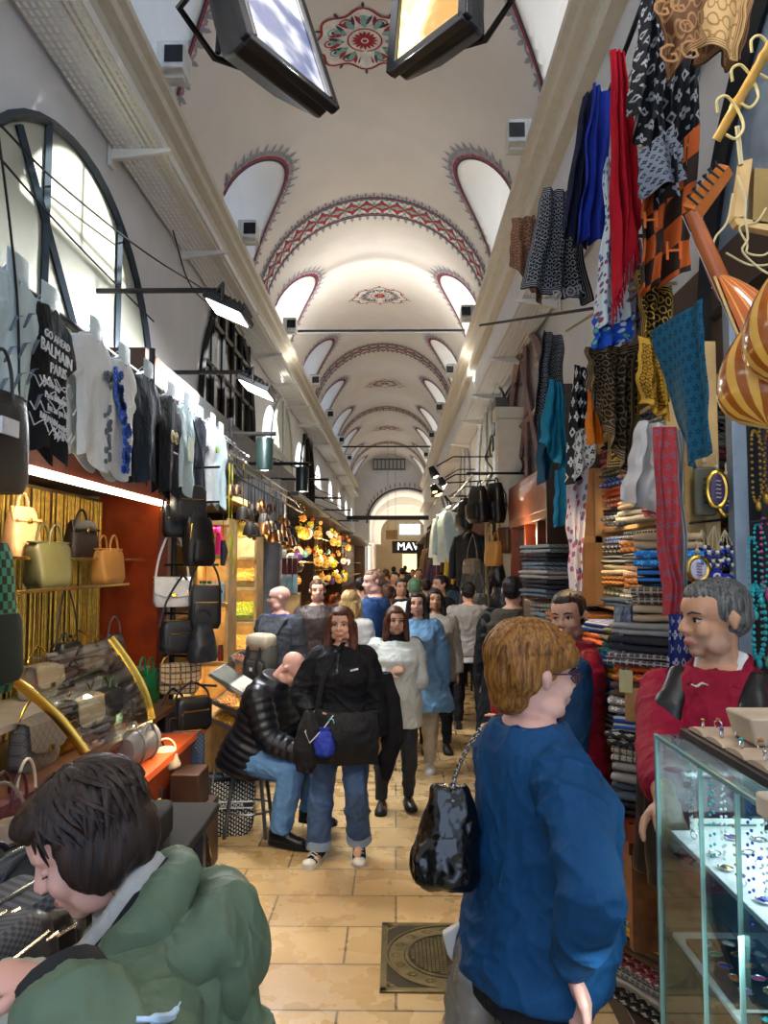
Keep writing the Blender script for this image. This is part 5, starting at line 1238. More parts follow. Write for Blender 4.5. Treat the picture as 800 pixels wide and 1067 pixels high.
# --- lights on arms
def arm(px0, py0, x0, px1, py1, x1, label):
    a, c = PX(px0, py0, x0), None; c = PY(px1, py1, a.y); c.z = a.z
    return a, c
led = emis('led_white', 'ffffff', 14.)
def flood(y, z, xl, x1, label, sz=.42):
    r = thing('flood_light', label, 'flood light', (x1, y, z), 0, None)
    b = MB(); b.cyl((xl, y, z), (x1 + .05, y, z), .022, 8); b.build('arm', black_m, r)
    R = ROTY(24); c = V((x1 + .1, y, z - .16))
    b = MB(); b.box(c, (.34, sz, .05), R); b.build('housing', black_m, r, bevel=.008)
    b = MB()
    for i in range(8): b.box(c + R @ V((-.14 + .04 * i, 0, .04)), (.008, sz * .8, .05), R)
    b.build('heat_sink', dark_m, r)
    b = MB(); b.box(c + R @ V((0, 0, -.028)), (.28, sz - .07, .006), R); b.build('lamp_glass', led, r)
    for q in (-1, 1):
        b = MB(); b.tube([c + V((0, q * sz * .52, 0)), c + V((0, q * sz * .52, .14)), V((x1, y, z))], .012, 6); b.build('yoke', black_m, r)
    area(c + R @ V((0, 0, -.05)), R @ V((0, 0, -1)), .26, sz - .08, 95, COOL)
flood(*(lambda p: (p.y, p.z))(PX(150, 303, -2.0)), XL, -1.42, 'black flood light on a long steel arm in front of the arched window')
flood(*(lambda p: (p.y, p.z))(PX(200, 388, -2.0)), XL, -1.45, 'black flood light on the second steel arm before the iron grille', .5)
def spot(y, z, x1, label):
    r = thing('spotlight', label, 'spotlight', (x1, y, z), 0, None)
    b = MB(); b.cyl((XL, y, z), (x1 + .12, y, z), .024, 8); b.build('arm', black_m, r)
    b = MB(); b.lathe([(.001, .0), (.085, .0), (.09, -.02), (.09, -.34), (.08, -.345)], (x1, y, z - .05), 16); b.build('barrel', M('spot_green', '10211d', .35), r)
    b = MB(); b.lathe([(.001, -.36), (.075, -.35)], (x1, y, z - .04), 14); b.build('lamp_glass', led, r)
    area((x1, y, z - .42), (.15, 0, -1), .12, .12, 22, NEUT, 110)
p = PX(276, 452, -1.40); spot(p.y, p.z, -1.40, 'dark green cylinder spotlight on the nearer arm'); p = PX(315, 483, -1.30); spot(p.y, p.z, -1.30, 'dark green cylinder spotlight on the farther arm')
# big square floods overhead
def bigflood(k1, k2, k3, label, col, st, e, hi='ffffff'):
    C1, C2, C3 = PY(*k1), PY(*k2), PY(*k3); xa = (C2 - C1); w = xa.length; xa.normalize(); ya = (C3 - C1); ya = ya - xa * ya.dot(xa); l = ya.length; ya.normalize(); za = xa.cross(ya)
    c = C1 + xa * w / 2 + ya * l / 2
    if za.dot(EYE - c) > 0: xa = -xa; za = xa.cross(ya)
    R = Matrix((xa, ya, za)).transposed(); r = thing('flood_light', label, 'flood light', c); f = lambda p: c + R @ V(p)
    b = MB(); rs = [[f((sx * w / 2 * k_, sy * l / 2 * k_, zz)) for sx, sy in ((-1, -1), (1, -1), (1, 1), (-1, 1))] for zz, k_ in ((0, 1), (.05, 1), (.14, .62), (.16, .5))]; b.rings(rs); b.build('housing', black_m, r, bevel=.01)
    b = MB()
    for sx, sy, dx, dy_ in ((-1, 0, .025, l), (1, 0, .025, l), (0, -1, w, .025), (0, 1, w, .025)): b.box(f((sx * w / 2, sy * l / 2, -.008)), (dx + .01, dy_ + .01, .03), R)
    b.build('rim', M('rim_gloss', '1a1a1c', .2), r, bevel=.004)
    t = NT('flood_' + label[:6]); nz = t.noise(t.coord(), 7, 2); cc = t.mix(t.ramp(nz, .4, .62), srgb(col), srgb(hi)); t.bsdf(srgb('181818'), .5, 0., None, .1, Emission_Color=cc, Emission_Strength=t.ma('MULTIPLY_ADD', t.ramp(nz, .45, .62), st, st * .6))
    b = MB(); b.box(f((0, 0, -.004)), (w - .03, l - .03, .006), R); b.build('lamp_glass', t.m, r)
    b = MB(); b.tube([f((-w * .52, 0, .03)), f((-w * .52, 0, .2)), f((0, 0, .26)), f((w * .52, 0, .2)), f((w * .52, 0, .03))], .012, 6); b.cyl(f((0, 0, .24)), (c.x, c.y + .3, 8.1), .01, 6); b.build('bracket', black_m, r)
    area(f((0, 0, -.032)), R @ V((0, 0, -1)), w * .22, l * .16, e, NEUT, 130); return f, w, l, r, R
f, w, l, r, R = bigflood((345, 114, 2.3), (256, 42, 2.02), (316, -20, 2.58), 'bluish white flood light with chrome rim overhead', 'a9b4ea', .75, 44)
b = MB(); b.tube([f((w * .5 - .02, -l * .48, -.02)), f((w * .5 - .02, l * .48, -.02))], .008, 6); b.tube([f((-w * .5 + .02, -l * .48, -.02)), f((-w * .5 + .02, l * .48, -.02))], .008, 6); b.build('chrome_edge', chrome, r)
b = MB(); b.box(f((0, l * .40, -.03)), (w * .86, l * .3, .02), R); b.build('reflector_hood', M('rim_gloss', '1a1a1c', .2), r, bevel=.008)
bigflood((411, 76, 2.3), (486, 20, 2.1), (394, -22, 2.47), 'warm yellow flood light hanging overhead beside the painted rosette', 'e0a01e', 1.4, 44, 'ffe59a')
# cables across the arched window
b = MB()
for pts in ([(0, 130), (60, 190), (150, 262), (210, 300)], [(0, 165), (50, 222), (100, 275), (160, 335)], [(180, 240), (200, 300), (232, 322), (255, 318)]):
    P = [PX(px, py, XL + .12) for px, py in pts]; Q = []
    b = MB(); 
    for i in range(len(P) - 1):
        for t_ in range(4): Q.append(P[i].lerp(P[i + 1], t_ / 4))
    b.tube(sm(P, 6), .008, 5); o = b.build('cable', cable)
    tag(o, ['upper thin cable strung across the arched window', 'lower thin cable strung across the arched window', 'slack cable looping behind the flood light arm'][len([x for x in D.objects if x.name.startswith('cable') and x.type == 'MESH' and not x.name.startswith('cable_tray')]) - 1], 'cable')
# --- column of hanging bags at the post
HB = [(184, 560, 'camera', .20, .22, blk_l, .45, 'small black crossbody with long strap, topmost on the post'), (196, 545, 'camera', .24, .26, LE('coal', '24252a'), .5, 'charcoal crossbody beside the topmost black one'), (207, 590, 'backpack', .24, .34, blk_l, 0, 'black backpack hanging behind the white bag'),
      (179, 632, 'flap', .26, .20, whit, .35, 'white flap bag hanging on the post'), (190, 680, 'camera', .32, .22, LE('midnight', '1c2129'), .3, 'large midnight blue camera bag hanging on the post'), (211, 690, 'pouch', .24, .26, LE('slate', '23272e'), .1, 'slate slouch bag to the right of the midnight one'),
      (186, 722, 'flap', .28, .20, plaid, .1, 'beige plaid bag with black and white stripes hanging low on the post'), (200, 760, 'camera', .26, .22, blk_l, .1, 'black zipped bag under the plaid bag'), (180, 765, 'camera', .2, .2, LE('ink', '15181f'), .1, 'ink coloured bag at the left under the plaid bag'), (213, 655, 'camera', .22, .3, blk_l, .2, 'black upright bag behind the slate slouch bag')]
rk = thing('bag_rack', 'black steel rack on the wooden post carrying the hanging bags', 'rack', (-1.6, YP - .02, 0)); b = MB(); b.cyl((-1.62, YP + .02, .0), (-1.62, YP + .02, 2.75), .02, 8); b.build('pole', black_m, rk)
for z in (2.55, 2.3, 1.85, 1.5, 1.2, 1.0):
    b = MB(); b.cyl((-1.68, YP + .0, z), (-1.26, YP - .12, z), .009, 6); b.build('hook_arm', black_m, rk)
for i, (px, py, k, w, h, m, st, lab) in enumerate(HB):
    y = YP - .16 - .05 * (i % 3); p = PY(px, py, y); bag(k, w, h, .12, m, (p.x, y, p.z), 25 + 12 * (i % 3), lab, strap=st)
# --- goods on the floor by the post
y = 5.2; p = PY(184, 808, y); bag('camera', .36, .28, .07, canvb, (p.x, y, p.z), 12, 'blue chequered laptop case standing on the stacked cases', name='laptop_case', tilt=(-8, 0))
def case(px, py, y, w, h, d, m, lab, rz=10):
    p = PY(px, py, y); r = thing('suitcase', lab, 'suitcase', (p.x, y, 0), rz); hh = max(.15, p.z)
    b = MB(); b.rings(superbox(w, d, hh, 24, 7)); b.build('shell', m, r, world=False)
    b = MB()
    for z in (.25, .5, .75): b.rings([[V((q.x * 1.015, q.y * 1.015, q.z)) for q in rg] for rg in [[V((v.x, v.y, hh * z + dz)) for v in superbox(w, d, hh, 24, 7)[4]] for dz in (-.006, .006)]], cap=False)
    b.build('ridge', dark_m, r, world=False)
    b = MB(); b.tube([V((-.08, 0, hh - .01)), V((-.07, 0, hh + .04)), V((.07, 0, hh + .04)), V((.08, 0, hh - .01))], .01, 8); b.build('handle', black_m, r, world=False)
case(186, 812, 5.25, .42, .4, .26, M('case_navy', '26303f', .4), 'navy cabin case under the blue laptop case'); case(222, 812, 5.55, .3, .5, .28, M('case_blue', '2c4468', .4), 'blue cabin case behind the navy one', -8); case(168, 835, 4.9, .3, .4, .3, M('case_black', '17181b', .4), 'black case in front of the navy one', 20)
p = PZ(238, 868); TB = bag('tote', .39, .36, .17, oblq, (p.x - .03, p.y, 0), 6, 'large black and white woven tote standing on the floor', trim=oblq)
b = MB(); b.box((0, -.090, .215), (.405, .006, .035)); b.build('band', M('band_black', '15161a', .7), TB, world=False)
for z in (.195, .236): b = MB(); b.box((0, -.091, z), (.405, .008, .008)); b.build('band_edge', ink, TB, world=False)
text('CHRISTIAN DIOR', .036, ink, (0, -.094, .213), (1, 0, 0), (0, 0, 1), None).parent = TB
p = PZ(236, 878); bag('backpack', .26, .30, .18, LE('pitch', '121316'), (p.x - .06, 4.55, 0), 30, 'small black backpack on the floor in front of the woven tote')
for i, (px, py, y, k, m, lab) in enumerate([(160, 805, 4.75, 'pouch', blk_l, 'black pouch with a ring lying on the front of the counter'), (172, 802, 4.72, 'pouch', cream, 'cream pouch lying beside the black one'), (150, 830, 4.5, 'camera', LE('coal2', '26272b'), 'charcoal studded bag below the cream pouch')]):
    p = PY(px, py, y); bag(k, .2, .13 if k == 'pouch' else .18, .12, m, (p.x, y, .62 if k == 'pouch' else .40), 20 * i, lab, strap=.05)
b = MB(); b.bx(-1.33, -1.12, 4.35, 4.95, 0, .40); b.bx(-1.33, -1.16, 4.6, 4.85, .40, .615); tag(b.build('display_step', wood_d, bevel=.005), 'dark stepped stand in front of the counter near the black pouches', 'stand')
# --- table of black bags at the near left
tb = thing('sales_table', 'low table in front of the woman in sage, heaped with black bags', 'table', (-1.15, 1.95, 0)); tz = PX(30, 960, -1.0).z
b = MB(); b.bx(-1.30, -.72, 1.1, 3.2, tz - .04, tz); b.build('table_top', M('black_cloth', '1a1a1c', .9), tb, bevel=.008)
for x in (-1.24, -.78):
    for y in (1.2, 3.1): b = MB(); b.bx(x - .025, x + .025, y - .025, y + .025, 0, tz - .04); b.build('leg', dark_m, tb)
BT = [(8, 935, 1.75, 'camera', canvg, .24, .11), (36, 880, 2.1, 'camera', blk_l, .28, .13), (70, 905, 2.05, 'camera', LE('jet', '191a1d'), .26, .12), (8, 890, 2.0, 'duffle', LE('slate', '23272e'), .3, .15), (45, 935, 1.8, 'duffle', blk_l, .3, .15), (78, 940, 1.85, 'camera', LE('pitch', '121316'), .24, .12), (25, 975, 1.55, 'camera', canvg, .26, .11),
      (60, 970, 1.6, 'camera', LE('coal', '24252a'), .24, .12), (84, 875, 2.4, 'flap', LE('midnight', '1c2129'), .24, .12), (15, 855, 2.45, 'pouch', taupe, .26, .15), (48, 855, 2.5, 'duffle', LE('coal2', '26272b'), .28, .14), (100, 925, 2.0, 'camera', LE('ink', '15181f'), .22, .12), (95, 960, 1.7, 'camera', blk_l, .22, .11)]
BTL = ['grey chequered pouch at the left edge of the bag table', 'black zipped bag near the middle of the bag table', 'jet black bag in front of the dark hair', 'slate zipped roll at the left of the bag table', 'plump black roll bag on the bag table', 'pitch black bag beside the sage sleeve', 'grey chequered case at the near edge of the bag table', 'coal coloured bag by the sage sleeve at the table edge', 'midnight flap bag at the back of the bag table', 'taupe crumpled pouch at the back of the bag table', 'charcoal roll at the back of the bag table', 'ink coloured bag under the dark fringe', 'flat black bag nearest the sage cuff']
for (px, py, y, k, m, w, h), lab in zip(BT, BTL):
    p = PY(px, py, y); sx = max(-1.2, min(-.82, p.x)); bag(k, w, h, .17, m, (sx, y, max(tz, p.z - h)), 60 + (px * 7 % 50), lab, tilt=((px % 5) * 4 - 8, (px % 7) * 3 - 9), hw=chrome)
for i, (x, y, w) in enumerate(((-1.03, 2.6, .45), (-1.1, 1.8, .3))):
    b = MB(); b.box((x, y, tz + .06), (w, .5, .12)); tag(b.build('display_block', M('black_cloth', '1a1a1c', .9), bevel=.02), ['black cloth-covered riser at the back of the bag table', 'black cloth-covered riser at the left of the bag table'][i], 'riser')
# plastic bag held by the woman in sage
b = MB(); p = PY(25, 1052, 1.05); b.rings([[p + V((.10 * k_ * cos(a), .07 * k_ * sin(a), zz)) for a in [2 * pi * i / 16 for i in range(16)]] for zz, k_ in ((-.42, .7), (-.38, 1), (-.2, 1.05), (-.06, .8), (.0, .45), (.06, .3))]); 
mm = REM(b, .010, 2, lambda q: .014 * NZ.noise(q * 18) + .008 * abs(NZ.noise(q * 34)))
tag(mm.build('plastic_bag', M('plastic_white', 'd9d6c4', .3, spec=.5, Alpha=.85, Transmission_Weight=.2), smooth=70), 'thin white plastic bag hanging from the hand of the woman in sage', 'bag')
# stool
r = thing('stool', 'metal stool with a black seat under the man in the puffer jacket', 'stool', (STX - .02, STY, 0)); zs = .47
b = MB(); b.lathe([(.001, zs - .03), (.165, zs - .03), (.175, zs - .01), (.17, zs + .015), (.001, zs + .02)], (STX - .02, STY, 0), 24); b.build('seat', blk_l, r)
for a in (45, 135, 225, 315):
    b = MB(); c, s_ = cos(RAD(a)), sin(RAD(a)); b.tube([(STX - .02 + .13 * c, STY + .13 * s_, zs - .03), (STX - .02 + .20 * c, STY + .20 * s_, .0)], .013, 8); b.build('leg', M('stool_steel', '6d7075', .35, .8), r)
b = MB(); b.tube([(STX - .02 + .175 * cos(a), STY + .175 * sin(a), .17) for a in [2 * pi * i / 20 for i in range(20)]], .008, 6, closed=True); b.build('foot_ring', M('stool_steel', '6d7075', .35, .8), r)
# things carried by the young woman in front
P, T, s = CW['P'], CW['T'], CW['s']; q = lambda p: CW['w'](P + T @ (V(p) * s))
r = thing('tote_bag', 'soft black tote hanging across the young woman in jeans', 'bag', q((.08, -.2, -.3)))
b = MB()
def tb_(u, v): return q(((u - .36) * .42, -.205 - .05 * sin(pi * u) * sin(pi * v), .12 - v * .36 + .03 * sin(pi * u) * (1 - v) * -1))
b.sheet(tb_, 16, 12, .05); REM(b, .009, 3, lambda p: .006 * NZ.noise(p * 20)).build('body', cloth('bag_black', '111215', .6), r, smooth=70)
b = MB(); b.tube([q((-.14, -.20, .10)), q((-.10, -.20, .3)), q((-.02, -.15, .47)), q((.02, -.02, .53)), q((.12, .08, .42))], .016, 6, flat=.3); b.build('strap', blackc, r)
b = MB(); b.tube([q((-.05, -.262, .04)), q((-.04, -.27, .06)), q((-.02, -.272, .055)), q((-.015, -.27, .03))], .004, 5); b.build('emblem', M('emblem_aqua', '7cc0d8', .6), r)
a, e, w = CW['A'][-1]; hw = CW['w'](w)
b = MB(); b.tube([hw + V((-.02, -.04, .03)), hw + V((-.03, -.05, -.07)), hw + V((-.05, -.04, -.20)), hw + V((-.07, -.02, -.34))], [.05, .085, .10, .05], 12, flat=.6)
tag(REM(b, .009, 3, lambda p: .012 * NZ.noise(V((p.x * 22, p.y * 22, p.z * 8)))).build('folded_jacket', cloth('jacket_coal', '1b1b1e'), smooth=70), 'dark jacket hanging from the right hand of the young woman in jeans', 'jacket')
r = thing('drawstring_pouch', 'royal blue drawstring pouch held by the young woman in jeans', 'pouch', hw + V((.06, -.08, -.16)))
b = MB(); c = hw + V((.06, -.10, -.10)); b.rings([[c + V((rr * cos(a), rr * .7 * sin(a), zz)) for a in [2 * pi * i / 14 for i in range(14)]] for zz, rr in ((-.13, .03), (-.11, .06), (-.05, .07), (.01, .05), (.03, .03), (.05, .04))]); REM(b, .006, 2, lambda p: .005 * NZ.noise(p * 35)).build('body', cloth('pouch_blue', '26389a', .6), r, smooth=70)
b = MB(); b.tube([hw + V((.0, -.02, .05)), hw + V((-.06, -.10, -.08)), hw + V((-.03, -.12, -.14)), hw + V((.05, -.11, -.06)), hw + V((.11, -.1, .02))], .004, 6); b.build('drawstring', ink, r)
# black coat over the left arm of the young woman
a, e, w = CW['A'][1]; e_, w_ = CW['w'](e), CW['w'](w)
b = MB(); b.tube([e_ + V((.05, .08, .16)), e_ + V((.07, .06, .0)), w_ + V((.08, .05, -.02)), w_ + V((.04, .06, -.28))], [.05, .09, .09, .03], 12, flat=.7)
tag(REM(b, .009, 3, lambda p: .014 * NZ.noise(V((p.x * 20, p.y * 20, p.z * 7)))).build('folded_jacket', cloth('jacket_night', '121319'), smooth=70), 'black coat hanging over the left arm of the young woman in jeans', 'jacket')
# shopping bags and handbag of the woman in petrol blue
P, T, s = W2['P'], W2['T'], W2['s']
hb = thing('handbag', 'black patent handbag on a chain behind the woman in petrol blue', 'handbag', PY(455, 918, 1.95))
b = MB(); poly = [(452, 822), (470, 818), (488, 830), (496, 870), (494, 920), (470, 921), (440, 916), (425, 898), (438, 860)]
c0 = PY(462, 870, 1.95); pts = [PY(px, py, 1.95) for px, py in poly]
for i in range(10):
    f_ = i / 9; row = []
lv = [(818, 450, 486, .05), (835, 446, 492, .10), (860, 438, 497, .13), (890, 428, 498, .15), (910, 427, 498, .15), (920, 440, 494, .11)]
rs = []
for py, xl, xr, dd in lv:
    a_, c_ = PY(xl, py, 1.95), PY(xr, py, 1.95); m_ = (a_ + c_) / 2; hw_ = (c_ - a_).length / 2; rs.append([m_ + V((hw_ * math.copysign(abs(cos(t_)) ** .7, cos(t_)), dd * .5 * math.copysign(abs(sin(t_)) ** .7, sin(t_)), 0)) for t_ in [2 * pi * j / 20 for j in range(20)]])
b.rings(rs); REM(b, .006, 2, lambda p: .009 * NZ.noise(V((p.x * 22 + p.z * 8, p.y * 22, p.z * 7))) + .006 * abs(NZ.noise(p * 45))).build('body', M('patent_black', '0c0c0d', .16, spec=.6), hb, smooth=70)
P0, P1 = PY(470, 828, 1.93), PY(499, 762, 1.83); b = MB(); P0b = PY(462, 828, 1.96)
for i in range(22):
    t_ = i / 21; c = P0.lerp(P1, t_) + V((-.012 * sin(pi * t_), 0, 0)); d = (P1 - P0).normalized(); x_, y_ = frame(d)
    if i % 2: x_, y_ = y_, x_
    b.tube([c + d * .009 * cos(a) + x_ * .0055 * sin(a) for a in [2 * pi * j / 8 for j in range(8)]], .0022, 5, closed=True)
b.build('chain', chrome, hb)
b = MB(); b.tube([P0 + V((0, 0, 0)) + V((.012 * cos(a), -.01, .012 * sin(a) - .01)) for a in [2 * pi * j / 12 for j in range(12)]], .003, 6, closed=True); b.build('ring', chrome, hb)
b = MB(); lv = [(968, 482, 508, .05), (985, 476, 512, .09), (1010, 468, 516, .14), (1045, 462, 520, .16), (1085, 460, 522, .16), (1110, 466, 520, .1)]; rs = []
for py, xl, xr, dd in lv:
    a_, c_ = PY(xl, py, 1.98), PY(xr, py, 1.98); m_ = (a_ + c_) / 2; hw_ = (c_ - a_).length / 2; rs.append([m_ + V((hw_ * cos(t_), dd * .5 * sin(t_), 0)) for t_ in [2 * pi * j / 18 for j in range(18)]])
b.rings(rs); tag(REM(b, .008, 2, lambda p: .014 * NZ.noise(V((p.x * 20, p.y * 20, p.z * 9))) + .007 * abs(NZ.noise(p * 40))).build('plastic_bag', M('plastic_grey', '8f8a80', .25, spec=.5, Alpha=.8, Transmission_Weight=.15), smooth=70), 'grey translucent plastic bag hanging beside the woman in petrol blue', 'bag')
b = MB(); pl = [PY(px, py, 2.02) for px, py in ((461, 975), (478, 965), (487, 966), (488, 1003), (478, 1012), (466, 995))]; n = len(pl); b.add(pl + [p + V((0, .03, 0)) for p in pl], [tuple(range(n)), tuple(range(2 * n - 1, n - 1, -1))] + [(i, n + i, n + (i + 1) % n, (i + 1) % n) for i in range(n)])
tag(b.build('paper_packet', M('packet_white', 'cfc8bc', .6), bevel=.004), 'pale paper packet sticking out above the grey plastic bag', 'packet')
# ================================================================ RIGHT SIDE
def scarf(label, tl, tr, br_, bl, y, mat, folds=5, amp=.03, fringe=None, pinch=0., dy=0., group=None, taper=0., seed=0, wav=.02, y2=None):
    """hanging cloth between four pixel corners at depth y (y2: depth of its right side)"""
    y2 = y if y2 is None else y2
    A, B_, C_, D_ = PY(*tl, y), PY(*tr, y2), PY(*br_, y2 + dy), PY(*bl, y + dy); b = MB()
    nrm = (B_ - A).cross(D_ - A); nrm = nrm.normalized() if nrm.length > 1e-6 else V((0, -1, 0)); wd = (B_ - A).length + (C_ - D_).length
    sd = seed + len(label)
    def f(u, v):
        p = A.lerp(B_, u).lerp(D_.lerp(C_, u), v)
        env = .35 + .65 * v if not pinch else .5 + .5 * v
        fw_ = u + .10 * sin(5 * u + sd); off = amp * env * (sin(2 * pi * folds * .7 * fw_ + sd + .8 * sin(3 * v + sd)) + .5 * sin(2 * pi * folds * 1.25 * fw_ + sd * 2 + 2 * v))
        p = p + nrm * off + (B_ - A).normalized() * (wav * NZ.noise(V((u * 1.5, v * 4, sd))))
        p.z += wav * .8 * NZ.noise(V((u * 3, 9, sd))) * v
        return p
    b.sheet(f, 36, 26, .006); o = b.build('scarf', mat, None, smooth=60)
    tag(o, label, 'scarf', group)
    if fringe:
        fb = MB()
        for i in range(26):
            p = f((i + .5) / 26, .985); fb.tube([p, p + V((random.uniform(-.004, .004), 0, -.03)), p + V((random.uniform(-.008, .008), 0, -fringe))], .0028, 4)
        fb.build('fringe', mat, o)
    return o
sc_blk_ring = PAT('scarf_black_rings', 'rings', '14151a', '8c8c90', (13, 17), border=.06)
sc_mono = PAT('scarf_black_mono', 'mono', '121317', '8f9196', (6, 12)); sc_monog = PAT('scarf_grey_mono', 'mono', '80848c', '15161a', (5, 8))
sc_brown = PAT('scarf_brown', 'rings', '5a3a22', '8a6238', (4, 4), c3='9b7448', border=.10); sc_tan = PAT('scarf_tan', 'rings', 'b0905f', '8a6238', (4, 4), c3='6a4526', border=.10)
sc_orn = PAT('scarf_orange_patch', 'check', '2b1c14', 'b04f18', (2, 2.6)); sc_gold = PAT('scarf_gold_rings', 'rings', '1a1510', 'b98f2c', (6, 10), border=.07); sc_brk = PAT('scarf_dark_brown_rings', 'rings', '1f1712', '7d643c', (9, 11), border=.07)
sc_mus = PAT('scarf_mustard', 'rings', 'a87a16', '1d1810', (7, 12), c3='e0b54a', border=.08)
sc_teal = PAT('scarf_teal_flowers', 'flowers', '145a76', '0d3345', (9, 14)); sc_bt = PAT('scarf_black_white', 'mono', '121214', 'd8d8d4', (4, 8)); sc_wb = PAT('scarf_white_black', 'mono', 'd0cfc8', '141416', (5, 5), border=.05)
sc_flo = PAT('scarf_floral', 'floral', 'd5dcd8', '2b7aa0', (9, 26), c3='9a3a4a'); sc_bblue = PAT('scarf_blue_border', 'floral', '1e52b4', '3f9a6a', (6, 5), c3='cfd8e0')
sc_red = cloth('shawl_red', 'c01226', .8, .06); sc_blue = cloth('shawl_royal', '1b2f8c', .85, .1); sc_navy = cloth('shawl_navy', '141a34', .85); sc_whit = cloth('shawl_white', 'c5c0bb', .85, .05); sc_cor = PAT('scarf_coral', 'flowers', 'a83638', '7a5a68', (3, 16)); sc_turq = cloth('shawl_turquoise', '1f7f9c', .8); sc_dteal = cloth('shawl_deep_teal', '1b4f63', .8); sc_or = cloth('shawl_orange', 'e07a1a', .8)
sc_bmono = PAT('scarf_blue_mono', 'mono', '22306e', 'a9a9b4', (4, 9)); sc_brn2 = PAT('scarf_copper', 'rings', '6a4530', '9a7256', (5, 12))
scarf('copper brown patterned scarf at the end of the row below the tray', (533, 228), (556, 225), (566, 318), (532, 276), 4.3, sc_brn2, 3, .03)
scarf('black scarf with silver ring print hanging below the right cornice', (566, 196), (602, 200), (616, 315), (543, 300), 4.0, sc_blk_ring, 4, .04)
text('DIOR', .075, M('print_silver', '9c9ca0', .7), PY(592, 305, 3.93), (1, .2, .3), (-.2, 0, 1), None).parent = [o for o in D.objects if o.name.startswith('scarf') and 'silver ring' in o.get('label', '')][0]
scarf('navy shawl behind the royal blue one', (608, 100), (622, 92), (610, 262), (585, 240), 3.55, sc_navy, 3, .04)
scarf('royal blue shawl hanging beside the red one', (618, 88), (634, 96), (632, 252), (600, 250), 3.4, sc_blue, 3, .04)
scarf('long red fringed shawl hanging from the tray', (636, 52), (650, 54), (669, 232), (640, 320), 3.1, sc_red, 4, .035, .10)
scarf('white floral scarf behind the red shawl', (632, 165), (640, 165), (660, 330), (620, 345), 3.2, sc_flo, 3, .03)
scarf('blue floral bordered end of a scarf below the red shawl', (620, 330), (660, 325), (657, 355), (617, 365), 3.22, sc_bblue, 3, .02)
scarf('grey and red paisley scarf end beside the blue border', (656, 250), (668, 250), (666, 345), (650, 362), 3.35, PAT('scarf_paisley', 'floral', '8b8790', '9a3a4a', (5, 16), c3='3a3a4a'), 2, .03)
scarf('long black monogram scarf left of the brown ones', (672, -20), (700, -20), (700, 215), (655, 120), 2.75, sc_mono, 4, .05)
scarf('black monogram shawl with grey end hanging behind the brown scarf', (700, -10), (738, 0), (722, 230), (672, 225), 2.9, sc_mono, 4, .05)
scarf('grey end of the monogram shawl turned outward', (664, 160), (702, 130), (716, 185), (668, 205), 2.72, sc_monog, 2, .02)
scarf('brown scarf with pale ring print and striped border at the top', (678, -30), (735, -25), (738, 35), (694, 88), 2.2, sc_brown, 2, .02)
scarf('tan scarf corner with brown border beside the brown scarf', (728, -25), (783, -20), (770, 62), (722, 44), 2.3, sc_tan, 2, .02)
scarf('dark brown backing scarf behind the tan corner', (740, -25), (786, -20), (768, 70), (726, 60), 2.42, sc_brown, 2, .03)
for i, (z, px, py, sz) in enumerate(((0, 707, 55, .085), (0, 715, 28, .06), (0, 697, 8, .07))):
    text('GG' if i != 1 else 'O', sz, M('print_tan', '8a6238', .8), PY(px, py, 2.15), (1, .1, .25), (-.3, 0, 1), None).parent = [o for o in D.objects if o.get('label', '').startswith('brown scarf with pale ring')][0]
scarf('dark brown and orange patchwork blanket scarf with big letters', (668, 185), (728, 130), (716, 285), (666, 305), 2.85, sc_orn, 3, .04)
for s_, px, py, sz in (('H', 702, 262, .10), ('H', 678, 230, .09)): text(s_, sz, M('print_orange', 'c45a1c', .8), PY(px, py, 2.77), (1, 0, .05), (0, 0, 1), None).parent = [o for o in D.objects if 'patchwork' in o.get('label', '')][0]
scarf('black and gold leopard-like scarf above the mustard one', (664, 280), (700, 300), (696, 420), (668, 360), 3.0, sc_gold, 3, .04)
scarf('mustard and black ring scarf hanging behind the white shawl', (664, 350), (692, 360), (698, 440), (668, 420), 2.95, sc_mus, 3, .03)
scarf('dark brown ring print scarf filling the stall corner', (610, 362), (664, 360), (655, 500), (612, 405), 3.25, sc_brk, 5, .05)
scarf('black and bronze ring scarf behind the dark brown one', (640, 362), (672, 362), (660, 490), (634, 488), 3.4, sc_gold, 3, .04)
scarf('teal flowered scarf hanging flat from a hanger by the post', (680, 345), (735, 310), (738, 470), (718, 490), 2.6, sc_teal, 2, .02, y2=2.35)
scarf('white draped shawl over the shelf edge', (668, 438), (700, 445), (700, 545), (648, 520), 2.95, sc_whit, 4, .05)
scarf('coral red narrow scarf hanging in front of the shelves', (680, 445), (702, 445), (712, 638), (690, 642), 2.75, sc_cor, 2, .015)
scarf('grey striped cloth hanging beside the coral scarf', (703, 445), (711, 450), (720, 620), (708, 630), 2.78, PAT('cloth_grey_stripe', 'vstripes', '8a8784', '5f5c5a', (5, 1)), 2, .012)
scarf('black scarf with white ring print over the turquoise one', (566, 345), (586, 350), (588, 430), (555, 440), 5.0, sc_blk_ring, 3, .05)
scarf('bright turquoise shawl hanging in folds by the mauve window', (572, 395), (588, 400), (594, 500), (562, 460), 4.9, sc_turq, 4, .05)
scarf('lower end of a turquoise scarf with a red stripe', (578, 490), (590, 490), (594, 545), (577, 550), 4.85, sc_turq, 2, .02)
scarf('deep teal shawl behind the turquoise one', (560, 430), (572, 430), (572, 500), (561, 505), 5.1, sc_dteal, 2, .04)
scarf('black and white flower print scarf hanging in a twist', (598, 380), (614, 385), (606, 500), (590, 505), 4.3, sc_bt, 3, .04)
scarf('white square scarf with black flowers and black border', (600, 450), (622, 440), (622, 480), (598, 500), 4.1, sc_wb, 2, .02)
scarf('orange shawl tucked under the dark brown scarf', (612, 405), (622, 420), (630, 462), (612, 462), 3.6, sc_or, 3, .03)
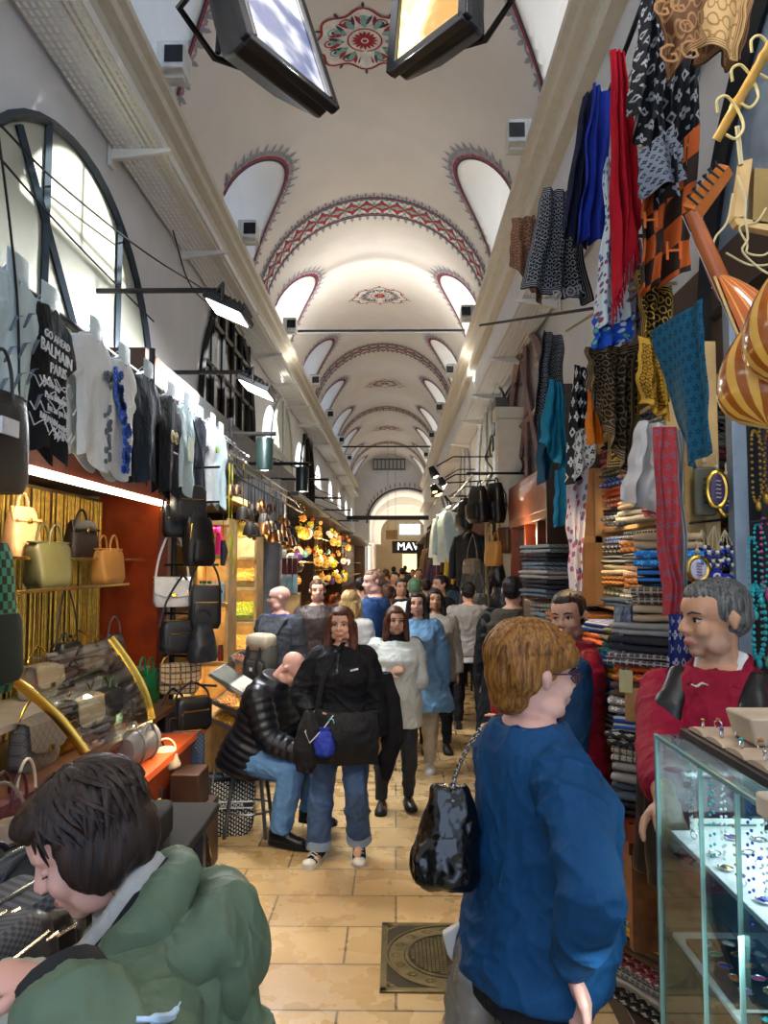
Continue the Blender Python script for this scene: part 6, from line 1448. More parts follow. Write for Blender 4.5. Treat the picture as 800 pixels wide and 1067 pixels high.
scarf('pink and white print scarf under the square one', (590, 505), (612, 490), (604, 620), (594, 615), 4.4, PAT('scarf_pinkprint', 'floral', 'c7c3c8', 'b84a5e', (5, 14), c3='51678f'), 2, .03)
scarf('dark blue monogram cloth hanging behind the vendor', (696, 640), (722, 640), (724, 770), (700, 770), 2.72, sc_bmono, 2, .02)
scarf('grey rosette scarf hanging down over the folded shawls', (640, 632), (665, 630), (662, 690), (645, 700), 3.05, PAT('scarf_grey_dots', 'flowers', '70737a', '9a9ca2', (5, 8)), 3, .03)
scarf('salmon scarf beside the grey rosette one', (664, 632), (668, 632), (668, 690), (654, 698), 3.08, cloth('shawl_salmon', 'b4575a'), 2, .02)
# rails the scarves hang from
def rail(pts, r, m, name, label, cat='rail'):
    b = MB(); b.tube(pts, r, 8); return tag(b.build(name, m), label, cat)
rail([PY(690, -30, 2.3), PY(585, 195, 4.2)] if 0 else [V((1.02, 1.9, 4.3)), V((.98, 4.6, 3.86)), V((1.62, 4.6, 3.86))], .012, black_m, 'scarf_rail', 'black steel rail carrying the highest scarves')
rail([PY(590, 345, 5.0), PY(660, 300, 3.1), PY(705, 295, 2.95)], .008, M('cord_beige', 'b8a684', .8), 'cord', 'beige cord tied across the stall under the patchwork scarf', 'cord')
rail([PY(500, 339, 5.2), PY(640, 318, 3.3)], .008, cable, 'cable', 'dark cable stretched from the cornice to the scarf stall', 'cable')
# --- textile stall: shelf frame and stacks of folded shawls
XS0, XS1 = .93, 1.60
st = thing('textile_shelves', 'wooden shelf unit of the scarf stall loaded with folded shawls', 'shelf', (1.3, 4, 0))
zb = 1.0
b = MB(); b.bx(1.0, XS1, 2.75, 5.2, .86, .90); b.bx(.80, 1.0, 2.72, 3.28, .86, .90); b.build('shelf_board', wood_r, st)
for z in (1.62, 2.06, 2.62): b = MB(); b.bx(1.22, XS1, 3.06, 5.2, z - .02, z); b.build('shelf_board', wood_l, st)
b = MB(); b.bx(.82, XS1, 2.76, 2.80, .52, .86); b.bx(.82, .86, 2.8, 3.26, .60, .86); b.bx(1.35, XS1, 2.78, 2.82, 0, .52); b.bx(1.35, 1.40, 2.8, 5.2, 0, .86); b.build('carved_panel', M('carved_wood', '7c4a24', .5, var=.3, vs=20), st)
b = MB(); b.bx(1.28, 1.32, 3.3, 5.0, 2.10, 2.14); b.build('light_tube', emis('tube_cream', 'fff0cf', 5.), st)
area((1.25, 4.1, 2.15), (-.5, -.2, -1), .06, 1.8, 20, WARM)
b = MB(); b.bx(XS1, XS1 + .03, 2.7, 6.2, 0, 3.4); b.build('back_panel', M('stall_back', '4a3526', .7), st)
b = MB(); b.bx(1.2, XS1, 6.1, 6.14, 0, 3.3); b.build('end_panel', wood_d, st)
PAL = [('mustard', 'c8a02a'), ('sand', 'b79c78'), ('sky blue', '2f78c0'), ('stone', '97918a'), ('charcoal', '2e2e33'), ('rust orange', 'c4592a'), ('plum', '43303f'), ('cobalt', '2456a8'), ('ivory', 'd0c6b2'), ('olive', '5d5a3c'), ('coffee', '5a4232'), ('rose', 'b0565f'), ('slate', '53606b'), ('black', '1a1b1e'), ('copper', 'a8672f'), ('teal', '1f6a6c'), ('maroon', '6a1c2c'), ('cream', 'ccb992')]
def fold(name, w, d, h, mat, loc, rz, label, group, layers=3, rnd=None):
    """a folded shawl: layers joined by rounded folds at the front (-y) edge"""
    b = MB(); t_ = h / layers; sd = rnd.uniform(0, 50)
    for k in range(layers):
        prof = []; n = 7; front = rnd.uniform(-.015, .01); z0 = k * t_
        pts = [(d / 2, z0 + .0015)] + [(-d / 2 + front + t_ * .5 - t_ * .5 * sin(pi * i / n), z0 + t_ * .5 - (t_ * .5 - .001) * cos(pi * i / n)) for i in range(n + 1)] + [(d / 2, z0 + t_ - .0015)]
        rs = []
        for i in range(9):
            x = -w / 2 + w * i / 8 + 0; e = 1 - .18 * (abs(2 * i / 8 - 1) ** 8); zz = .010 * NZ.noise(V((x * 6 + sd, k, 0)))
            rs.append([V((x * (1 + .03 * NZ.noise(V((k, sd, i))) * (i in (0, 8))), p[0] + .012 * NZ.noise(V((x * 7, sd + k, 3))), z0 + t_ / 2 + (p[1] - z0 - t_ / 2) * e + zz * (p[0] < 0) * .6)) for p in pts])
        b.rings(rs)
    for i, q in enumerate(b.v): b.uv[i] = (q.x / .25, (q.y + q.z * 2) / .25)
    o = b.build(name, mat, None, smooth=60); o.location = loc; o.rotation_euler = (0, 0, RAD(rz)); tag(o, label, 'shawl', group); return o
fmats = {}
def fmat(nm, hx, k):
    key = nm + str(k)
    if key not in fmats:
        kinds = [None, None, 'stripes', 'flowers', 'plaid', 'script', 'mono']
        kd = kinds[k % 7]; c2 = '%02x%02x%02x' % tuple(min(255, int(int(hx[i:i + 2], 16) * 1.5 + 25)) for i in (0, 2, 4))
        fmats[key] = cloth('fold_' + key, hx, .9) if kd is None else PAT('fold_' + key, kd, hx, c2 if k % 2 else ('1a1a1c' if sum(int(hx[i:i + 2], 16) for i in (0, 2, 4)) > 330 else 'b8b0a0'), (5, 5))
    return fmats[key]
ORDN = ['lowest', 'second from the bottom', 'third from the bottom', 'fourth from the bottom', 'fifth from the bottom', 'sixth from the bottom', 'seventh from the bottom', 'eighth from the bottom', 'ninth from the bottom', 'tenth from the bottom', 'eleventh from the bottom', 'twelfth from the bottom', 'thirteenth from the bottom', 'fourteenth from the bottom', 'fifteenth from the bottom', 'sixteenth from the bottom']
def stack(x, y, z, n, w, d, rz, where, grp, seed, hmin=.035, hmax=.06, seq=None, ztop=None):
    rnd = random.Random(seed)
    for i in range(n):
        nm, hx = PAL[seq[i % len(seq)]] if seq else rnd.choice(PAL); h = rnd.uniform(hmin, hmax)
        if ztop and z + h > ztop: break
        fold('folded_shawl', w * rnd.uniform(.9, 1.06), d * rnd.uniform(.92, 1.02), h, fmat(nm, hx, rnd.randrange(7)), (x + rnd.uniform(-.015, .015), y, z), rz + rnd.uniform(-4, 4), '%s shawl, %s %s' % (nm, ORDN[i], where), grp, 2, rnd); z += h + .0015
    return z
# big front stack, on the board (towards the aisle)
zt = stack(1.07, 3.06, .902, 12, .36, .34, -38, 'of the big front stack', 'shawls in the big front stack', 11, .048, .07, [13, 12, 3, 8, 4, 7, 3, 10, 5, 6, 4, 3])
p = PY(686, 690, 3.05); stack(1.10, 3.09, zt + .002, 8, .27, .30, -25, 'of the pile on top of the front stack', 'shawls piled on the front stack', 12, .05, .075, [1, 10, 2, 2, 1, 0, 12, 16], 1.98)
b = MB(); c = PY(664, 735, 2.80); b.box(c, (.09, .004, .12), ROTZ(-38)); tag(b.build('price_tag', cardb, bevel=.001), 'brown card tag hanging on the big front stack', 'tag')
b = MB(); c = PY(652, 710, 2.82); b.box(c, (.05, .004, .08), ROTZ(-38)); tag(b.build('price_tag', M('card_pale', 'b5ab7c', .7), bevel=.001), 'small pale card tag above the brown one', 'tag')
# stacks on the upper shelves
for i, (y, z, n, hx, seq) in enumerate(((3.28, 1.622, 8, 1.30, [3, 3, 8, 4, 1, 3, 17, 12]), (3.28, 2.062, 9, 1.32, [11, 3, 8, 3, 11, 8, 3, 17, 12]), (3.72, 1.622, 8, 1.36, [3, 8, 14, 14, 8, 14, 13, 16]), (3.72, 2.062, 10, 1.36, [8, 17, 8, 7, 14, 7, 8, 14, 17, 16]), (4.15, 1.622, 9, 1.38, None), (4.15, 2.062, 9, 1.38, None))):
    stack(hx, y, z, n, .38, .40, -80, 'of the ' + ['left-end', 'left-end', 'second', 'second', 'third', 'third'][i].replace('left-end', 'front') + (' stack on the middle shelf' if z < 2 else ' stack on the upper shelf'), 'shawls on the stall shelves', 20 + i, .042, .062, seq, 2.04 if z < 2 else 2.6)
for i, (y, n, seq) in enumerate(((3.62, 14, None), (4.15, 14, [15, 12, 10, 5, 7, 13]), (4.6, 14, None), (5.0, 14, [16, 12, 13, 16, 16, 3, 16, 12, 4]))):
    stack(1.22 if i < 2 else 1.15, y, .902, n, .40, .42, -78, 'of the ' + ['second', 'third', 'fourth', 'last'][i] + ' stack along the lower board', 'shawls on the lower board', 40 + i, .048, .07, seq, 1.60)
stack(1.15, 5.5, 1.62, 6, .42, .4, -75, 'of the grey pile by the shop door', 'shawls by the shop door', 50, .05, .075, [12, 4, 3, 12, 4, 12])
b = MB(); b.bx(.95, 1.5, 5.3, 5.75, .0, 1.6); tag(b.build('wooden_chest', wood_d, bevel=.01), 'dark wooden chest under the grey pile by the shop door', 'chest')
# low stack on the floor with hats and cloths, by the wooden panel
zf = stack(1.08, 3.25, .12, 9, .34, .4, -60, 'of the low heap under the stall', 'cloths in the low heap', 60, .04, .07, [13, 3, 12, 16, 10, 0, 15, 12, 13])
b = MB(); b.bx(.90, 1.27, 3.02, 3.48, 0, .119); tag(b.build('low_crate', wood_d, bevel=.006), 'dark low crate under the heap of cloths', 'crate')
# cardboard post
p = PY(620, 540, 4.6)
r = thing('cardboard_column', 'tall brown cardboard box taped shut, standing on the shelf end', 'cardboard box', (1.2, 4.6, 1.66)); b = MB(); b.bx(1.10, 1.30, 4.52, 4.72, 1.62, 2.42); b.build('box', cardb, r, bevel=.004)
b = MB(); b.bx(1.096, 1.304, 4.514, 4.724, 1.98, 2.02); b.bx(1.17, 1.21, 4.514, 4.726, 1.62, 2.42); b.build('tape', M('tape', 'b08a5a', .3), r)
# --- post with charms, bars and necklaces
py_ = 2.92
r = thing('stall_post', 'pale blue grey steel post between the scarf stall and the jewellery stall', 'post', (1.29, py_, 0))
b = MB(); a_, c_ = PY(759, 412, py_), PY(783, 655, py_); b.bx(1.27, 1.325, py_ - .03, py_ + .03, 0, 2.9); b.build('post_front', M('post_blue', '8c9aa5', .4), r, bevel=.004)
b = MB(); b.bx(1.325, 1.37, py_ - .03, py_ + .05, 0, 2.9); b.build('post_side', black_m, r, bevel=.004)
r = thing('plank_panel', 'rough pale wooden boards behind the evil-eye charms', 'panel', (1.16, 3.02, 1.2)); b = MB(); rnd = random.Random(9)
x = 1.06
for w in (.065, .08, .062):
    b = MB(); b.bx(x + .002, x + w - .002, 3.0, 3.02, 1.3, 2.75 - rnd.uniform(0, .1)); b.build('plank', wood_l if w < .075 else M('plank_gold', 'a8854a', .5, var=.2), r, bevel=.003); x += w
cream_b, blue_b, nav_b = M('bead_cream', 'd9d2bd', .3), M('bead_cobalt', '1c2a9a', .2), M('bead_navy', '141a3a', .25); cordm = M('cord_beige', 'b8a684', .8); turqb = M('bead_turquoise', '2fa3a8', .25); pinkb = M('bead_pink', 'c04a86', .3); goldb = M('bead_gold', 'b9923c', .3, .6); whb = M('bead_white', 'd8d8d8', .25)
def plaque(px, py, y, w, h, m, m2, label, oval):
    c = PY(px, py, y); r = thing('wall_plaque', label, 'plaque', c)
    b = MB()
    if oval: b.tube([c + V((w / 2 * cos(a), 0, h / 2 * sin(a))) for a in [2 * pi * i / 28 for i in range(28)]], .010, 8, closed=True); b.build('rim', gold, r); b = MB(); b.ell(c, (w / 2, .012, h / 2), 20); b.build('face', m, r)
    else: b.box(c, (w, .02, h)); b.build('face', m, r, bevel=.012)
    b = MB()
    for i in range(5): text('\u0648\u0627\u0644\u0644'[i % 4] if 0 else '~', w * .5, m2, c + V((0, -.014, h * (.25 - .12 * i))), (1, 0, 0), (0, 0, 1), r, 'script')
    b.tube([c + V((0, -.0, h / 2)), c + V((0, .0, h / 2 + .06))], .004, 5); b.ell(c + V((0, 0, h / 2 + .02)), .010, 8); b.build('hanging_cord', cordm, r)
plaque(734, 512, 2.96, .085, .19, M('plaque_bronze', '5c5a48', .5), black_m, 'rectangular dark plaque with script hanging by the post', False)
plaque(747, 510, 2.90, .07, .13, M('plaque_purple', '3c2a52', .3), M('print_cream', 'cfc59b', .8), 'purple oval plaque with gilt rim', True)
plaque(757, 518, 2.95, .07, .14, M('plaque_indigo', '24204a', .3), M('print_cream', 'cfc59b', .8), 'indigo oval plaque behind the purple one', True)
plaque(727, 593, 2.90, .075, .09, M('plaque_white', 'c9bfd0', .4), M('print_wine', '6a2a4a', .8), 'small white oval plaque with wine lettering', True)
def charm(px, py, y, label, n=4, spread=.05, L=.16, eye=True, grp='evil-eye charms on the boards', cols=None):
    c = PY(px, py, y); r = thing('bead_charm', label, 'charm', c, 0, grp); rnd = random.Random(int(px * py))
    cols = cols or [cream_b, nav_b, blue_b]
    bs = [MB() for _ in cols]; b = MB()
    for k in range(n):
        x = (k - (n - 1) / 2) * spread / max(1, n - 1); ll = L * rnd.uniform(.8, 1.05)
        b.tube([c + V((0, 0, 0)), c + V((x, 0, -.05)), c + V((x, 0, -ll))], .0022, 4)
        for q in range(5): bs[(q + k) % len(cols)].ell(c + V((x, -.002, -ll + .016 * q)), .0085, 8)
    b.build('cords', cordm, r)
    for bb, m in zip(bs, cols):
        if bb.v: bb.build('beads', m, r)['kind'] = 'stuff'
    if eye:
        b = MB(); e = c + V((0, -.004, -L - .03)); b.lathe([(.001, -.006), (.026, -.006), (.026, .006), (.001, .006)], e, 16, ROTX(90)); b.build('eye_bead', blue_b, r)
        b = MB(); b.lathe([(.001, -.002), (.014, -.002), (.014, .002)], e + V((0, -.008, 0)), 12, ROTX(90)); b.build('eye_ring', whb, r)
        b = MB(); b.lathe([(.001, -.002), (.006, -.002), (.006, .002)], e + V((0, -.011, 0)), 10, ROTX(90)); b.build('eye_pupil', M('pupil_black', '0c0c14', .2), r)
CH = [(731, 552, 'upper'), (744, 548, 'upper'), (755, 552, 'upper'), (722, 610, 'lower'), (735, 612, 'lower'), (752, 600, 'lower'), (762, 596, 'lower'), (717, 640, 'lowest'), (740, 572, 'middle')]
NM = ['left', 'central', 'right', 'outer left', 'inner left', 'inner right', 'outer right', 'single', 'single']
for (px, py, row), nm in zip(CH, NM): charm(px, py, 2.92, 'cream and navy bead charm with blue eye, %s one in the %s row' % (nm, row))
for i, (px, py, lab) in enumerate([(662, 872, 'left'), (670, 868, 'middle'), (679, 872, 'right'), (672, 930, 'lower left'), (681, 932, 'lower right')]):
    charm(px, py, 2.9, 'blue eye charm hanging low by the glass case, %s one' % lab, 5, .07, .14, True, 'eye charms by the glass case', [blue_b, whb, turqb] if i < 3 else [turqb, nav_b, cream_b])
rail([PY(655, 858, 2.92), PY(690, 868, 2.92)], .005, black_m, 'charm_rail', 'thin black rail for the low eye charms', 'rail'); rail([PY(655, 922, 2.92), PY(690, 925, 2.92)], .005, black_m, 'charm_rail', 'thin black rail for the lowest eye charms', 'rail')
rail([PY(718, 545, 2.97), PY(768, 540, 2.97)], .005, black_m, 'charm_rail', 'thin black rail on the boards for the upper charms', 'rail')
# necklaces right of the post
NK = [(787, 478, goldb, 'gold'), (795, 470, goldb, 'dull gold'), (801, 482, M('bead_wood', '7a4a2a', .5), 'brown wooden'), (784, 590, turqb, 'turquoise'), (790, 575, turqb, 'second turquoise'), (797, 570, pinkb, 'pink tassel'), (788, 640, turqb, 'large turquoise'), (797, 640, M('bead_jade', '5f8f7a', .3), 'jade'), (806, 560, pinkb, 'outer pink')]
for px, py, m, nm in NK:
    c = PY(px, py - 30, 2.75); o = thing('bead_necklace', nm + ' bead necklace hanging right of the blue grey post', 'necklace', c, 0, 'necklaces by the post'); b = MB(); L = .13
    for k in range(34):
        a = 2 * pi * k / 34; b.ell(c + V((.022 * sin(a), .012 * cos(a * 2), -L + L * cos(a) * 1.0)), .0055 if 'large' not in nm else .009, 6)
    e = b.build('beads', m, o); e['kind'] = 'stuff'; b = MB(); b.ell(c + V((0, -.005, -2 * L - .015)), (.011, .011, .018), 8); b.build('pendant', m, o)
b = MB(); b.bx(1.38, 1.62, 2.97, 3.0, .9, 2.9); tag(b.build('stall_backboard', M('backboard_dark', '26221f', .7)), 'dark backboard behind the necklaces', 'backboard')
rail([PY(780, 446, 2.75), PY(830, 436, 2.75)], .006, black_m, 'necklace_rail', 'upper black rail carrying the gold necklaces', 'rail'); rail([PY(782, 545, 2.75), PY(830, 535, 2.75)], .006, black_m, 'necklace_rail', 'lower black rail carrying the turquoise and pink necklaces', 'rail')
# --- ouds, bamboo pole
stp = NT('oud_staves'); uvc = stp.coord('UV'); spx = stp.n('ShaderNodeSeparateXYZ'); stp.i(spx, 0, uvc)
m_ = stp.ma('GREATER_THAN', stp.ma('FRACT', stp.ma('MULTIPLY', spx.outputs[0], 9.)), .5)
stp.bsdf(stp.mix(stp.noise(stp.coord(), 25, 3), stp.mix(m_, srgb('dfa03a'), srgb('9a4d14')), stp.mix(m_, srgb('ecbb58'), srgb('b0601c'))), .16, 0., None, .6); MATS['oud_staves'] = stp.m
stp2 = NT('oud_staves_red'); uvc = stp2.coord('UV'); spx = stp2.n('ShaderNodeSeparateXYZ'); stp2.i(spx, 0, uvc)
m_ = stp2.ma('GREATER_THAN', stp2.ma('FRACT', stp2.ma('MULTIPLY', spx.outputs[0], 18.)), .8)
stp2.bsdf(stp2.mix(m_, srgb('b4561a'), srgb('d99a48')), .14, 0., None, .6); MATS['oud_red'] = stp2.m
def oud(c, axis, back, L, W, mat, label, neck=True):
    """bowl-backed lute: axis = towards the neck, back = where the rounded back points"""
    ax = V(axis).normalized(); bk = V(back); bk = (bk - ax * bk.dot(ax)).normalized(); sd = ax.cross(bk); c = V(c); r = thing('oud', label, 'oud', c)
    rs = []; n = 18; m = 24
    for i in range(n + 1):
        t = i / n; w = W / 2 * (sin(pi * min(1, t * 1.02) ** .62)) ** .75 if 0 < t < 1 else .001; w = max(w, .012 if t > .5 else .001)
        rs.append([c + ax * (L * (t - .45)) + sd * (w * cos(a)) + bk * (w * 1.0 * sin(a) if sin(a) > 0 else w * .02 * sin(a)) for a in [pi * j / (m - 6) if j <= m - 6 else pi + pi * (j - (m - 6)) / 6 for j in range(m)]])
    b = MB(); b.rings(rs, uv=True); b.build('bowl', mat, r, smooth=50)
    b = MB(); pl = [(L * (t - .45), W / 2 * (sin(pi * t ** .62)) ** .75) for t in [i / 24 for i in range(25)]]; pol = pl + [(p[0], -p[1]) for p in reversed(pl[1:-1])]
    b.prism(pol, c - bk * .004, ax, sd, -bk * .006); b.build('soundboard', M('spruce', 'c9a05e', .4, var=.1), r)
    if neck:
        p0 = c + ax * L * .50; p1 = p0 + ax * L * .60; b = MB(); b.tube([p0 - ax * .06, p0, p1], [.022, .024, .018], 10, flat=.8); b.build('neck', M('neck_wood', '9a4e1c', .25), r)
        p2 = p1 + (ax * .45 + bk * .1 + V((.75, 0, .42))).normalized() * L * .48; b = MB(); b.tube([p1, p2], [.018, .014], 4, flat=1.6); b.build('pegbox', M('pegbox_wood', 'b4621f', .25), r)
        for i in range(6):
            q = p1.lerp(p2, .1 + .15 * i); b = MB(); b.tube([q + V((-.0, -.02, .0)), q + V((-.016, -.01, .022)), q + V((-.02, -.01, .030))], [.003, .0035, .006], 8); b.build('tuning_peg', black_m, r)
        b = MB()
        for i in range(5): b.tube([c - ax * L * .25 - bk * .012 + sd * (.012 * (i - 2)), p1 - bk * .022 + sd * (.005 * (i - 2))], .0012, 4)
        b.build('strings', M('string_steel', 'c0c0c0', .3, .8), r)
    return r
oud(PY(772, 345, 1.85), V((-.30, .10, .95)), V((.85, -.5, .25)), .30, .21, MATS['oud_red'], 'reddish brown oud with bent pegbox hanging at the right, behind the striped bowls')
oud(PY(797, 388, 1.55), V((.15, .35, .75)), V((-.35, -1, -.15)), .30, .185, MATS['oud_staves'], 'lower striped light and dark oud bowl hanging at the right edge', False)
oud(PY(826, 338, 1.42), V((.1, .3, .9)), V((-.45, -1, 0)), .28, .18, MATS['oud_staves'], 'upper striped oud bowl cut by the right edge', False)
a_, c_ = PY(746, 146, 1.9), PY(818, 20, 1.75); r = thing('bamboo_pole', 'yellow bamboo pole with hooks slanting at the upper right', 'pole', a_)
b = MB(); dirn = c_ - a_; N = 24
b.tube([a_ + dirn * (i / N) for i in range(N + 1)], [.012 + (.003 if i in (7, 8, 17) else 0) for i in range(N + 1)], 12); b.build('cane', M('bamboo', 'c9973f', .3, var=.2, vs=12), r)
hook_m = M('hook_cream', 'd8c27a', .4)
for px, py in ((757, 124), (772, 92), (792, 62)):
    c = PY(px, py, 1.86); b = MB(); b.tube(sm([c + V((-.03, -.02, .005)), c + V((-.035, -.03, .030)), c + V((-.012, -.03, .040)), c + V((.018, -.02, .012)), c + V((.032, -.02, -.032)), c + V((.012, -.02, -.062)), c + V((-.012, -.02, -.052))], 6), .0036, 8); b.build('hook', hook_m, r)
rope = M('rope', 'cdbb8a', .8)
rail([PY(772, 172, 1.86), PY(770, 150, 1.86), PY(768, 132, 1.86)], .006, rope, 'rope', 'loop of pale rope holding the oud pegbox to the bamboo hook', 'rope')
for k, pts in enumerate([[(770, 180), (778, 225), (775, 260), (800, 285)], [(765, 200), (745, 250), (742, 300)], [(800, 215), (772, 235), (780, 262), (806, 258)], [(758, 262), (790, 275), (812, 262)]]):
    P = [PY(px, py, 1.95 + .03 * k) for px, py in pts]; Q = []
    for i in range(len(P) - 1):
        for t_ in range(6): u = t_ / 6; Q.append(P[i].lerp(P[i + 1], u) + V((.01 * sin(pi * u), .01, -.012 * sin(pi * u))))
    rail(sm(Q[::3] + [P[-1]], 4), .003, rope, 'rope', ['rope falling behind the oud neck', 'rope crossing left of the oud neck', 'slack rope looping at the right edge', 'rope drawn across above the striped bowls'][k], 'rope')
r = thing('small_zither', 'small pale wooden instrument box hanging behind the ropes at the right edge', 'instrument', PY(792, 215, 2.0))
for pts, nm, m in (([(773, 168), (784, 165), (776, 225), (764, 228)], 'side_panel', wood_l), ([(786, 175), (830, 178), (830, 236), (784, 232)], 'back_panel', M('wood_shade', '8f7336', .5)), ([(764, 226), (830, 236), (830, 246), (768, 234)], 'bottom_rail', wood_l)):
    b = MB(); P = [PY(px, py, 2.02) for px, py in pts]; b.add(P + [p + V((0, .03, 0)) for p in P], [(0, 1, 2, 3), (7, 6, 5, 4), (0, 4, 5, 1), (1, 5, 6, 2), (2, 6, 7, 3), (3, 7, 4, 0)]); b.build(nm, m, r)
# --- glass jewellery case
gx, gy1 = .655, 1.98; gz = PY(683, 765, gy1).z; gy0 = .75; gx1 = 1.16
gc_ = thing('glass_showcase', 'tall glass jewellery showcase with lit white trays in the right foreground', 'showcase', (.9, 1.4, 0))
gl = glass('case_glass', (.86, .95, .94), .18, .01, .96)
b = MB(); b.bx(gx, gx + .006, gy0, gy1, .08, gz - .006); b.build('side_pane', gl, gc_, smooth=0)
b = MB(); b.bx(gx + .006, gx1, gy1 - .006, gy1, .08, gz - .006); b.build('back_pane', gl, gc_, smooth=0)
b = MB(); b.bx(gx, gx1, gy0, gy1, gz - .006, gz); b.build('top_pane', glass('case_top', (.8, .9, .88), .25, .01, .9), gc_, smooth=0)
edge = M('glass_edge', '7fa59c', .15, spec=.8); alu = M('aluminium', '9aa09c', .35, .8)
b = MB(); b.bx(gx - .003, gx + .007, gy0, gy1 + .004, gz - .008, gz + .002); b.build('top_edge', edge, gc_, bevel=.002)
b = MB(); b.bx(gx - .004, gx + .007, gy1 - .008, gy1 + .004, 0, gz); b.build('corner_post', edge, gc_, bevel=.003)
for y in (1.52, 1.70): b = MB(); b.bx(gx - .004, gx + .006, y - .0015, y + .0015, .08, gz - .012); b.build('pane_joint', edge, gc_)
b = MB(); b.bx(gx - .004, gx + .010, 1.30, 1.315, .0, gz - .012); b.build('corner_post', M('post_aqua', '8fd0d6', .2), gc_, bevel=.002)
b = MB(); b.bx(gx - .01, gx1, gy0, gy1 + .01, 0, .08); b.build('plinth', dark_m, gc_)
tp1, tp2 = PY(695, 868, gy1 - .05).z, PY(695, 975, gy1 - .05).z
white_t = M('tray_white', 'd8dde0', .35); blkt = M('tray_velvet', '16171b', .85)
for z, nm in ((tp1, 'upper_shelf'), (tp2, 'lower_shelf')):
    b = MB(); b.bx(gx + .02, gx1 - .02, gy0 + .05, gy1 - .03, z - .012, z); b.build(nm, white_t, gc_, bevel=.002)
b = MB(); b.bx(gx + .02, gx1 - .02, gy0 + .05, gy1 - .03, tp2 + .155, tp2 + .16); b.build('middle_shelf', gl, gc_)
area(((gx + gx1) / 2, 1.45, gz - .03), (0, 0, -1), .3, .9, 7, (.85, .95, 1)); area((gx + .1, 1.5, tp1 - .03), (.2, 0, -1), .05, .8, 3.5, (.85, .95, 1))
jm = [chrome, gold, turqb, blue_b, pinkb, M('stone_amber', 'b5651d', .2), M('stone_green', '3c8a5a', .15), whb, M('stone_violet', '6a4a9a', .15)]
def jewel(px_, x, y, z, k, rnd, lab, grp):
    R = ROTZ(rnd.uniform(0, 180)); m = jm[rnd.randrange(len(jm))]
    if k == 'ring':
        r = thing('ring', lab, 'ring', (x, y, z), 0, grp); b = MB(); c = V((x, y, z + .010)); b.tube([c + R @ V((.009 * cos(a), 0, .009 * sin(a))) for a in [2 * pi * i / 12 for i in range(12)]], .0017, 5, closed=True); b.build('band', chrome, r)
        b = MB(); b.ell(c + V((0, 0, .0115)), (.006, .005, .004), 8, R); b.build('stone', m, r)
    elif k == 'pendant':
        r = thing('pendant', lab, 'pendant', (x, y, z), 0, grp); b = MB(); b.ell(V((x, y, z + .004)), (.014, .010, .004), 10, R); b.build('stone', m, r); b = MB(); b.tube([V((x, y, z + .004)) + R @ V((.0165 * cos(a), .0125 * sin(a), 0)) for a in [2 * pi * i / 14 for i in range(14)]], .002, 5, closed=True); b.build('setting', chrome, r)
    elif k == 'bangle':
        b = MB(); c = V((x, y, z + .006)); b.tube([c + R @ V((.032 * cos(a), .028 * sin(a), .001)) for a in [2 * pi * i / 24 for i in range(24)]], .0045, 6, closed=True); tag(b.build('bangle', chrome), lab, 'bangle', grp)
rnd = random.Random(21)
POS = lambda i, n: ['first', 'second', 'third', 'fourth', 'fifth', 'sixth', 'seventh', 'eighth', 'ninth', 'tenth'][i]
for i in range(9):
    for j in range(5): jewel(0, gx + .06 + .075 * j + rnd.uniform(-.01, .01), gy1 - .10 - .085 * i + rnd.uniform(-.01, .01), tp1 + .0015, 'pendant' if (i + j) % 3 else 'ring', rnd, 'small silver piece with a coloured stone on the white upper shelf', 'jewellery on the upper shelf')
b = MB(); b.box((gx + .30, gy1 - .14, tp1 + .035), (.10, .07, .05), ROTX(-20)); tag(b.build('gift_box', M('box_ice', 'c3d5de', .4), bevel=.004), 'small pale blue box standing on the upper glass-case shelf', 'box')
for q, (x0, y0) in enumerate(((gx + .03, 1.62), (gx + .22, 1.62), (gx + .03, 1.32), (gx + .22, 1.32))):
    zz = tp2 + .001 if q % 2 == 0 else tp2 + .1615
    b = MB(); b.bx(x0, x0 + .17, y0, y0 + .27, zz, zz + .012); tag(b.build('jewellery_tray', blkt, bevel=.002), 'black velvet jewellery tray, ' + ['left rear on the white lower shelf', 'right rear on the middle glass shelf', 'left front on the white lower shelf', 'right front on the middle glass shelf'][q], 'tray')
    for i in range(5):
        for j in range(3): jewel(0, x0 + .035 + .05 * j, y0 + .035 + .05 * i, zz + .013, 'pendant', rnd, 'silver pendant lying on a black velvet tray in the case', 'pendants on the velvet trays')
for i in range(3): jewel(0, gx + .08 + .09 * (i % 2), 1.25 - .07 * i, tp2 + .0015, 'bangle', rnd, 'silver bangle lying on the white lower shelf', 'bangles on the lower shelf')
# chains hanging inside the case from a bar
rail([V((gx + .05, 1.35, gz - .04)), V((gx + .05, gy1 - .05, gz - .04))], .004, chrome, 'chain_bar', 'thin chrome bar under the case top', 'rail')
for i in range(9):
    y = gy1 - .09 - .062 * i; L = .16 + .04 * (i % 3); b = MB(); m = [chrome, chrome, turqb, whb, gold, blue_b, whb, goldb, chrome][i]
    for k in range(22): b.ell((gx + .05 + .0, y - .012 * sin(pi * k / 21) * (1 if k % 2 else -1), gz - .042 - L * k / 21), .0035, 5)
    o = b.build('necklace', m); tag(o, ['fine silver', 'second silver', 'turquoise bead', 'white bead', 'gold', 'cobalt bead', 'pearl white', 'dull gold', 'last silver'][i] + ' necklace hanging inside the glass case', 'necklace', 'necklaces inside the case'); o['kind'] = 'thing'
b = MB(); b.box((gx + .16, gy1 - .03, gz - .22), (.18, .004, .045)); o = tag(b.build('sign_card', M('card_sign', 'c9d2c8', .5)), 'small printed sign card inside the glass case', 'sign')
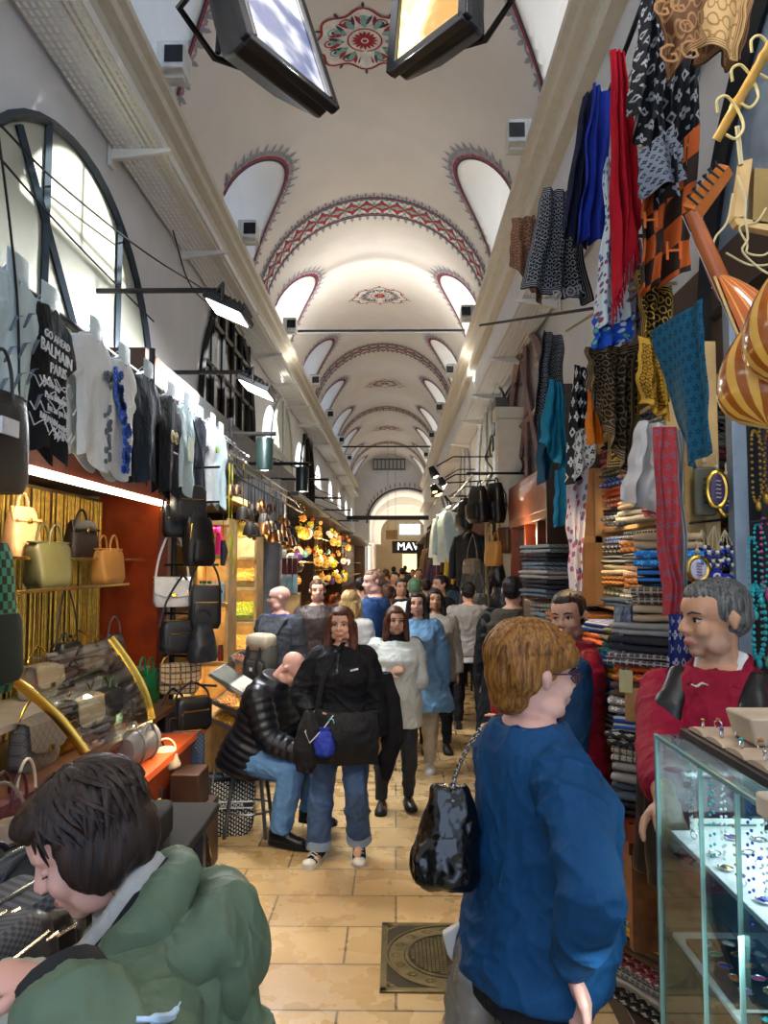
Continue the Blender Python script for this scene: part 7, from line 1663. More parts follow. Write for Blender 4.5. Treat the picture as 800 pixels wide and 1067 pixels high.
for q in (-.01, .008): b = MB(); b.box((gx + .16, gy1 - .0335, gz - .22 + q), (.14, .002, .005)); b.build('print_line', gry, o)
# ring tray and boxes on top of the case
r = thing('ring_tray', 'beige ring display tray with dark edges lying on the glass case', 'tray', (.86, 1.66, gz))
tx0, tx1, ty0, ty1 = gx + .05, 1.08, 1.28, gy1 - .03; zz = gz + .001
b = MB(); b.bx(tx0, tx1, ty0, ty1, zz, zz + .022); b.build('base', M('tray_brown', '2a1c18', .6), r, bevel=.003)
beg = M('ring_pad', 'c3a98c', .85)
for i in range(6):
    y = ty0 + .02 + (ty1 - ty0 - .04) * (i + .5) / 6
    b = MB(); rs = [[V((x, y + .046 * cos(a), zz + .024 + .012 * sin(a))) for a in [pi * q / 6 for q in range(7)]] for x in (tx0 + .012, tx1 - .012)]; b.rings(rs); b.build('pad_roll', beg, r)
ordr = ['first', 'second', 'third', 'fourth', 'fifth', 'sixth']
for i in range(6):
    y = ty0 + .02 + (ty1 - ty0 - .04) * (i + .5) / 6
    for j in range(10): jewel(0, tx0 + .03 + .038 * j, y + rnd.uniform(-.008, .008), zz + .034, 'ring', rnd, 'silver ring with a stone standing in the beige ring tray', 'rings in the ring tray')
b = MB(); b.rings([[V((1.0 + .5 * w * sx, 1.80 + .5 * d_ * sy, gz + .025 + zz_)) for sx, sy in ((-1, -1), (1, -1), (1, 1), (-1, 1))] for zz_, w, d_ in ((.0, .20, .14), (.075, .27, .19))]); 
PB_ = PY(790, 768, 1.78); b = MB(); b.rings([[V((PB_.x + .03 + .5 * w * sx, 1.74 + .5 * d_ * sy, zz + .037 + q_)) for sx, sy in ((-1, -1), (1, -1), (1, 1), (-1, 1))] for q_, w, d_ in ((.0, .16, .11), (.062, .19, .13))])
o = tag(b.build('gift_box', M('box_sand', 'c2ad92', .7), bevel=.006), 'sand coloured card box standing on the ring tray', 'box')
b = MB(); c = PY(800, 838, 1.36); b.box((c.x + .03, 1.32, gz + .022), (.11, .07, .04)); tag(b.build('gift_box', M('box_cream', 'd3c3aa', .7), bevel=.006), 'cream box at the near corner of the glass case', 'box')
# unseen fill light added under the tray to brighten the right stalls
area((1.2, 1.1, 4.4), (-.15, .5, -1), .2, 1.2, 24, NEUT)
# ================================================================ FURTHER DOWN, LEFT
def shopbox(name, label, side, y0, y1, depth, mback, ztop=3.0, counter=.85, shelves=(1.3, 1.75, 2.2), mc=None, cw=.45):
    """open stall along the wall: back panel, side panels, counter, shelf boards"""
    x0 = XL if side < 0 else XR; s = -side; r = thing(name, label, 'stall', (x0 + s * depth / 2, (y0 + y1) / 2, 0)); f = lambda a, c: (min(x0 + s * a, x0 + s * c), max(x0 + s * a, x0 + s * c))
    b = MB(); b.bx(*f(.02, .05), y0, y1, 0, ztop); b.build('back_panel', mback, r)
    for y in ((y0, y1 - .05) if y0 > 9 else (y1 - .05,)):
        b = MB(); b.bx(*f(.02, depth - .05), y, y + .05, 0, ztop); b.build('side_panel', wood_d, r)
    b = MB(); b.bx(*f(.05, depth + .02 + .28 * (side < 0 and y0 > 10)), y0 + .05, y1 - .05, ztop - .06, ztop); b.build('canopy_board', mc or dark_m, r)
    if counter:
        b = MB(); b.bx(*f(.05, depth + cw * .4), y0 + .06, y1 - .06, 0, counter); b.build('counter', mc or wood_r, r, bevel=.01)
    for z in shelves:
        b = MB(); b.bx(*f(.05, depth * .55), y0 + .06, y1 - .06, z - .025, z); b.build('shelf_board', wood_l, r, bevel=.003)
    return r
sb1 = shopbox('spice_stall', 'spice and sweets stall with lit shelves left of the walkers', -1, YP + .62, 9.6, .75, M('stall_cream', 'b99b62', .7, var=.2), 2.55, .62, (1.05, 1.38, 1.72, 2.05), wood_l)
def unit(name, label, px0, px1, y, d, pys, back, ztop):
    a, c = PY(px0, 600, y), PY(px1, 600, y); r = thing(name, label, 'shelf', ((a.x + c.x) / 2, y, 0)); zs = [PY(px0, q, y).z for q in pys]
    for x in (a.x, c.x): b = MB(); b.bx(x - .012, x + .012, y, y + d, 0, ztop); b.build('side_panel', wood_l, r)
    b = MB(); b.bx(a.x, c.x, y + d - .02, y + d, 0, ztop); b.build('back_panel', back, r)
    for z in zs: b = MB(); b.bx(a.x - .01, c.x + .01, y - .015, y + d, z - .035, z); b.build('shelf_board', wood_l, r, bevel=.003)
    for z in zs: area(((a.x + c.x) / 2, y + .08, z - .05), (0, .5, -1), (c.x - a.x) * .8, .04, 1.1, WARM)
    return zs
UA = unit('carton_shelf', 'pale wooden shelf unit with magenta packs and cartons past the hanging bags', 204, 237, 6.85, .35, (543, 578, 628, 690), M('stall_cream', 'b99b62', .7, var=.2), PY(204, 540, 6.85).z)
UB_ = unit('tray_shelf', 'lit shelf unit with four levels of loose sweets and nuts', 236, 266, 7.9, .4, (580, 612, 648, 684, 720), M('stall_cream', 'b99b62', .7, var=.2), PY(236, 545, 7.9).z)
# shelf goods read from the photograph
def heapm(n, c, c2):
    if n in MATS: return MATS[n]
    t = NT(n); vo = t.n('ShaderNodeTexVoronoi'); t.i(vo, 'Vector', t.coord()); vo.inputs['Scale'].default_value = 45
    t.bsdf(t.mix(t.ma('MODULO', t.ma('MULTIPLY', vo.outputs['Color'], 5.), 1.), srgb(c), srgb(c2)), .5, 0., t.bump(vo.outputs['Distance'], .8, .02)); MATS[n] = t.m; return t.m
TRY = [(1, 'e0c070', 'c89a3a', 'golden nuts'), (2, '7fae2e', 'b9c24a', 'green sweets'), (3, 'd9bb72', 'b98a3a', 'pale sweets'), (4, 'd88a3a', 'b5562a', 'orange dried fruit')]
for i, (lv, c, c2, nm) in enumerate(TRY):
    z = UB_[lv] + .001; x0, x1 = PY(237.5, 600, 7.9).x, PY(264.5, 600, 7.9).x; y = 7.9; r = thing('food_tray', 'glass-fronted tray of %s on the lit shelf unit' % nm, 'tray', ((x0 + x1) / 2, y, z))
    b = MB(); b.bx(x0, x1, y + .02, y + .30, z, z + .01); b.bx(x0, x1, y + .02, y + .03, z, z + .03); b.build('tray', wood_l, r)
    b = MB(); b.bx(x0, x1, y + .012, y + .018, z, z + .17); b.build('front_glass', glass('tray_glass', (.95, .96, .93), .15, .02, .95), r)
    b = MB(); b.sheet(lambda u, v: (x0 + .01 + (x1 - x0 - .02) * u, y + .035 + .25 * v, z + .06 + .13 * v + .012 * NZ.noise(V((u * 14, v * 9, i)))), 30, 12, .01); b.sheet(lambda u, v: (x0 + .01 + (x1 - x0 - .02) * u, y + .034, z + .01 + .055 * v), 20, 3, .006); b.build('heap', heapm('heap_' + nm.split()[0], c, c2), r)['kind'] = 'stuff'
def jar(px, z, x, w, h, m, ml, label, grp, cyl=True):
    p = PY(px, 600, 6.95 if x == 0 else 9.8); p.z = z; r = thing('jar' if cyl else 'carton', label, 'jar' if cyl else 'box', p, 0, grp); b = MB()
    if cyl: b.lathe([(.001, 0), (w / 2, 0), (w / 2, h * .8), (w * .4, h * .86), (.001, h * .86)], p, 14)
    else: b.bx(p.x - w / 2, p.x + w / 2, p.y - w / 2, p.y + w / 2, p.z, p.z + h * .86)
    b.build('body', m, r, bevel=0 if cyl else .004); b = MB()
    b.lathe([(.001, h * .86), (w * .42, h * .86), (w * .42, h), (.001, h)], p, 14) if cyl else b.bx(p.x - w * .42, p.x + w * .42, p.y - w * .42, p.y + w * .42, p.z + h * .86, p.z + h); b.build('lid', ml, r)
pk = M('pack_magenta', 'c42076', .25); wl = M('pack_white', 'c9d4da', .35); bl = M('pack_blue', '8fb6cc', .35); gl2 = M('lid_green', '2c5a3a', .4)
for i, px in enumerate((210, 219, 228, 213, 225)): jar(px, UA[1] + .001 + (.20 if i > 2 else 0), 0, .07, .198 if i < 3 else .07, pk, pk, 'magenta pack on the top spice shelf, ' + ['left', 'middle', 'right', 'small left', 'small right'][i] + ' one', 'magenta packs')
for i in range(6): jar(208.5 + 4.8 * i, UA[2] + .001, 0, .036, .19, bl if i % 2 else wl, gl2 if i < 3 else wl, 'pale blue and white carton on the middle spice shelf', 'pale cartons on the spice shelf', False)
for i in range(4): jar(210 + 7 * i, UA[3] + .001, 0, .05, .14, gl2 if i < 2 else M('jar_red', '7a2a20', .3), gl2, ['dark green', 'second dark green', 'dark red', 'second dark red'][i] + ' jar standing on the lowest board of the carton shelf', 'jars behind the cartons')
r = thing('carton_stand', 'small stand holding cartons at the far end of the spice stall', 'stand', (PY(302, 600, 9.8).x, 9.8, 0)); b = MB(); b.box((PY(302, 600, 9.8).x, 9.8, .74), (.26, .2, 1.48)); b.build('block', wood_l, r, bevel=.01)
for i in range(6): jar(296.5 + 5.5 * (i % 3), 1.481 + .241 * (i // 3), 1, .06, .24, M('box_aqua', '9cc3c8', .4) if i < 3 else M('box_wine', '6a2a2c', .4), wl, ('aqua' if i < 3 else 'wine red') + ' carton stacked at the far end of the spice stall', ('aqua' if i < 3 else 'wine') + ' cartons at the far end', False)
for i, (px, py, c, c2, nm) in enumerate([(247, 735, 'd9a02a', 'c4561f', 'orange and yellow sweets'), (262, 712, 'a8a83a', 'c27a2a', 'green and amber sweets'), (245, 752, 'd98a1a', 'e0b040', 'saffron coloured sweets'), (262, 690, '9a7a4a', 'b5482a', 'mixed spices')]):
    p = PX(px, py, -1.32); r = thing('sweets_tray', 'slanted tray of %s at the front of the spice stall' % nm, 'tray', p); R = ROTY(25)
    b = MB(); b.box(p, (.34, .5, .03), R); b.build('tray', M('tray_steel', '9a9a96', .3, .7), r)
    b = MB(); b.sheet(lambda u, v: p + R @ V((-.15 + .30 * u, -.23 + .46 * v, .02 + .07 * sin(pi * u) ** .6 * sin(pi * v) ** .6 + .008 * NZ.noise(V((u * 12, v * 18, i))))), 14, 18, .008); b.build('heap', heapm('sweet_%d' % i, c, c2), r)['kind'] = 'stuff'
b = MB(); b.box(PX(243, 708, -1.25), (.03, .5, .30), ROTY(-60)); tag(b.build('price_board', M('board_pale', 'bdb8a8', .5), bevel=.004), 'tilted pale board over the sweets trays', 'board')
b = MB(); P = [PX(px, py, -1.28) for px, py in ((222, 700), (235, 705), (250, 730), (262, 760))]; b.sheet(lambda u, v: (P[0].lerp(P[3], v) + V((.12 * sin(pi * v * .9), (u - .5) * .9 + .3, .0))), 6, 14, .005); tag(b.build('sneeze_guard', glass('counter_glass2', (.94, .96, .95), .2)), 'curved glass guard in front of the sweets trays', 'glass guard')
# hanging copper bells and lanterns over the spice stall
rr = thing('hook_rail', 'black rail with wire hooks above the spice stall', 'rail', (-1.45, 8, 2.75)); BARS = [(-1.5, 2.86), (-1.40, 2.72), (-1.32, 2.58)]
for x, z in BARS: b = MB(); b.cyl((x, 6.4, z), (x, 10.8, z), .012, 8); b.build('bar', black_m, rr)
for y in (6.6, 10.6): b = MB(); b.tube([(XL + .02, y, 2.9), (-1.5, y, 2.87), (-1.40, y, 2.72), (-1.31, y, 2.57)], .012, 6); b.build('bracket', black_m, rr)
for i in range(7):
    b = MB(); c = V((-1.5, 6.7 + .16 * i, 2.93)); b.tube([c + V((.03 * cos(a), 0, .035 * sin(a) - .02)) for a in [.4 + 2 * pi * k / 14 for k in range(12)]], .005, 6); b.build('hook', chrome, rr)
cop = M('copper', 'a5683a', .3, .9, var=.2); lamp_y = M('lantern_yellow', 'c9a23a', .35, .5)
brz = M('bronze', '5d4632', .35, .8); iron = M('aged_iron', '34302c', .5, .6)
pb = thing('hanging_bell', 'small metal bell', 'bell', (0, 0, -50)); 
def bell_proto(m, nm):
    r = thing('hanging_bell', nm, 'bell', (0, 0, 0)); b = MB(); b.lathe([(.001, 0), (.062, -.0), (.055, .03), (.045, .075), (.025, .105), (.001, .11)], (0, 0, -.11), 14); b.build('dome', m, r, world=False)
    b = MB(); b.tube([V((0, 0, 0)), V((.004, 0, .15)), V((0, 0, .30))], .004, 5); b.build('chain', iron, r, world=False); b = MB(); b.ell((0, 0, -.12), .018, 8); b.build('clapper', gold, r, world=False); return r
D.objects.remove(pb)
rnd = random.Random(33); n_ = 0
for m, nm, grp in ((cop, 'copper bell hanging among the bells over the spice stall', 'copper bells'), (brz, 'bronze bell hanging among the bells over the spice stall', 'bronze bells'), (iron, 'dark iron bell hanging among the bells over the spice stall', 'iron bells')):
    pr = bell_proto(m, nm); pr['group'] = grp
    for i in range(11):
        sc = rnd.uniform(.8, 1.25); x, z = rnd.choice(BARS); loc = (x, 6.9 + rnd.uniform(0, 3.2), z - .30 * sc)
        if i == 0: pr.location = loc; pr.scale = (sc,) * 3
        else: dup(pr, loc, rnd.uniform(0, 90), nm, grp, sc)
for i, (px, py) in enumerate(((253, 551), (283, 556), (298, 566))):
    p = PX(px, py, -1.5); r = thing('brass_pan', ['first', 'second', 'third'][i] + ' round brass pan hanging in a row below the bells', 'pan', p, 0, 'brass pans below the bells')
    b = MB(); b.lathe([(.001, -.03), (.09, -.02), (.10, .03), (.095, .03), (.085, -.012), (.001, -.02)], p, 20, ROTX(70)); b.build('bowl', lamp_y, r); b = MB(); b.tube([p + V((0, .0, .09)), p + V((0, 0, .2)), V((p.x, p.y, 2.865))], .007, 6); b.build('handle', lamp_y, r)
for i, (px, py, m) in enumerate([(183 + 0, 0, None)][:0]): pass
for i, (px, py, c) in enumerate([(238, 565, 'b7b82a'), (232, 575, '2a2a30'), (241, 585, 'c2b43a')]):
    p = PX(px, py, -1.5); b = MB(); b.tube([V((p.x, p.y, 2.865)), p + V((0, 0, .13))], .004, 5); b.tube([p + V((0, 0, .10)), p + V((.01, .01, 0)), p + V((0, 0, -.12))], [.02, .035, .02], 8); tag(b.build('spice_sachet', M('sachet_' + c, c, .5)), ['lime', 'black', 'yellow'][i] + ' sachet string hanging at the shelf end of the spice stall', 'sachet')
r = thing('shop_pillar', 'grey pillar cabinet between the spice stall and the lamp stalls', 'pillar', (-1.7, 10.6, 0)); b = MB(); b.bx(XL + .01, -1.55, 10.3, 10.9, 0, 3.0); b.build('body', M('pillar_grey', '77797c', .6), r, bevel=.01); b = MB(); b.bx(-1.55, -1.535, 10.36, 10.84, 1.9, 2.9); b.build('door', M('door_grey', '9b9da0', .5), r)
# lamp stalls: glowing coloured lamps
s2 = shopbox('lamp_stall', 'nearer lamp stall glowing gold past the grey pillar', -1, 11.0, 16.5, .7, M('stall_gold', '8a6428', .6, var=.3), 2.9, .8, (1.25, 1.7, 2.15)); s3 = shopbox('lamp_stall', 'farther lamp stall glowing gold beyond the first', -1, 16.7, 25.0, .7, M('stall_gold', '8a6428', .6, var=.3), 2.9, .8, (1.25, 1.7, 2.15))
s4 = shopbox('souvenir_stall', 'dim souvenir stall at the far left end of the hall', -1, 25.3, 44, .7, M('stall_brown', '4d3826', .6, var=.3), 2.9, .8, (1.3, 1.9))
LC = [('amber', 'e8953a', 1.1), ('gold', 'f0bc55', 1.4), ('lemon', 'dccb3a', 1.1), ('red', 'b5321f', .6), ('turquoise', '2f8f98', .6), ('white', 'ffe6c0', 1.7), ('violet', '6f4a90', .5)]
rnd = random.Random(44)
def mosaic(n, c, st):
    t = NT(n); vo = t.n('ShaderNodeTexVoronoi'); t.i(vo, 'Vector', t.coord()); vo.inputs['Scale'].default_value = 26
    k = t.ramp(vo.outputs['Distance'], .75, .25); cc = t.mix(t.ma('MODULO', t.ma('MULTIPLY', vo.outputs['Color'], 9.), 1.), srgb(c), t.mix(.5, srgb(c), srgb('8a3a18')))
    t.bsdf(cc, .25, 0., None, .5, Emission_Color=cc, Emission_Strength=t.ma('MULTIPLY', k, st)); return t.m
for nm, c, st in LC:
    lab = nm + ' glass lamp glowing in the lamp stalls'; pr = thing('mosaic_lamp', lab, 'lamp', (0, 0, 0), 0, nm + ' lamps in the lamp stalls')
    b = MB(); b.ell((0, 0, 0), (.10, .10, .105), 14); b.build('globe', mosaic('lamp_' + nm, c, st), pr, world=False); b = MB(); b.lathe([(.001, .15), (.03, .14), (.055, .10), (.05, .088), (.001, .09)], n=12); b.build('cap', gold, pr, world=False)
    b = MB(); b.cyl((0, 0, .14), (0, 0, .5), .006, 5); b.build('cord', gold, pr, world=False)
    for i in range({'amber': 16, 'gold': 18, 'lemon': 12, 'white': 12}.get(nm, 5)):
        sc = rnd.uniform(.35, 1.0); tp_ = rnd.choice((2.84, 2.36, 1.88)); loc = (-1.5 - rnd.uniform(-.05, .05) - (.1 if tp_ == 1.88 else 0), rnd.uniform(11.2, 24.5), tp_ - .5 * sc)
        if i == 0: pr.location = loc; pr.scale = (sc,) * 3
        else: dup(pr, loc, 0, lab, None, sc)
for z, x in ((2.36, -1.5), (1.88, -1.6)):
    b = MB(); b.cyl((x, 11.1, z), (x, 24.6, z), .012, 6)
    for y in (11.3, 16.4, 20, 24.4): b.cyl((x, y, z), (XL + .06, y, z), .01, 6)
    tag(b.build('lamp_rail', gold), ('upper' if z > 2 else 'lower') + ' brass rail from which the small lamps hang', 'rail')
for y in (12.2, 14.6, 17.6, 20.5, 23.5): point((-1.35, y, 2.0), 26, WARM, .15)
for y in (28, 33, 38, 42): point((-1.2, y, 2.4), 30, WARM, .2)
rnd = random.Random(45)
for nm, m, prof in (('brass jug', gold, [(.001, 0), (.06, 0), (.09, .08), (.05, .16), (.03, .22), (.045, .26), (.001, .26)]), ('copper pot', cop, [(.001, 0), (.07, 0), (.10, .06), (.10, .12), (.07, .17), (.001, .17)]), ('painted bowl', M('bowl_blue', '2d5f8f', .25), [(.001, 0), (.05, 0), (.12, .08), (.115, .085), (.04, .02), (.001, .02)])):
    pr = tag(MB().lathe(prof, n=14).build(nm.replace(' ', '_'), m), nm + ' on the shelves of the lamp stalls', nm.split()[1], nm + 's on the lamp stall shelves')
    for i in range(12):
        o = pr if i == 0 else pr.copy()
        if i: COL.objects.link(o)
        o.location = (-1.98 if i % 2 else -1.75, rnd.uniform(11.2, 24.6), 1.702 if i % 2 else .802); o.scale = (1.2,) * 3
# further down left: signs, round lamps, awning arms
for i, (y, z) in enumerate(((12.5, 3.25), (15.5, 3.2), (19, 3.2), (23, 3.15))):
    b = MB(); b.cyl((XL, y, z), (-1.1, y, z - .02), .02, 8); b.cyl((XL, y, z + .5), (-1.25, y, z + .02), .01, 6); tag(b.build('awning_arm', black_m), 'black awning arm over the ' + ['first lamps', 'middle of the lamp stalls', 'end of the lamp stalls', 'souvenir stall'][i], 'awning arm')
# ================================================================ FURTHER DOWN, RIGHT
mv = M('mauve_wood', '8d6f69', .5); pan = M('panel_rose', '9a5a48', .4)
r = thing('wooden_facade', 'rose brown wooden shop front under the mauve arched window', 'shop front', (1.45, 7.8, 0))
b = MB(); b.bx(1.40, 1.60, 6.9, 9.5, 2.28, 2.78); b.build('sign_panel', pan, r, bevel=.01); b = MB(); b.bx(1.385, 1.40, 7.0, 9.4, 2.36, 2.70); b.build('panel_inset', M('panel_rose_light', 'a5664f', .35), r, bevel=.004)
for y in (6.95, 7.6, 8.3, 9.3): b = MB(); b.bx(1.40, 1.52, y, y + .09, 0, 2.28); b.build('post', wood_r, r, bevel=.004)
b = MB(); b.bx(1.5, 1.506, 7.0, 9.3, .5, 2.28); b.build('pane', glass('shop_pane', (.9, .9, .88), .2), r)
b = MB(); b.bx(1.42, 1.58, 7.0, 9.3, 0, .5); b.build('base_panel', wood_r, r); b = MB(); b.bx(XR - .03, XR - .005, 6.9, 9.5, 0, 2.3); b.build('back_panel', M('gold_back', '9a7a3c', .6, var=.3), r)
rnd = random.Random(50)
for i in range(10):
    pr = MB().lathe([(.001, 0), (.04, 0), (.055, .07), (.02, .16), (.03, .2), (.001, .2)], n=12).build('vase', [gold, cop, brz][i % 3]); tag(pr, ['gold', 'copper', 'bronze'][i % 3] + ' vase behind the glass of the rose brown shop front', 'vase', ['gold', 'copper', 'bronze'][i % 3] + ' vases in the shop window'); pr.location = (1.57, 7.1 + .23 * i, (1.05, 1.5)[i % 2] + .006)
for z in (1.05, 1.5): b = MB(); b.bx(1.515, 1.625, 7.0, 9.3, z - .015, z + .005); tag(b.build('window_shelf', wood_l), ('lower' if z < 1.2 else 'upper') + ' pale shelf behind the glass of the rose brown shop front', 'shelf')
point((1.2, 8.2, 2.15), 10, WARM)
r = thing('shop_pilaster', 'cream painted pilaster beyond the rose brown shop front', 'pilaster', (1.4, 9.8, 0)); b = MB(); b.bx(1.30, XR - .01, 9.7, 9.95, 0, 3.7); b.build('shaft', beige, r, bevel=.01); b = MB(); b.bx(1.27, XR - .01, 9.67, 9.98, 3.7, 3.85); b.build('capital', beige, r, bevel=.01)
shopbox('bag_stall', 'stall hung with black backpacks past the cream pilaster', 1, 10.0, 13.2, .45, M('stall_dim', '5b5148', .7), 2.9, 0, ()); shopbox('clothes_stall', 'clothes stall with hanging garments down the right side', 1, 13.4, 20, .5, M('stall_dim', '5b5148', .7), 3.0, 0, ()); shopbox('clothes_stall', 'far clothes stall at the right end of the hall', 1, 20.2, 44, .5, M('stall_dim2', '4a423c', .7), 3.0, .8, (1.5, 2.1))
br_ = thing('bag_rail', 'black rails carrying backpacks and bags past the cream pilaster', 'rail', (1.15, 11, 2.9))
for x in (.98, 1.2): b = MB(); b.cyl((x, 9.6, 2.98), (x, 13.2, 2.98), .014, 8); b.build('bar', black_m, br_)
for y in (9.7, 13.0): b = MB(); b.cyl((.9, y, 3.0), (XR, y, 3.0), .016, 8); b.build('bracket', black_m, br_)
BK = [(498, 545, .34, .46, 'large black backpack hanging at the head of the bag stall', blk_l, .98, 'backpack'), (484, 552, .26, .40, 'narrow striped black backpack left of the large one', LE('coal', '24252a'), .98, 'backpack'), (516, 545, .3, .5, 'black backpack in shade right of the large one', LE('pitch', '121316'), 1.2, 'backpack'), (514, 590, .24, .3, 'tan and black hand bag hanging below the backpacks', cara, 1.15, 'tote'), (527, 575, .25, .3, 'small brown box bag hanging below the backpacks', LE('walnut', '5a3c26'), 1.22, 'camera'), (518, 610, .26, .3, 'round black bag hanging on the lower rail', blk_l, 1.12, 'pouch'),
      (521, 640, .38, .36, 'dark grey slouch bag hanging low on the bag stall', LE('slate', '23272e'), 1.15, 'pouch'), (524, 668, .36, .26, 'black satchel hanging under the slouch bag', blk_l, 1.15, 'flap'), (505, 660, .3, .3, 'black zipped bag beside the satchel', LE('jet', '191a1d'), 1.08, 'camera'), (498, 640, .26, .26, 'grey bag on the display of small bags', LE('ash', '6a6a68'), 1.05, 'camera'), (492, 600, .24, .22, 'taupe bag at the far end of the bag stall', taupe, 1.0, 'camera'), (520, 690, .36, .3, 'bulky black bag lowest on the bag stall', LE('pitch', '121316'), 1.1, 'duffle')]
for px, py, w, h, lab, m, x, k in BK:
    p = PX(px, py, x); y = min(13, max(9.6, p.y)); p = PY(px, py, y); bag(k, w, h, .16, m, (p.x, y, p.z), -60, lab, strap=.3)
for i, (px, y) in enumerate(((508, 10.2), (530, 9.9))):
    p = PY(px, 650, y); b = MB(); b.cyl((p.x, y, 0), (p.x, y, 2.6), .03, 10); tag(b.build('display_pole', M('pole_cream', 'b9a878', .4)), ['cream pole among the small bags', 'second cream pole nearer the pilaster'][i], 'pole')
# garments
GA = [(461, 560, 12.5, 'white jacket hanging first on the clothes rail', 'd0d6d6'), (467, 556, 12.0, 'pale ice blue jacket lit by the lamp', 'bcd2d4'), (455, 565, 15, 'black coat at the far end of the clothes rail', '15161a'), (479, 575, 12.2, 'dark grey coat on the second rail', '3a3b3f'), (484, 578, 11.8, 'bright yellow jacket on the second rail', 'd4ae1c'), (489, 580, 11.4, 'charcoal jacket beside the yellow one', '26282c'), (474, 580, 12.8, 'maroon jacket on the second rail', '5a1c26'), (466, 600, 13.2, 'black puffer coat hanging low', '101114'), (459, 605, 14.2, 'dark purple garment hanging low', '3a2440'), (496, 610, 10.9, 'grey leather jacket hanging low by the poles', '4a4c50'), (473, 640, 11.5, 'dark teal puffer jacket on a stand beside the walkers', '1f3a48'), (452, 590, 17, 'brown coat far down the right side', '5a4434'), (448, 585, 20, 'tan garment far down the right side', '8a7254'), (450, 560, 22, 'black garment high on the far right', '17181c')]
def hang(label, px, py, y, col):
    p = PY(px, py, y); r = thing('hanging_garment', label, 'garment', (p.x, y, p.z - .45), -70 + (px % 5) * 9, 'garments on the right side'); m = cloth('garm_' + col, col, .6)
    b = MB(); rs = []
    for z, w, d in ((0, .24, .10), (.2, .23, .10), (.45, .22, .10), (.66, .23, .09), (.76, .20, .07), (.80, .08, .05)): rs.append([V((w * cos(a), d * sin(a) * (1 + .25 * sin(5 * a + z * 4)), z)) for a in [2 * pi * k / 24 for k in range(24)]])
    b.rings(rs); b.build('body', m, r, world=False)
    for o in (-1, 1): b = MB(); b.tube([V((o * .19, 0, .74)), V((o * .27, 0, .5)), V((o * .29, -.03, .12))], [.06, .065, .055], 12); b.build('sleeve', m, r, world=False)
    b = MB(); b.tube([V((-.12, 0, .79)), V((0, 0, .85)), V((.12, 0, .79))], .008, 6); b.tube([V((0, 0, .85)), V((.0, 0, .90)), V((.03, 0, .93)), V((.0, 0, .96))], .005, 6); b.build('hanger', black_m, r, world=False)
    if 'low' in label or 'stand' in label: b = MB(); b.cyl((p.x + .02, y, 0), (p.x + .02, y, p.z + .5), .015, 8); b.build('stand_pole', black_m, r)
for px, py, y, lab, col in GA: hang(lab, px, py, y, col)
for i, (x, y0, y1, z) in enumerate(((.75, 11, 15, 3.02), (.95, 10.6, 13.3, 2.75), (.75, 14.5, 23, 2.6))):
    b = MB(); b.cyl((x, y0, z), (x, y1, z), .014, 8)
    for y in (y0 + .05, y1 - .05): b.cyl((x, y, z), (XR, y, z + .05), .012, 6)
    tag(b.build('clothes_rail', black_m), ['high', 'middle', 'far'][i] + ' black clothes rail on the right side', 'rail')
# clip lamps glowing over the clothes
for i, (px, py, y, w) in enumerate(((453, 495, 12.5, 1), (455, 514, 12.2, 0), (466, 526, 12.6, 1), (462, 505, 15, 1))):
    p = PY(px, py, y); r = thing('spotlight', ['upper clip spotlight over the clothes stall', 'yellow glowing dish lamp over the clothes stall', 'small white spotlight above the pale jackets', 'farther clip spotlight over the clothes stall'][i], 'spotlight', p)
    b = MB(); b.lathe([(.001, .16), (.05, .15), (.07, .05), (.12 if not w else .08, -.03), (.11 if not w else .07, -.03), (.05, .05), (.001, .06)], p, 14, ROTY(-25)); b.build('shade', black_m, r)
    b = MB(); b.ell(p + V((-.0, -.02, -.0)), (.08, .08, .05) if not w else .05, 10); b.build('bulb', emis('bulb_yellow', 'ffd873', 9.) if not w else led, r); b = MB(); b.tube([p + V((.02, 0, .14)), p + V((.3, 0, .3)), V((XR, y, p.z + .3))], .012, 6); b.build('arm', black_m, r)
    point(p + V((-.05, -.05, -.15)), 22 if not w else 16, (1, .8, .5) if not w else NEUT, .06)
for y in (17, 21, 26, 31, 37): point((.9, y, 2.7), 24, WARM if y % 2 else NEUT, .2)
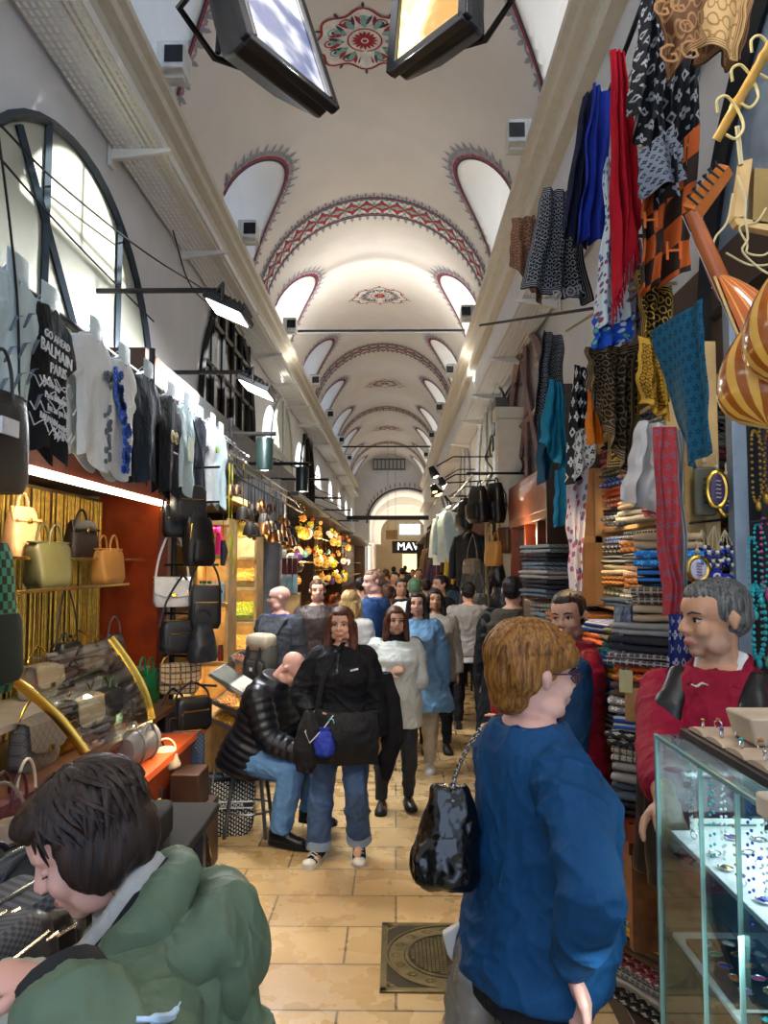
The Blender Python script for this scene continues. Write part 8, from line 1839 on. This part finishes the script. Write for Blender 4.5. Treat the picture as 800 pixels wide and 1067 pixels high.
# cable bundles on the right wall
rnd = random.Random(60)
for i, (px, y) in enumerate(((520, 10.5), (528, 10.2), (512, 11.2), (536, 9.4))):
    P = [PX(px + rnd.uniform(-6, 6) + 4 * sin(k * 1.7 + i), 400 + k * 13, XR - .07) for k in range(9)]; b = MB(); b.tube(sm(P, 4), .018, 6); tag(b.build('cable', cable), ['thick cable falling by the pilaster', 'second cable falling by the pilaster', 'cable looping down the wall past the pilaster', 'cable beside the mauve window'][i], 'cable')
for i, (px, py, rr_) in enumerate(((512, 465, .22), (520, 450, .3))):
    c = PX(px, py, XR - .1); b = MB(); b.tube([c + V((0, rr_ * cos(a), rr_ * .8 * sin(a))) for a in [2 * pi * k / 24 for k in range(24)]], .014, 6, closed=True); tag(b.build('cable', cable), ['small', 'large'][i] + ' coil of black cable hanging on the right wall', 'cable')
c = PX(521, 428, XR - .12); b = MB(); b.box(c, (.2, .5, .3)); tag(b.build('junction_box', M('box_grey', '5a5a58', .6), bevel=.01), 'grey junction box high on the right wall by the cables', 'junction box')
# end of the hall: beams, sign, gallery
b = MB(); b.bx(XL + .1, XR - .1, 36, 36.12, 3.9, 4.1); tag(b.build('cross_beam', dark_m), 'dark beam spanning the hall before the end wall', 'beam')
r = thing('shop_sign', 'black shop sign with white letters under the far arch', 'sign', (.9, 44.6, 2.6)); b = MB(); b.bx(-.2, 1.9, 44.5, 44.62, 2.45, 3.15); b.build('board', black_m, r); text('MAVİ', .62, emis('sign_white', 'ffffff', 2.), (.85, 44.48, 2.82), (1, 0, 0), (0, 0, 1), r, 'lettering', .01)
b = MB(); b.bx(.4, 2.4, 44.7, 44.8, 0, 2.4); tag(b.build('shop_window', emis('window_lemon', 'f2e6a8', 1.3)), 'bright lemon lit shop window under the far sign', 'shop window')
b = MB(); b.bx(-.5, .1, 40, 40.06, 3.1, 3.6); b.cyl((-.4, 40.03, 3.6), (-.4, 40.03, 8.24), .012, 5); b.cyl((0, 40.03, 3.6), (0, 40.03, 8.2), .012, 5); tag(b.build('hanging_sign', M('sign_tan', 'a5865a', .6)), 'small tan sign hanging before the far arch', 'sign')
b = MB(); b.bx(XL + .86, XL + .92, 43, 44.4, 0, 3.0); tag(b.build('lit_panel', emis('panel_ivory', 'fff2cf', 1.6)), 'ivory lit panel at the left end of the hall', 'panel')
b = MB(); c = V((-.37, 44.9, 7.68))
for q in (-.3, .3): b.box(c + V((0, 0, q)), (1.9, .05, .07))
for q in range(9): b.box(c + V((-.92 + .23 * q, 0, 0)), (.06, .05, .6))
tag(b.build('grille', M('grille_frame', '4c5868', .6)), 'dark framed grille under the crown of the last vault', 'grille')
# small red bag carried by the dark olive fleece
p = PY(520, 735, 6.45); bag('tote', .16, .2, .1, M('bag_red', 'a3162a', .4), (p.x, 6.35, p.z - .05), 10, 'small red bag low beside the man in dark olive fleece')
